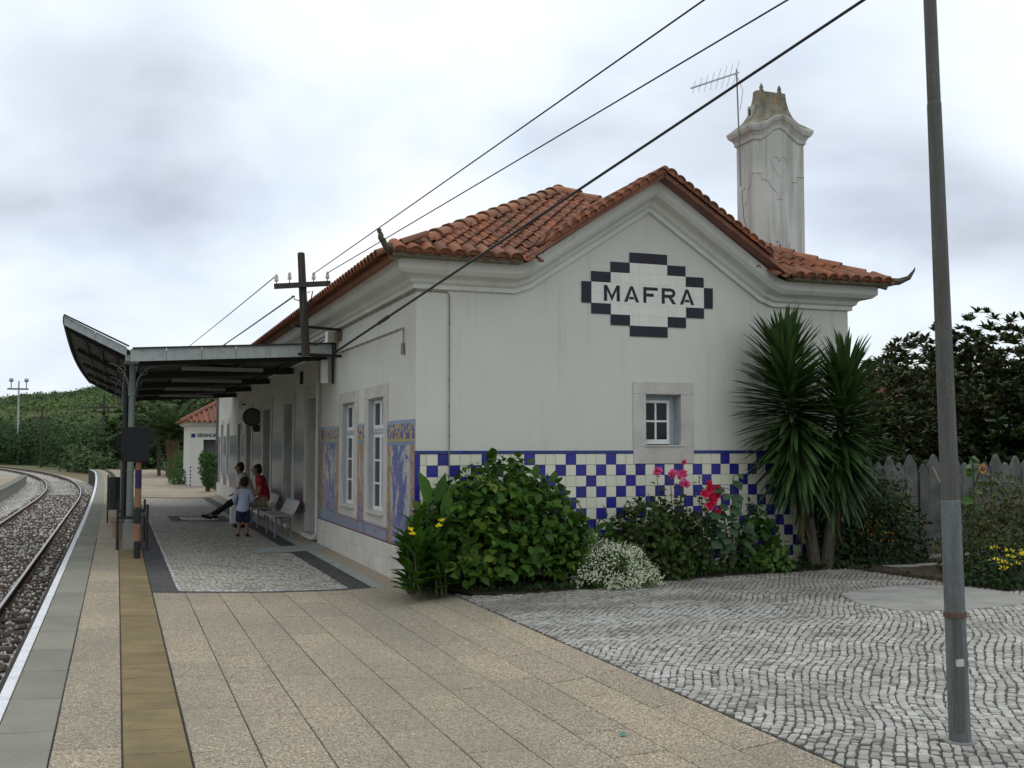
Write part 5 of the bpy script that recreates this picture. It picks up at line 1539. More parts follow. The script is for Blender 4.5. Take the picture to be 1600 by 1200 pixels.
# television aerial
an = thing('antenna', 'television aerial on a thin mast clamped to the chimney', 'antenna', (8.44, 13.43, 5.2))
MB().tube([(8.50, 13.45, 5.40), (8.46, 13.42, 6.2), (8.42, 13.4, 7.12)], .011, 6).build('mast', M['steel_grey'], an)
MB().beam((7.66, 13.4, 6.745), (8.46, 13.4, 7.075), .022, .022).build('boom', M['metalthin'], an)
b = MB(); 
for k in range(8):
    t_ = (k + .5) / 8; c = Vector((7.66, 13.4, 6.745)).lerp(Vector((8.46, 13.4, 7.075)), t_); ln = .10 + .13 * t_
    b.tube([c + Vector((-.35 * ln, -ln, .5 * ln)), c + Vector((.35 * ln, ln, -.5 * ln))], .0028, 4)
b.build('element', M['metalthin'], an)
b = MB(); b.tube([(8.52, 13.36, 5.35), (8.46, 13.36, 5.3), (8.47, 13.33, 4.9), (8.51, 13.3, 4.7)], .005, 4); b.tube([(8.44, 13.4, 7.0), (8.5, 13.36, 6.8), (8.46, 13.38, 6.5)], .004, 4); b.tube([(8.5, 13.5, 4.62), (8.44, 13.45, 4.6), (8.46, 13.44, 4.5), (8.43, 13.42, 4.45)], .012, 5)
b.build('aerial_lead', M['cable'], an)

# ------------------------------------------------------------------ benches
def bench(y0, label):
    bn_ = thing('bench', label, 'bench', (2.9, y0 + .8, gz(2.9, y0)))
    z = gz(2.9, y0)
    L_ = 1.55
    prof_ = [(2.66, .385), (2.645, .40), (2.66, .415), (2.80, .425), (2.93, .41), (3.0, .42), (3.06, .50), (3.13, .66), (3.135, .68), (3.12, .685)]
    b = MB(); n_ = len(prof_); vs = [(x, y, zz + z) for y in (y0, y0 + L_) for x, zz in prof_] + [(x + .004, y, zz + z - .022) for y in (y0, y0 + L_) for x, zz in prof_]
    fs = [(k, k + 1, n_ + k + 1, n_ + k) for k in range(n_ - 1)] + [(2 * n_ + k, 3 * n_ + k, 3 * n_ + k + 1, 2 * n_ + k + 1) for k in range(n_ - 1)]
    fs += [(k, 2 * n_ + k, 2 * n_ + k + 1, k + 1) for k in range(n_ - 1)] + [(n_ + k, n_ + k + 1, 3 * n_ + k + 1, 3 * n_ + k) for k in range(n_ - 1)]
    b.add(vs, fs).build('seat', M['bench'], bn_)
    for yy in (y0 + .2, y0 + L_ - .2):
        b = MB(); b.tube([(2.72, yy, z), (2.74, yy, z + .40)], .018, 6); b.tube([(3.02, yy, z), (3.0, yy, z + .41)], .018, 6); b.tube([(2.73, yy, z + .38), (3.01, yy, z + .38)], .016, 6); b.build('leg', M['steel_grey'], bn_)
    bn_['group'] = 'white benches along the station front'
bench(19.75, 'white metal bench standing empty beside the nearest doorway')
bench(22.35, 'white metal bench with the person in red sitting on it')
bench(24.6, 'white metal bench with the person in dark trousers stretching their legs')
o = MB().cbox(2.36, 2.62, 24.3, 24.5, gz(2.45, 24), gz(2.45, 24) + .33, .02).build('carrier_bag', M['white']); tag(o, 'white carrier bag standing on the ground by the outstretched legs', 'bag')
b = MB(); b.tube([(2.41, 24.4, .24), (2.45, 24.4, .34), (2.53, 24.4, .34), (2.57, 24.4, .24)], .008, 5); b.build('handle', M['white'], o)

# ------------------------------------------------------------------ people
def skinned(name, joints, edges, m, parent=None, sub=2):
    names = list(joints)
    idx = {k: i for i, k in enumerate(names)}
    me = bpy.data.meshes.new(name)
    me.from_pydata([joints[k][0] for k in names], [(idx[a], idx[c]) for a, c in edges], [])
    o = bpy.data.objects.new(name + '_tmp', me); COL.objects.link(o)
    md = o.modifiers.new('skin', 'SKIN'); md.use_smooth_shade = True
    o.modifiers.new('sub', 'SUBSURF').levels = sub; o.modifiers['sub'].render_levels = sub
    for i, k in enumerate(names):
        r = joints[k][1]
        me.skin_vertices[0].data[i].radius = r if isinstance(r, tuple) else (r, r)
        me.skin_vertices[0].data[i].use_root = (i == 0)
    dg = bpy.context.evaluated_depsgraph_get()
    ev = o.evaluated_get(dg)
    nm = bpy.data.meshes.new_from_object(ev)
    nm.name = name
    nm.materials.clear(); nm.materials.append(m)
    bpy.data.objects.remove(o); bpy.data.meshes.remove(me)
    if parent: nm.transform(Matrix.Translation(-W[parent.name]))
    q = link(name, nm, parent)
    return q
def chain(*ks): return list(zip(ks[:-1], ks[1:]))
def hand_edges(J, wrist, pref, d, side, s):
    # palm and five short finger chains
    wv_ = Vector(J[wrist][0]); d = Vector(d).normalized(); side = Vector(side).normalized()
    J[pref + 'palm'] = (tuple(wv_ + d * .05 * s), .024 * s)
    E_ = [(wrist, pref + 'palm')]
    for i, (o_, ln, r) in enumerate(((-.026, .055, .0085), (-.009, .068, .009), (.009, .064, .009), (.025, .048, .008))):
        k1, k2 = f'{pref}f{i}a', f'{pref}f{i}b'
        J[k1] = (tuple(wv_ + d * .085 * s + side * o_ * s), r * s); J[k2] = (tuple(wv_ + d * (.085 + ln * .8) * s + side * o_ * 1.1 * s + Vector((0, 0, -.012 * s))), r * .8 * s)
        E_ += [(pref + 'palm', k1), (k1, k2)]
    J[pref + 't'] = (tuple(wv_ + d * .065 * s - side * .05 * s), .009 * s); E_ += [(pref + 'palm', pref + 't')]
    return E_
# --- boy, seen from behind
def boy():
    S = 1.06
    x0, y0 = 2.235, 20.7
    z0 = gz(x0, y0)
    r = thing('person', 'small boy in a lilac top and navy shorts standing with his back turned', 'person', (x0, y0, z0))
    P = lambda x, y, z: (x0 + x * S, y0 + y * S, z0 + z * S)
    J = {'pel': (P(0, 0, .50), (.085 * S, .07 * S)), 'wst': (P(0, 0, .60), (.08 * S, .065 * S)), 'che': (P(.005, .01, .72), (.088 * S, .07 * S)), 'sho': (P(.01, .01, .80), (.07 * S, .055 * S)), 'nek': (P(.01, .015, .845), .035 * S),
         'hd0': (P(.012, .02, .89), (.062 * S, .062 * S)), 'hd1': (P(.012, .02, .95), (.068 * S, .072 * S)), 'hd2': (P(.012, .02, .995), (.045 * S, .048 * S)), 'nose': (P(.015, .10, .93), .012 * S),
         'ears': (P(.082, .02, .935), .013 * S), 'earl': (P(-.058, .02, .935), .013 * S)}
    E_ = chain('pel', 'wst', 'che', 'sho', 'nek', 'hd0', 'hd1', 'hd2') + [('hd1', 'nose'), ('hd1', 'ears'), ('hd1', 'earl')]
    for sd_, sx in (('l', -1), ('r', 1)):
        J[sd_ + 'hip'] = (P(sx * .055, 0, .46), .062 * S); J[sd_ + 'kn'] = (P(sx * .065, .015 * sx, .255), .038 * S); J[sd_ + 'cf'] = (P(sx * .068, 0, .17), .036 * S); J[sd_ + 'an'] = (P(sx * .07, -.01, .05), .022 * S); J[sd_ + 'ft'] = (P(sx * .08, .02, .025), .024 * S); J[sd_ + 'toe'] = (P(sx * .09, .11, .018), .02 * S)
        E_ += chain('pel', sd_ + 'hip', sd_ + 'kn', sd_ + 'cf', sd_ + 'an', sd_ + 'ft', sd_ + 'toe')
        J[sd_ + 'sh'] = (P(sx * .115, .01, .785), .04 * S); J[sd_ + 'el'] = (P(sx * .15, .0, .64), .029 * S); J[sd_ + 'wr'] = (P(sx * .12, .10, .57), .02 * S)
        E_ += chain('sho', sd_ + 'sh', sd_ + 'el', sd_ + 'wr') + hand_edges(J, sd_ + 'wr', sd_ + 'h', (-sx * .5, .8, -.2), (1, .3, 0), .8)
    skinned('body', J, E_, M['skin'], r)
    sh = {'z': (P(0, 0, .40), (.11 * S, .09 * S)), 'a': (P(0, 0, .455), (.118 * S, .098 * S)), 'b': (P(0, 0, .58), (.112 * S, .088 * S)), 'c': (P(.005, .01, .71), (.108 * S, .085 * S)), 'd': (P(.01, .01, .80), (.08 * S, .066 * S)), 'e': (P(.01, .012, .835), (.046 * S, .046 * S))}
    Es = chain('z', 'a', 'b', 'c', 'd', 'e')
    for sd_, sx in (('l', -1), ('r', 1)):
        sh[sd_ + '1'] = (P(sx * .12, .01, .785), .053 * S); sh[sd_ + '2'] = (P(sx * .152, 0, .655), .046 * S); sh[sd_ + '3'] = (P(sx * .13, .07, .59), .038 * S); Es += chain('d', sd_ + '1', sd_ + '2', sd_ + '3')
    skinned('shirt', sh, Es, M['lilac'], r)
    so_ = {'a': (P(0, 0, .52), (.105 * S, .085 * S)), 'l1': (P(-.056, 0, .42), .080 * S), 'l2': (P(-.064, 0, .23), .074 * S), 'r1': (P(.056, 0, .42), .080 * S), 'r2': (P(.064, .01, .23), .074 * S)}
    skinned('shorts', so_, chain('a', 'l1', 'l2') + chain('a', 'r1', 'r2'), M['navy'], r)
    skinned('hair', {'a': (P(.012, -.025, .87), (.066 * S, .055 * S)), 'b': (P(.012, -.022, .945), (.088 * S, .078 * S)), 'c': (P(.012, .0, 1.0), (.085 * S, .088 * S)), 'd': (P(.012, .015, 1.045), (.062 * S, .065 * S))}, chain('a', 'b', 'c', 'd'), M['hair'], r)
    for sx in (-1, 1):
        b = MB(); cx, cy, cz = P(sx * .082, .045, .012); b.ball((cx, cy, cz), (.037 * S, .088 * S, .012 * S), 10, 5); b.tube([(cx - .033 * S, cy + .02, cz), (cx, cy + .025, cz + .038 * S), (cx + .033 * S, cy + .02, cz)], .008, 5); b.tube([(cx - .03, cy - .06, cz), (cx - .005, cy - .08, cz + .06), (cx + .03, cy - .06, cz)], .009, 5)
        b.build('sandal', M['blackcloth'], r)
boy()
# --- seated adults, facing the track (towards -x)
def seated(y0, label, shirt, trousers, hairm, lean_, stretch, shorts):
    zb = gz(2.7, y0)
    r = thing('person', label, 'person', (2.9, y0, zb + .0))
    P = lambda x, y, z: (x, y0 + y, zb + z)
    hx_ = 2.90
    tx = hx_ - lean_
    J = {'pel': (P(hx_, 0, .53), (.13, .12)), 'wst': (P(hx_ - .25 * lean_, 0, .70), (.115, .105)), 'che': (P(hx_ - .6 * lean_, 0, .88), (.125, .11)), 'sho': (P(tx, 0, 1.0), (.10, .09)), 'nek': (P(tx - .04, 0, 1.07), .05),
         'hd0': (P(tx - .07, 0, 1.13), .07), 'hd1': (P(tx - .075, 0, 1.20), (.085, .08)), 'hd2': (P(tx - .07, 0, 1.265), .055), 'nose': (P(tx - .185, 0, 1.175), .014), 'ear1': (P(tx - .07, -.088, 1.185), .016), 'ear2': (P(tx - .07, .088, 1.185), .016), 'chin': (P(tx - .135, 0, 1.10), .03)}
    E_ = chain('pel', 'wst', 'che', 'sho', 'nek', 'hd0', 'hd1', 'hd2') + [('hd1', 'nose'), ('hd1', 'ear1'), ('hd1', 'ear2'), ('hd0', 'chin')]
    for k, sy in (('l', -1), ('r', 1)):
        kx = hx_ - .45
        ax = kx + .02 if not stretch else kx - .38 + .06 * sy
        kz = .50 if not stretch else .40
        az_ = .09 if not stretch else .10
        J[k + 'hip'] = (P(hx_ - .08, sy * .10, .50), .085); J[k + 'kn'] = (P(kx, sy * .12, kz), .058); J[k + 'cf'] = (P(kx + (ax - kx) * .35, sy * .12, kz - (kz - az_) * .35), .052); J[k + 'an'] = (P(ax, sy * .11, az_), .034); J[k + 'toe'] = (P(ax - .17, sy * .12, .04 if not stretch else .12), .032)
        E_ += chain('pel', k + 'hip', k + 'kn', k + 'cf', k + 'an', k + 'toe')
        J[k + 'sh'] = (P(tx + .01, sy * .18, .98), .055); J[k + 'el'] = (P(tx + .02 - .05, sy * .21, .74), .042); J[k + 'wr'] = (P(hx_ - .36, sy * .13, .585), .028)
        E_ += chain('sho', k + 'sh', k + 'el', k + 'wr') + hand_edges(J, k + 'wr', k + 'h', (-.9, -sy * .2, -.25), (0, 1, 0), 1.0)
    skinned('body', J, E_, M['skin'], r)
    sh = {'a': (P(hx_, 0, .50), (.15, .14)), 'b': (P(hx_ - .25 * lean_, 0, .70), (.15, .13)), 'c': (P(hx_ - .6 * lean_, 0, .88), (.155, .13)), 'd': (P(tx, 0, 1.0), (.12, .105)), 'e': (P(tx - .03, 0, 1.05), (.065, .065))}
    Es = chain('a', 'b', 'c', 'd', 'e')
    for k, sy in (('l', -1), ('r', 1)):
        sh[k + '1'] = (P(tx + .01, sy * .185, .98), .07); sh[k + '2'] = (P(tx - .01, sy * .205, .84), .062); Es += chain('d', k + '1', k + '2')
    skinned('shirt', sh, Es, shirt, r)
    tr = {'a': (P(hx_, 0, .52), (.145, .125))}
    Et = []
    for k, sy in (('l', -1), ('r', 1)):
        j = lambda q: J[k + q]
        tr[k + '1'] = (j('hip')[0], .10); tr[k + '2'] = (j('kn')[0], .075)
        c_ = ['a', k + '1', k + '2']
        if not shorts:
            tr[k + '3'] = (j('cf')[0], .066); a_ = j('an')[0]; tr[k + '4'] = ((a_[0], a_[1], a_[2] + .03), .05); c_ += [k + '3', k + '4']
        Et += chain(*c_)
    skinned('shorts' if shorts else 'trousers', tr, Et, trousers, r)
    skinned('hair', {'z': (P(tx - .01, 0, 1.09), (.06, .06)), 'a': (P(tx - .025, 0, 1.17), (.094, .088)), 'b': (P(tx - .045, 0, 1.25), (.108, .10)), 'c': (P(tx - .08, 0, 1.305), (.078, .078))}, chain('z', 'a', 'b', 'c'), hairm, r)
    for k, sy in (('l', -1), ('r', 1)):
        a_, t_ = Vector(J[k + 'an'][0]), Vector(J[k + 'toe'][0])
        skinned('shoe', {'h': (tuple(a_ + Vector((.045, 0, -.045))), .042), 'm': (tuple(a_.lerp(t_, .5) + Vector((0, 0, -.01))), (.044, .04)), 't': (tuple(t_ + Vector((-.04, 0, .0))), .036)}, chain('h', 'm', 't'), M['blackcloth'], r)
seated(22.75, 'adult in a red shirt and khaki shorts sitting forward on the bench', M['redshirt'], M['khaki'], M['hair'], .12, False, True)
seated(25.3, 'adult in a pale grey shirt and dark trousers with legs stretched out from the bench', M['greyshirt'], M['blackcloth'], M['hair'], .20, True, False)
# ------------------------------------------------------------------ foliage tools
BROAD = (np.array([(0, 0, 0), (-.27, .22, .05), (0, .3, 0), (.27, .22, .05), (-.36, .55, .05), (0, .62, -.03), (.36, .55, .05), (-.16, .84, -.03), (.16, .84, -.03), (0, 1.05, -.14)], float),
         np.array([(0, 2, 1), (0, 3, 2), (1, 2, 5), (1, 5, 4), (2, 3, 6), (2, 6, 5), (4, 5, 7), (5, 6, 8), (5, 8, 9), (5, 9, 7)]))
SMALL = (np.array([(0, 0, 0), (-.3, .45, .08), (.3, .45, .08), (0, .45, 0), (0, 1, -.06)], float), np.array([(0, 3, 1), (0, 2, 3), (1, 3, 4), (3, 2, 4)]))
LANCE = (np.array([(0, 0, 0), (-.15, .3, .05), (0, .3, 0), (.15, .3, .05), (-.14, .65, .02), (0, .66, -.05), (.14, .65, .02), (0, 1, -.16)], float),
         np.array([(0, 2, 1), (0, 3, 2), (1, 2, 5), (1, 5, 4), (2, 3, 6), (2, 6, 5), (4, 5, 7), (5, 6, 7)]))
def blade(wd, droop):
    v = []
    for t_, ww in ((0, .6), (.3, 1), (.62, .85), (.86, .5)):
        z = -droop * t_ * t_
        v += [(-wd * ww, t_, z + wd * ww * .45), (0, t_, z), (wd * ww, t_, z + wd * ww * .45)]
    v.append((0, 1, -droop))
    f = []
    for k in range(3):
        for a in (0, 1):
            q = 3 * k + a
            f += [(q, q + 1, q + 4), (q, q + 4, q + 3)]
    f += [(9, 10, 12), (10, 11, 12)]
    return (np.array(v, float), np.array(f))
def frames(dirs, norms):
    d = dirs / np.linalg.norm(dirs, axis=1, keepdims=True)
    x = np.cross(d, norms); x /= np.linalg.norm(x, axis=1, keepdims=True) + 1e-9
    z = np.cross(x, d)
    return np.stack([x, d, z], 1)       # rows are the axes
def scatter(name, tm, P, dirs, norms, size, m, parent=None, kind='stuff', wscale=None):
    v, f = tm
    F = frames(dirs, norms)
    sv_ = v[None] * np.asarray(size).reshape(-1, 1, 1)
    vv = np.einsum('nvk,nkj->nvj', sv_, F) + P[:, None, :]
    off_ = W[parent.name] if parent else Vector((0, 0, 0))
    vv = vv - np.array(off_)[None, None]
    ff = (f[None] + (np.arange(len(P)) * len(v))[:, None, None]).reshape(-1, f.shape[1])
    o = link(name, fastmesh(name, vv.reshape(-1, 3), ff, m), parent)
    if kind: o['kind'] = kind
    return o
def tmesh(name, tm, m):
    return fastmesh(name, tm[0], tm[1], m)
def placeleaf(name, me, p, d, n_, s, parent):
    F = frames(np.array([d], float), np.array([n_], float))[0]
    o = link(name, me, parent)
    mm = Matrix.Identity(4)
    for i in range(3):
        for k in range(3): mm[k][i] = F[i][k] * s
    o.matrix_local = Matrix.Translation(Vector(p) - W[parent.name]) @ mm
    return o
def leaves_mixed(partname, tm, m, P, D, Nn, S, parent, limit=300, rest='foliage'):
    # the leaves that show largest become parts, the others one joined piece
    campos = np.array([0, 0, 1.6])
    score = np.linalg.norm(P - campos, axis=1)
    order_ = np.argsort(score)
    me = tmesh(partname, tm, m)
    for i in order_[:limit]:
        placeleaf(partname, me, P[i], D[i], Nn[i], S[i], parent)
    r = order_[limit:]
    if len(r): scatter(rest, tm, P[r], D[r], Nn[r], S[r], m, parent)
def rv(n): 
    v = nr.normal(size=(n, 3)); return v / np.linalg.norm(v, axis=1, keepdims=True)
def dome(n, c, r, z0=0.0, inner=0.35, pw=2.0, lump=0.12, seed=0):
    # points filling the outer shell of an uneven half ellipsoid, with outward normals
    u = rv(n); u[:, 2] = np.abs(u[:, 2]) * 1.0 - 0.12
    lum = 1 + lump * (np.sin(u[:, 0] * 5.1 + seed) * np.cos(u[:, 2] * 4.3 + seed * 2) + 0.6 * np.sin(u[:, 1] * 7 + u[:, 0] * 6 + seed))
    rad = (1 - inner * nr.random_sample(n) ** 1.6) * lum
    P = u * (1 / (np.abs(u) ** pw).sum(1) ** (1 / pw))[:, None] * rad[:, None] * np.array(r)[None] + np.array(c)[None]
    P[:, 2] = np.maximum(P[:, 2], z0 + nr.uniform(0.01, .12, n))
    nrm = u / np.array(r)[None]; nrm /= np.linalg.norm(nrm, axis=1, keepdims=True)
    return P, nrm
def bush(name, label, cat, c, r, n, tm, m, s0, s1, parts=0, lump=.14, seed=0, up=.35, droop=.25, z0=0.02, stems=5, inner=.4, group=None, ymax=None, xmin=None, pw=2.0):
    t_ = thing(name, label, cat, (c[0], c[1], 0.0), group)
    P, nn = dome(n, c, r, z0, inner, pw, lump=lump, seed=seed)
    if ymax is not None:
        P[:, 1] = np.where(P[:, 1] > ymax, ymax - nr.uniform(0, .25, n), P[:, 1])
    if xmin is not None:
        P[:, 0] = np.maximum(P[:, 0], xmin + nr.uniform(0, .1, n))
    # leaf blade faces outward and up, tip pointing out and down
    N_ = nn + rv(n) * .45 + np.array([0, 0, up])
    tang = rv(n); D = nn * .35 + tang * .8 + np.array([0, 0, -droop])
    S = nr.uniform(s0, s1, n)
    b = MB()
    for k in range(stems):
        a = rnd.uniform(0, 2 * PI); e = (c[0] + math.cos(a) * r[0] * .55, min(c[1] + math.sin(a) * r[1] * .5, 12.15 if ymax else 1e9), c[2] + r[2] * rnd.uniform(.4, .75))
        b.tube([(c[0] + rnd.uniform(-.1, .1) * r[0], c[1] + rnd.uniform(-.1, .1), z0 - .03), ((c[0] + e[0]) / 2, (c[1] + e[1]) / 2, e[2] * .5), e], [.018, .013, .006], 5)
    b.build('stem', M['bark'], t_)
    if parts: leaves_mixed('leaf', tm, m, P, D, N_, S, t_, parts)
    else: scatter('foliage', tm, P, D, N_, S, m, t_)
    return t_, P, nn

# ------------------------------------------------------------------ garden bed
hy, HP, HN = bush('hydrangea_bush', 'large rounded hydrangea bush with broad green leaves against the tiled wall', 'bush', (4.10, 11.66, 0.28), (1.00, .62, 1.06), 3700, BROAD, M['hydr'], .075, .14, 300, .10, 1.2, up=.85, droop=.12, ymax=12.15, xmin=3.12, inner=.42, pw=2.5)
idx = np.where((HN[:, 1] < -.2))[0][:34]
scatter('yellow_green_leaf', BROAD, HP[idx] + HN[idx] * .03, HN[idx] * .4 + rv(len(idx)) * .6 + np.array([0, 0, -.2]), HN[idx] + np.array([0, 0, .4]), nr.uniform(.12, .17, len(idx)), M['hydr_yel'], hy, None)  # a few yellow-green leaves on the front of the bush
# canna lilies at the corner
cn = thing('canna_plant', 'canna clump with yellow flowers at the corner of the station', 'plant', (3.25, 11.45, 0))
b = MB(); P_, D_, N2, S2 = [], [], [], []
for k in range(34):
    bx_, by_ = rnd.uniform(2.98, 3.40), rnd.uniform(11.15, 11.85)
    hh = rnd.uniform(.35, .85)
    b.tube([(bx_, by_, 0), (bx_ + rnd.uniform(-.06, .06), by_, hh * .8)], [.014, .008], 5)
    for q in range(7):
        z = hh * (.06 + .8 * q / 6); a = rnd.uniform(0, 2 * PI)
        ele = .5 + .9 * q / 6
        d = Vector((math.cos(a), math.sin(a), ele)); n_ = Vector((-math.cos(a) * ele, -math.sin(a) * ele, 1))
        P_.append((bx_, by_, z)); D_.append(tuple(d)); N2.append(tuple(n_)); S2.append(rnd.uniform(.20, .34))
for (x, z, a, s_) in ((3.19, .97, 2.3, .38), (3.25, .97, .6, .36), (3.33, .82, .9, .34)):
    b.tube([(x, 11.5, 0), (x, 11.35, z)], [.012, .008], 5)
    P_.append((x, 11.3, z)); D_.append((math.cos(a) * .45, -.1, 1)); N2.append((.1, -1, .2)); S2.append(s_)
b.build('stem', M['stem'], cn)
CANL = (LANCE[0] * np.array([1.2, 1, 1]), LANCE[1])
leaves_mixed('leaf', CANL, M['canna'], np.array(P_), np.array(D_), np.array(N2), np.array(S2), cn, 300)
def blossom(parent, c, r, m, n_=9, name='flower', tm=BROAD, opn=.8):
    D = rv(n_); D[:, 2] = np.abs(D[:, 2]) * .6 + .25; D[:, 1] -= .35
    return scatter(name, tm, np.repeat([c], n_, 0) + rv(n_) * r * .1, D, rv(n_) * .5 + np.array([0, -.5, .7]), nr.uniform(r * .8, r * 1.2, n_), m, parent, None)
for c in ((3.27, 11.12, .80), (3.23, 11.10, .745), (2.95, 11.2, .70), (2.98, 11.18, .655)):
    blossom(cn, c, .045, M['yel'], 8)
    MB().tube([(c[0] + .12, c[1] + .22, .3), (c[0] + .02, c[1] + .05, c[2] - .05), (c[0], c[1], c[2])], .005, 5).build('flower_stalk', M['stem'], cn)
# white alyssum
wf, WP, WN = bush('white_flower_clump', 'low clump of tiny white flowers spilling onto the cobbles', 'flowers', (5.34, 11.26, 0.0), (.52, .46, .56), 1700, SMALL, M['hydr'], .03, .05, 0, .15, 2.0, inner=.3)
k_ = np.where(nr.random_sample(len(WP)) < .9)[0]
Wp = np.repeat(WP[k_], 4, 0) + rv(len(k_) * 4) * .04; Wn = np.repeat(WN[k_], 4, 0)
msk = (np.sin(Wp[:, 0] * 11) * np.sin(Wp[:, 2] * 13 + 1) > -.55) & (Wp[:, 2] < .53 + .1 * np.sin(Wp[:, 0] * 9)) ; Wp, Wn = Wp[msk], Wn[msk]
scatter('blossom', SMALL, Wp + Wn * .035, Wn * .3 + rv(len(Wp)), Wn + rv(len(Wp)) * .4 + np.array([0, 0, .3]), nr.uniform(.018, .036, len(Wp)), M['whitefl'], wf)
# dark leafy shrub under the roses
ds, _, _ = bush('geranium_shrub', 'dark green leafy shrub below the roses beside the white flowers', 'shrub', (6.18, 11.75, .1), (.60, .44, .84), 2300, BROAD, M['rose'], .05, .09, 220, .16, .4, ymax=12.15)
bush('leafy_plant', 'small plant with pointed leaves between hydrangea and white flowers', 'plant', (5.42, 11.85, .05), (.42, .25, .60), 240, CANL, M['canna'], .12, .22, 120, .2, 3.0, ymax=12.1)
# roses
def rose(label, c, stalks, fl, m):
    t_ = thing('rose_bush', label, 'rose bush', c, 'rose bushes against the tiled wall')
    b = MB(); P_, D_, N2, S2 = [], [], [], []
    for (x, z) in stalks:
        bx_ = c[0] + (x - c[0]) * .35
        pts = [(bx_, c[1], 0), ((bx_ + x) / 2 + rnd.uniform(-.04, .04), c[1] - .03, z * .55), (x, c[1] - .05, z)]
        b.tube(pts, [.009, .007, .004], 5)
        for q in range(16):
            t2 = rnd.uniform(.35, .97); p = Vector(pts[0]).lerp(Vector(pts[2]), t2)
            a = rnd.uniform(0, 2 * PI); P_.append(tuple(p + Vector((math.cos(a) * .04, math.sin(a) * .03, 0)))); D_.append((math.cos(a), math.sin(a) - .2, rnd.uniform(-.4, .4))); N2.append((rnd.uniform(-.4, .4), -.5, .8)); S2.append(rnd.uniform(.045, .085))
    b.build('stem', M['stem'], t_)
    leaves_mixed('leaf', BROAD, M['rose'], np.array(P_), np.array(D_), np.array(N2), np.array(S2), t_, 250)
    for (x, z, r) in fl:
        cc = (x, c[1] - .07, z)
        n_ = 22
        D = rv(n_); D[:, 1] = -np.abs(D[:, 1]) * .7 - .2
        RP = (BROAD[0] * np.array([1.5, 1, 1.6]), BROAD[1])
        scatter('rose_flower', RP, np.repeat([cc], n_, 0) + rv(n_) * r * .25, D, rv(n_) * .7 + np.array([0, -.2, .6]), nr.uniform(r * .8, r * 1.3, n_), m, t_, None)
    return t_
rose('rose bush with four pink roses on tall stems under the small window', (6.33, 11.70, 0), [(6.13, 1.28), (6.32, 1.26), (6.47, 1.26), (6.50, 1.14), (6.50, 1.40), (6.25, 1.0), (6.4, 1.0), (6.15, 1.05)], [(6.13, 1.30, .058), (6.32, 1.27, .058), (6.46, 1.27, .064), (6.50, 1.155, .064), (6.50, 1.41, .034)], M['pink'])
rose('rose bush with a cluster of crimson roses to the right of the pink ones', (6.88, 11.70, 0), [(6.82, 1.14), (6.86, 1.0), (6.93, .9), (6.75, 1.0), (7.0, .85), (6.72, 1.25), (6.95, 1.08)],
     [(6.84, 1.13, .05), (6.86, 1.08, .058), (6.95, 1.07, .05), (6.78, 1.01, .058), (6.87, 1.01, .06), (6.95, 1.01, .055), (6.89, .92, .055), (6.85, .86, .058), (6.97, .80, .042)], M['red'])
bush('rose_foliage', 'dark dense rose foliage between the crimson roses and the hollyhock', 'shrub', (6.85, 11.85, .05), (.5, .28, .78), 700, BROAD, M['rose'], .045, .085, 120, .2, 5.0, ymax=12.15)
hh_ = thing('hollyhock', 'tall hollyhock with big pale round leaves right of the crimson roses', 'plant', (7.2, 11.65, 0))
b = MB(); P_, D_, N2, S2 = [], [], [], []
for (x, z) in ((7.20, 1.22), (7.33, .95), (7.05, .85)):
    b.tube([(7.2, 11.7, 0), ((7.2 + x) / 2, 11.68, z * .5), (x, 11.65, z)], [.016, .012, .006], 6)
    for q in range(11):
        t2 = .3 + .7 * q / 10; a = rnd.uniform(0, 2 * PI); L_ = rnd.uniform(.05, .18)
        p = Vector((7.2, 11.7, 0)).lerp(Vector((x, 11.65, z)), t2); e = p + Vector((math.cos(a) * L_, math.sin(a) * L_ * .5 - .05, .04)); b.tube([p, e], .004, 4)
        P_.append(tuple(e)); D_.append((math.cos(a), -.4, -.35)); N2.append((math.cos(a) * .3, -.65, .7)); S2.append(rnd.uniform(.10, .17))
b.build('stem', M['stem'], hh_)
ROUND = (BROAD[0] * np.array([1.35, .95, 1.0]), BROAD[1])
leaves_mixed('leaf', ROUND, M['holly'], np.array(P_), np.array(D_), np.array(N2), np.array(S2), hh_, 100)
bush('lime_leaf_plant', 'small bright lime green plant at the edge of the bed before the yuccas', 'plant', (7.85, 11.72, .0), (.26, .2, .40), 200, BROAD, M['lime'], .05, .10, 150, .15, 7.0, stems=3)
bush('green_plant', 'mid green leafy plant between the hollyhock and the yuccas', 'plant', (7.75, 11.95, .1), (.34, .2, .72), 420, BROAD, M['canna'], .06, .11, 120, .15, 8.0, ymax=12.15)
# low ground cover along the edge of the bed
n = 1800
xx = nr.uniform(3.5, 11.5, n); yy = np.array([bed_y(v) for v in xx]) + nr.random_sample(n) ** 2 * .5 + .02
scatter('ground_cover', SMALL, np.stack([xx, yy, np.full(n, .03)], 1), rv(n) * .6 + np.array([0, 0, .8]), rv(n) + np.array([0, -.3, .4]), nr.uniform(.03, .10, n), M['shrub'])
SC.objects[-1] if False else None

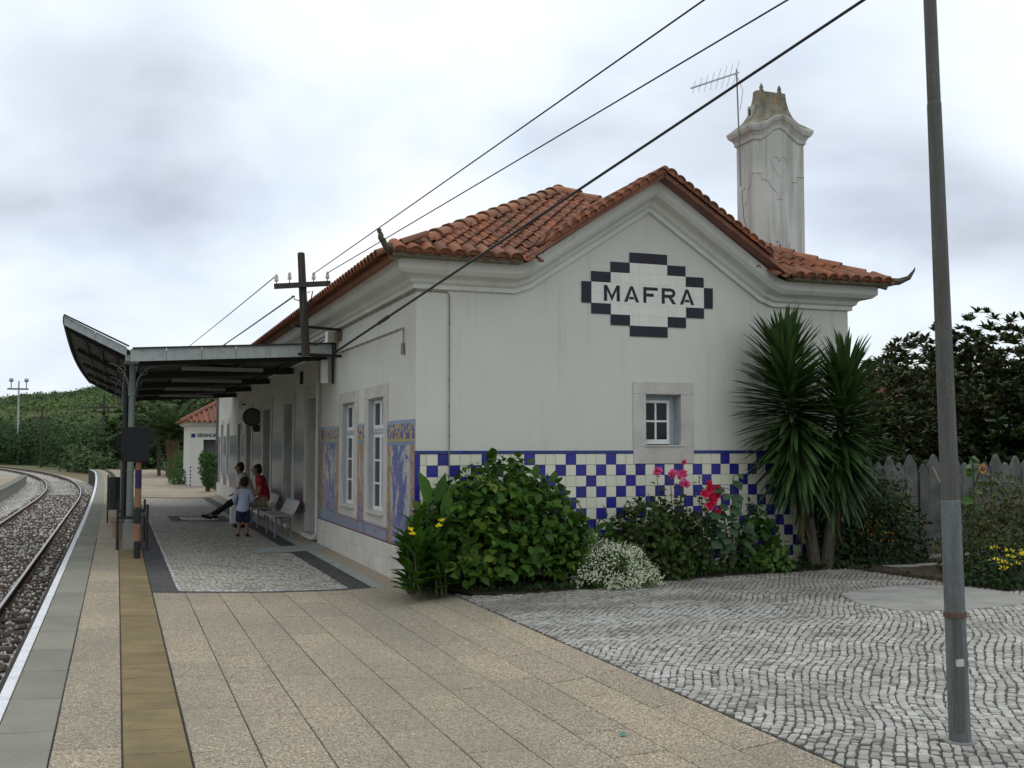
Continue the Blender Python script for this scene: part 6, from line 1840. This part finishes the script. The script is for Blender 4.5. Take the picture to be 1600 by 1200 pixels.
# ------------------------------------------------------------------ yuccas
def yucca(label, base, top, headz, L0, n_, seedx):
    t_ = thing('yucca', label, 'yucca', base, 'yuccas at the right end of the gable')
    B0, T0 = Vector(base), Vector(top)
    mid = B0.lerp(T0, .35) + Vector((.10 * seedx, 0, -.02))
    MB().tube([B0 + Vector((0, 0, -.05)), mid, B0.lerp(T0, .7), T0], [.085, .065, .06, .045], 9).build('trunk', M['bark'], t_)
    P_, D_, N2, S2 = [], [], [], []; PD, DD, ND, SD = [], [], [], []
    for k in range(n_):
        f = k / n_
        z0 = .40 + .60 * f ** .8
        p = B0.lerp(T0, z0) if z0 > .35 else mid
        a = k * 2.399963 + rnd.uniform(-.2, .2)
        el = math.radians(-74 + 152 * (f ** 1.05) + rnd.uniform(-12, 12))
        d = Vector((math.cos(a) * math.cos(el), math.sin(a) * math.cos(el), math.sin(el)))
        if p.y + d.y * L0 > 12.2 and p.x < 9.5: d.y *= .25; d.normalize()
        nrm = Vector((-math.cos(a) * math.sin(el), -math.sin(a) * math.sin(el), math.cos(el)))
        s_ = L0 * rnd.uniform(.75, 1.12) * (1 - .18 * f)
        if f < .10:
            PD.append(tuple(p)); DD.append((d.x * .5, d.y * .5, -1)); ND.append(tuple(nrm)); SD.append(s_ * .9)
        else:
            P_.append(tuple(p)); D_.append(tuple(d)); N2.append(tuple(nrm)); S2.append(s_)
    leaves_mixed('blade', blade(.044, .07), M['yucca'], np.array(P_), np.array(D_), np.array(N2), np.array(S2), t_, 290, 'inner_blades')
    scatter('dry_blades', blade(.032, .3), np.array(PD), np.array(DD), np.array(ND), np.array(SD), M['yuccadry'], t_)
yucca('taller yucca leaning left against the gable wall', (8.55, 11.86, 0), (7.97, 11.66, 2.74), 2.6, .84, 680, .12)
yucca('lower yucca standing at the gable corner, right of the taller one', (8.66, 11.80, 0), (8.88, 11.6, 2.46), 2.3, .80, 640, .05)

# ------------------------------------------------------------------ concrete picket fence and plants before it
fn = thing('picket_fence', 'grey weathered concrete fence with tall and short pointed pickets', 'fence', (9.6, 12.15, 0))
def picket(wd, h):
    pts = [(-wd / 2, 0, 0), (wd / 2, 0, 0), (wd / 2, 0, h - wd * .85), (wd * .17, 0, h - wd * .18), (0, 0, h), (-wd * .17, 0, h - wd * .18), (-wd / 2, 0, h - wd * .85)]
    return MB().prism(pts, (0, .05, 0)).mesh('picket', M['fence'])
pk1, pk2 = picket(.205, 1.47), picket(.145, 1.375)
x = 9.52; k = 0
while x < 17:
    big = k % 2 == 0
    wd = .205 if big else .145
    o = link('picket', pk1 if big else pk2, fn)
    o.location = Vector((x + wd / 2, 12.15 + rnd.uniform(-.008, .008), rnd.uniform(-.02, .02))) - W[fn.name]
    o.rotation_euler = (0, rnd.uniform(-.02, .02), 0)
    x += wd + .012; k += 1
b = MB()
for z in (.18, .52, .86):
    b.box(9.5, 17, 12.20, 12.26, z, z + .29)
b.build('panel', M['fence'], fn)
MB().cbox(9.5, 17, 12.05, 12.3, -.05, .10, .02).build('footing', M['concrete'], fn)
bs, BP, BN = bush('berry_shrub', 'dense dark shrub dotted with orange berries in front of the fence', 'shrub', (9.72, 11.92, .1), (.62, .42, 1.18), 2600, SMALL, M['shrub'], .05, .095, 0, .16, 2.2, inner=.5)
q = np.where((BN[:, 1] < -.1) & (BP[:, 2] < 1.0) & (BP[:, 2] > .35) & (np.sin(BP[:, 0] * 6 + BP[:, 2] * 5) > 0))[0][:130]
scatter('berry', SMALL, BP[q] + BN[q] * .03, rv(len(q)), BN[q], nr.uniform(.02, .04, len(q)), M['orangefl'], bs)
bush('dark_shrub', 'dark shrub behind the yucca trunks at the corner of the station', 'shrub', (8.95, 12.0, .05), (.5, .3, .85), 1300, SMALL, M['shrub'], .05, .09, 0, .16, 4.4, inner=.5)
bush('hedge_shrub', 'olive green shrub with fine mottled leaves right of the lamp post', 'shrub', (10.55, 10.55, .1), (1.0, .62, 1.08), 5200, SMALL, M['shrub2'], .045, .085, 0, .13, 5.6, inner=.5)
bush('hedge_shrub', 'olive green shrub at the right edge, nearest the yellow flowers', 'shrub', (12.2, 10.7, .1), (1.15, .7, 1.05), 4200, SMALL, M['shrub2'], .045, .085, 0, .13, 6.6, inner=.5)
sf = thing('sunflower', 'single sunflower with drooping leaves above the shrub beside the lamp post', 'flower', (9.75, 10.35, 0))
b = MB(); b.tube([(9.9, 10.5, 0), (9.8, 10.4, .8), (9.75, 10.35, 1.40), (9.73, 10.28, 1.43)], [.014, .011, .008, .006], 6); b.build('stem', M['stem'], sf)
P_ = np.array([(9.8, 10.4, z) for z in (.85, .95, 1.05, 1.15, 1.25, 1.3, 1.36, 1.4, 1.44, 1.3, 1.2, 1.45)]); aa = np.arange(12) * 2.4
leaves_mixed('leaf', ROUND, M['lime'] if False else M['canna'], P_, np.stack([np.cos(aa), np.sin(aa) * .5 - .2, np.full(12, -.1)], 1), np.repeat([(0, -.5, .8)], 12, 0), nr.uniform(.11, .18, 12), sf, 12)
a = np.linspace(0, 2 * PI, 19)[:-1]
cc = np.array([9.56, 10.0, 1.335])
MB().tube([(9.80, 10.4, 1.1), (9.6, 10.08, 1.3), (9.56, 10.02, 1.33)], .008, 5).build('flower_stalk', M['stem'], sf)
scatter('petals', LANCE, cc + np.stack([np.cos(a) * .03, a * 0, np.sin(a) * .03], 1), np.stack([np.cos(a), a * 0 - .15, np.sin(a)], 1), np.repeat([(0, -1, 0.01)], 18, 0), np.full(18, .035), M['orangefl'], sf, None)
MB().ball(tuple(cc + np.array([0, -.012, 0])), (.03, .015, .03), 10, 6).build('disc', M['rust'], sf)
yf, YP, YN = bush('yellow_flower_clump', 'low plant with yellow flower heads at the right edge of the cobbles', 'flowers', (9.52, 9.72, 0), (.50, .42, .42), 900, SMALL, M['shrub'], .05, .09, 0, .15, 1.1, inner=.45)
fs_ = [(9.62, 9.35, .33), (9.72, 9.32, .30), (9.80, 9.30, .36), (9.86, 9.28, .28), (9.95, 9.30, .38), (10.02, 9.28, .31), (9.78, 9.5, .44), (10.1, 9.4, .37), (9.9, 9.42, .41), (9.95, 9.18, .12), (9.68, 9.27, .24), (10.15, 9.3, .25), (10.2, 9.5, .4)]
for c in [(a - .47, b_ + .08, z_) for a, b_, z_ in fs_]:
    n_ = 12
    u_ = rv(n_); u_[:, 2] = np.abs(u_[:, 2])
    scatter('flower_head', SMALL, np.array([c]) + u_ * np.array([.035, .035, .018]), u_ + np.array([0, 0, .2]), rv(n_) * .4 + np.array([0, -.3, .8]), nr.uniform(.025, .04, n_), M['yel'], yf, None)
st_ = thing('garden_stake', 'thin pale cane leaning against the fence by the lamp post', 'stake', (10.75, 11.9, 0))
MB().tube([(10.85, 11.75, .5), (10.69, 12.1, 1.30)], .009, 5).build('cane', mat('cane', (.5, .42, .26), rough=.8), st_)

# ------------------------------------------------------------------ trees
def whorls(C, n_per, s0, s1, out):
    # leaf rosettes at the branch ends
    n_ = len(C)
    P = np.repeat(C, n_per, 0)
    a = nr.uniform(0, 2 * PI, n_ * n_per); el = nr.uniform(-.5, .9, n_ * n_per)
    D = np.stack([np.cos(a) * np.cos(el), np.sin(a) * np.cos(el), np.sin(el)], 1) + np.repeat(out, n_per, 0) * .55
    return P, D, D * 0 + np.array([0, 0, 1.0]) + rv(len(P)) * .5, nr.uniform(s0, s1, len(P))
def tree(name, label, base, h, rad, m, n_cl=260, per=10, s0=.14, s1=.26, tm=LANCE, trunk_r=.14, zc=.62, rz=.42, lump=.22, seed=1, group=None, low=False):
    t_ = thing(name, label, 'tree', base, group)
    B0 = Vector(base); c = np.array([base[0], base[1], base[2] + h * zc])
    u = rv(n_cl)
    lum = 1 + lump * (np.sin(u[:, 0] * 4 + seed) * np.cos(u[:, 1] * 3.3 + seed) + .7 * np.sin(u[:, 2] * 6 + u[:, 0] * 5 + seed * 2))
    rr = (1 - .6 * nr.random_sample(n_cl) ** 1.5) * lum
    C = c + u * rr[:, None] * np.array([rad, rad, h * rz])
    C[:, 2] = np.maximum(C[:, 2], base[2] + .3)
    P, D, N_, S = whorls(C, per, s0, s1, u)
    b = MB(); b.tube([B0 - Vector((0, 0, .2)), B0 + Vector((.05, 0, h * .25)), B0 + Vector((.1, .05, h * .55))], [trunk_r, trunk_r * .8, trunk_r * .45], 8)
    for k in range(9):
        e = C[rnd.randrange(n_cl)]
        b.tube([B0 + Vector((.06, .02, h * rnd.uniform(.2, .5))), tuple((np.array(B0) + e) / 2 + np.array([0, 0, h * .1])), tuple(e)], [trunk_r * .4, trunk_r * .25, .015], 5)
    b.build('trunk', M['bark'], t_)
    o = scatter('crown', tm, P, D, N_, S, m, t_)
    return t_
tree('loquat_tree', 'broad dark loquat tree behind the fence, its top highest beside the lamp post', (16.6, 17.5, -.05), 4.35, 2.6, M['loquat'], 2300, 15, .12, .22, trunk_r=.16, zc=.50, rz=.46, lump=.14, seed=2.1)
tree('loquat_tree', 'lower dark loquat tree behind the yuccas and fence', (13.6, 16.3, -.05), 3.0, 1.65, M['loquat'], 1300, 15, .11, .20, trunk_r=.11, zc=.5, rz=.47, seed=.6)
tree('loquat_tree', 'dark loquat tree at the right edge of the picture', (18.6, 15.8, -.05), 3.9, 2.2, M['loquat'], 1500, 15, .12, .22, trunk_r=.15, zc=.5, rz=.46, seed=3.3)
tree('garden_tree', 'dense dark tree filling the gap low behind the fence', (15.6, 14.7, -.05), 2.5, 1.9, M['shrub'], 420, 13, .12, .22, SMALL, .1, .5, .5, seed=4.1)
tree('garden_tree', 'dense dark bush tree behind the right corner of the station', (11.6, 14.6, -.05), 1.9, 1.1, M['shrub'], 300, 13, .1, .2, SMALL, .08, .5, .5, seed=5.1)
tree('garden_tree', 'dense dark tree behind the fence at the right edge', (18.6, 13.8, -.05), 2.6, 1.6, M['shrub'], 380, 13, .12, .22, SMALL, .1, .5, .5, seed=6.1)
# neighbour's roof seen past the yucca
hs = thing('neighbour_house', 'distant white house whose red roof shows past the yucca', 'house', (33, 43, 0))
MB().box(29.5, 41, 40.6, 50, -.05, 3.0).build('wall', M['wall'], hs)
b = MB(); b.add([(28.8, 40.0, 2.95), (41.7, 40.0, 2.95), (41.7, 50.6, 2.95), (28.8, 50.6, 2.95), (35.2, 43.5, 5.3), (35.2, 47, 5.3)], [(0, 1, 4), (1, 2, 5, 4), (2, 3, 5), (3, 0, 4, 5)])
rf = b.build('roof', M['eaves'], hs)
b = MB()
for k in range(60):
    x = 28.9 + k * .21
    f = 1 - abs(x - 35.2) / 6.4
    if f > .03: b.tube([(x, 39.98, 2.98), (x, 40.0 + 3.5 * f, 2.98 + 2.35 * f)], .07, 5, False)
b.build('tile_ribs', M['roof'], rf)['kind'] = 'stuff'

# ------------------------------------------------------------------ far end of the platform
wc = thing('lavatory_block', 'small white lavatory building with SENHORAS over the door and tiled roof', 'building', (2.75, 45.4, 0))
# front wall faces the camera; the door opening is on it
X0w, X1w, Yw = 2.78, 6.4, 45.5
b = MB()
DO = (3.30, 4.15, 1.86)
for (x0, x1, z0, z1) in ((X0w, DO[0], -.02, 2.45), (DO[1], X1w, -.02, 2.45), (DO[0], DO[1], DO[2], 2.45)): b.box(x0, x1, Yw, Yw + .25, z0, z1)
b.box(X0w, X0w + .25, Yw + .25, 50, -.02, 2.45); b.box(X1w - .25, X1w, Yw + .25, 50, -.02, 2.45)
b.build('wall', M['wall'], wc)
MB().box(DO[0], DO[1], Yw + .3, Yw + .34, 0, DO[2]).build('door', M['doorgreen'], wc)
b = MB(); b.box(X0w - .12, X1w + .12, Yw - .12, 50.1, 2.45, 2.52); b.box(X0w - .2, X1w + .2, Yw - .2, 50.2, 2.52, 2.58); b.build('cornice', M['cornice'], wc)
b = MB(); b.add([(X0w - .35, Yw - .35, 2.58), (X1w + .35, Yw - .35, 2.58), (X1w + .35, 50.3, 2.58), (X0w - .35, 50.3, 2.58), (4.6, 47.3, 3.75), (4.6, 48.5, 3.75)], [(0, 1, 4), (1, 2, 5, 4), (2, 3, 5), (3, 0, 4, 5)])
rf = b.build('roof', M['eaves'], wc)
b = MB()
for k in range(21):
    x = X0w - .3 + k * .21; f = 1 - abs(x - 4.6) / 2.15
    if f > .02:
        m2 = [(x, Yw - .36, 2.60), (x, Yw - .35 + 2.15 * f, 2.60 + 1.17 * f)]
        b.tube(m2, .06, 6)
for k in range(22):
    y = Yw - .3 + k * .22; f = min(1, (y - Yw + .35) / 2.15)
    b.tube([(X0w - .36, y, 2.60), (X0w - .35 + 2.15 * f, y, 2.60 + 1.17 * f)], .06, 6)
b.tube([(X0w - .4, Yw - .4, 2.60), (4.6, 47.3, 3.82)], .09, 6); b.tube([(X1w + .4, Yw - .4, 2.60), (4.6, 47.3, 3.82)], .09, 6)
b.build('tile_rows', M['roof'], rf)['kind'] = 'stuff'
def text(s, loc, size, m, parent, rot=(PI / 2, 0, 0), bold=.0):
    cu = bpy.data.curves.new('lettering', 'FONT'); cu.body = s; cu.size = size; cu.extrude = .004; cu.offset = bold
    o = bpy.data.objects.new('tmp', cu); COL.objects.link(o)
    dg = bpy.context.evaluated_depsgraph_get()
    me = bpy.data.meshes.new_from_object(o.evaluated_get(dg)); bpy.data.objects.remove(o)
    me.name = 'lettering'; me.materials.clear(); me.materials.append(m)
    q = link('lettering', me, parent); q.location = Vector(loc) - W[parent.name]; q.rotation_euler = rot
    return q
text('SENHORAS', (3.06, Yw - .006, 1.97), .20, M['sign_black'], wc, bold=.006)
MB().box(X0w + .03, X0w + .2, Yw - .012, Yw, 1.95, 2.1).build('tile_badge', M['blue_trim'], wc)
b = MB()
for k in range(6): b.box(X0w + .0, X0w + .05, Yw - .012, Yw, .0 + .14 * k, .07 + .14 * k)
b.build('tile_trim', M['blue_tile'], wc)
# clipped shrubs by the lavatory and the station end
def topiary(label, c, r, n_, name='clipped_shrub'):
    t_ = thing(name, label, 'shrub', (c[0], c[1], 0))
    P, nn = [], []
    u = rv(n_); lum = 1 + .06 * np.sin(u[:, 0] * 6 + u[:, 2] * 5)
    P = np.array(c) + u * np.array(r) * (lum * (1 - .25 * nr.random_sample(n_)))[:, None]
    P[:, 2] = np.maximum(P[:, 2], .03)
    scatter('foliage', SMALL, P, u * .5 + rv(n_), u + rv(n_) * .4, nr.uniform(.07, .13, n_), M['topiary'], t_)
    MB().tube([(c[0], c[1], -.03), (c[0], c[1], c[2])], .05, 6).build('stem', M['bark'], t_)
topiary('clipped rounded shrub at the far corner of the station', (3.15, 40.4, .70), (.33, .4, .62), 900)
topiary('topmost clipped ball above the shrub at the far corner of the station', (3.08, 40.6, 1.12), (.30, .3, .28), 400)
topiary('bright green shrub left of the lavatory block', (2.95, 52.0, .62), (.75, .8, .85), 1300, 'green_shrub')
topiary('low flowering shrub at the foot of the palm', (2.55, 48.5, .22), (.5, .8, .38), 500, 'low_shrub')
sp = thing('lamp_pole', 'slim concrete pole between the lavatory block and the station end', 'pole', (3.65, 42.5, 0))
MB().tube([(3.62, 42.5, -.03), (3.62, 42.5, 5.0)], [.10, .075], 8).build('pole', M['fence'], sp)

# palm at the far end
pm = thing('palm_tree', 'date palm with arching fronds beyond the canopy', 'palm', (2.75, 60, 0))
tb_ = MB(); pts = [(2.75, 60, -.1), (2.78, 60, .7), (2.75, 60, 1.9)]; tb_.tube(pts, [.34, .30, .36], 10); tb_.build('trunk', mat('palm_trunk', (.16, .10, .06), (.09, .06, .04), rough=1, scale=8, bmp=1), pm)
b = MB(); LP, LD, LN, LS = [], [], [], []
for k in range(64):
    a = k * 2.399963; el = .15 + 1.25 * (k / 64.0)
    L_ = rnd.uniform(2.6, 3.3); prev = Vector((2.75, 60, 1.95)); pts = [prev]
    for s_ in range(1, 9):
        e = el - .95 * (s_ / 8) ** 1.4
        d = Vector((math.cos(a) * math.cos(e), math.sin(a) * math.cos(e), math.sin(e)))
        cur = prev + d * L_ / 8; 
        side = Vector((-math.sin(a), math.cos(a), 0))
        for q in range(5):
            p = prev.lerp(cur, q / 5)
            for sg_ in (-1, 1):
                LP.append(tuple(p)); LD.append(tuple(side * sg_ * .75 + d * .8 + Vector((0, 0, .22)))); LN.append((-d.x * .3, -d.y * .3, 1)); LS.append(.55 * (1.0 - .5 * s_ / 9))
        pts.append(cur); prev = cur
    b.tube(pts, [.03, .028, .025, .022, .02, .017, .014, .01, .006], 4)
b.build('frond_rib', M['stem'], pm)['kind'] = 'stuff'
scatter('fronds', blade(.028, .1), np.array(LP), np.array(LD), np.array(LN), np.array(LS), M['palm'], pm)
tr2 = thing('slender_tree', 'thin dark trunked tree beside the palm', 'tree', (2.15, 61, 0))
MB().tube([(2.15, 61, -.05), (2.1, 61, 1.2), (2.2, 61, 2.9)], [.10, .08, .05], 7).build('trunk', M['bark'], tr2)
C = np.array([2.2, 61, 2.9]) + rv(60) * np.array([.7, .7, .5]); P, D, N_, S = whorls(C, 10, .15, .28, rv(60)); scatter('crown', SMALL, P, D, N_, S, M['palm'], tr2)
tree('garden_tree', 'tall dark tree behind the lavatory block, under the far end of the canopy', (5.0, 66, -.05), 6.8, 3.4, M['shrub'], 520, 13, .22, .42, SMALL, .22, .58, .48, seed=2.7)
tree('garden_tree', 'dark tree behind the palm', (1.6, 80, -.05), 4.6, 2.8, M['wood_far'], 420, 13, .22, .42, SMALL, .18, .5, .5, seed=3.9)

# ------------------------------------------------------------------ woodland belt, hill scrub, vineyard
def belt(name, pts, h0, h1, n_cl, m, s0, s1, dep=9, label=None):
    C, U = [], []
    for k in range(n_cl):
        t_ = rnd.random() * (len(pts) - 1); i = int(t_); f = t_ - i
        x = pts[i][0] + (pts[i + 1][0] - pts[i][0]) * f; y = pts[i][1] + (pts[i + 1][1] - pts[i][1]) * f
        top = 1.6 + y * (h0 + (h1 - h0) * (.5 + .5 * math.sin(x * .55 + y * .2) * math.cos(x * .21 + 1)))
        dd = rnd.random(); z = -1 + (top + 1) * rnd.random() ** .75 * (0.45 + .55 * math.sqrt(dd))
        C.append((x + rnd.uniform(-1, 1), y + dd * dep, z)); U.append((rnd.uniform(-.4, .4), -.6, .5))
    C = np.array(C); P, D, N_, S = whorls(C, 12, s0, s1, np.array(U))
    P = P + rv(len(P)) * .45
    o = scatter(name, SMALL, P, D, N_ + np.array([0, -.5, 0]), S, m)
    if label: o['label'] = label
    return o
belt('woodland', [(-95, 182), (-50, 178), (-30, 172), (-19, 175), (-10, 160), (-3.4, 128), (0.5, 104), (6, 98), (24, 96)], .017, .027, 6500, M['wood_far'], .25, .6, 11, 'dense dark green scrub wood along the foot of the hill')
belt('woodland_edge', [(-4.5, 118), (-1.2, 104), (2, 95), (10, 92)], -.018, .0, 420, M['hill_shrub'], .3, .6, 4)
# unseen trees left of the view, added to block low western sky light
def unseen_belt():
    C, U = [], []
    for k in range(1900):
        y = rnd.uniform(-45, 95); x = -20 - rnd.random() * 7 - max(0, y - 55) * .12
        top = 10.5 + 2.0 * math.sin(y * .23) + 1.2 * math.sin(y * .61)
        C.append((x, y, -1 + (top + 1) * rnd.random() ** .8)); U.append((.7, rnd.uniform(-.4, .4), .4))
    C = np.array(C); P, D, N_, S = whorls(C, 12, .5, 1.0, np.array(U)); P = P + rv(len(P)) * .6
    o = scatter('woodland', SMALL, P, D, N_ + np.array([.5, 0, 0]), S, M['wood_far']); o['label'] = 'unseen row of dark trees added across the line to shade the canopy'
unseen_belt()
# scrub on the hill
n_ = 7000
hxs = nr.uniform(-95, 110, n_); hys = 180 + nr.random_sample(n_) ** 1.1 * 365
den = np.sin(hxs * .045 + hys * .02) + np.sin(hys * .06 - hxs * .02) + nr.uniform(-2.4, 2.4, n_) + 2.0 * (hys > 500)
kp = den > -.25
hxs, hys = hxs[kp], hys[kp]
hz = np.array([hill_h(a, c) for a, c in zip(hxs, hys)])
C = np.stack([hxs, hys, hz + .5], 1)
rad = nr.uniform(.6, 1.9, len(C))
P = np.repeat(C, 16, 0); u = rv(len(P)); u[:, 2] = np.abs(u[:, 2])
P = P + u * np.repeat(rad, 16)[:, None] * np.array([1.2, 1.2, .9])
scatter('hill_scrub', SMALL, P, rv(len(P)), u + np.array([0, -.4, .4]), nr.uniform(.6, 1.2, len(P)), M['hill_shrub'])
# lighter rows of vines
vx, vy = [], []
for r in range(16):
    y = 300 + r * 8
    x0 = -26 + r * .6
    for k in range(int(46 - r * .6)):
        vx.append(x0 + k * 1.15 + rnd.uniform(-.3, .3)); vy.append(y + rnd.uniform(-.6, .6) + k * .35)
C = np.array([(a, c, hill_h(a, c) + .6) for a, c in zip(vx, vy)])
P = np.repeat(C, 12, 0); u = rv(len(P)); u[:, 2] = np.abs(u[:, 2]); P = P + u * np.array([.8, .8, .9])
scatter('vine_rows', SMALL, P, rv(len(P)), u + np.array([0, -.4, .4]), nr.uniform(.5, .9, len(P)), M['vine'])

# ------------------------------------------------------------------ mast and far poles
ms = thing('floodlight_mast', 'tall pale mast with two floodlights beyond the curve of the track', 'mast', (-13.4, 170, -1))
MB().tube([(-13.4, 170, -1.05), (-13.5, 170, 11.0)], [.17, .10], 8).build('mast', M['metalthin'], ms)
MB().box(-15.0, -12.2, 169.9, 170.1, 9.7, 9.95).build('crossbar', M['steel_grey'], ms)
for x in (-14.5, -12.5):
    b = MB(); b.lathe([(.12, -.22), (.32, .0), (.32, .06), (.08, .2)], (0, 0, 0), 10); o = b.build('floodlight', M['metalthin'], ms)
    for v in o.data.vertices: v.co += W[ms.name]
    o.location = Vector((x, 170, 11.1)) - W[ms.name]; o.rotation_euler = (PI / 2 + .2, 0, .2)
    MB().tube([(x, 170, 9.95), (x, 170, 10.9)], .07, 5).build('stand', M['steel_grey'], ms)
def farpole(label, x, y, top, arms):
    t_ = thing('utility_pole', label, 'utility pole', (x, y, -1), 'dark utility poles beyond the track')
    MB().tube([(x, y, -1.1), (x, y, top)], [.19, .13], 7).build('pole', M['wood'], t_)
    for z in arms:
        a = MB().box(x - 1.2, x + 1.2, y - .08, y + .08, z - .09, z + .09).build('crossarm', M['wood'], t_)
        b = MB()
        for q in (-1.1, -.5, .5, 1.1): b.tube([(x + q, y, z + .09), (x + q, y, z + .26)], .045, 5)
        b.build('insulator', M['steel_grey'], a)
farpole('farther utility pole with one crossarm, nearer the mast', -8.85, 146, 6.6, (5.1,))
farpole('taller utility pole with two crossarms left of the canopy posts', -1.2, 106, 6.3, (5.15, 4.75))
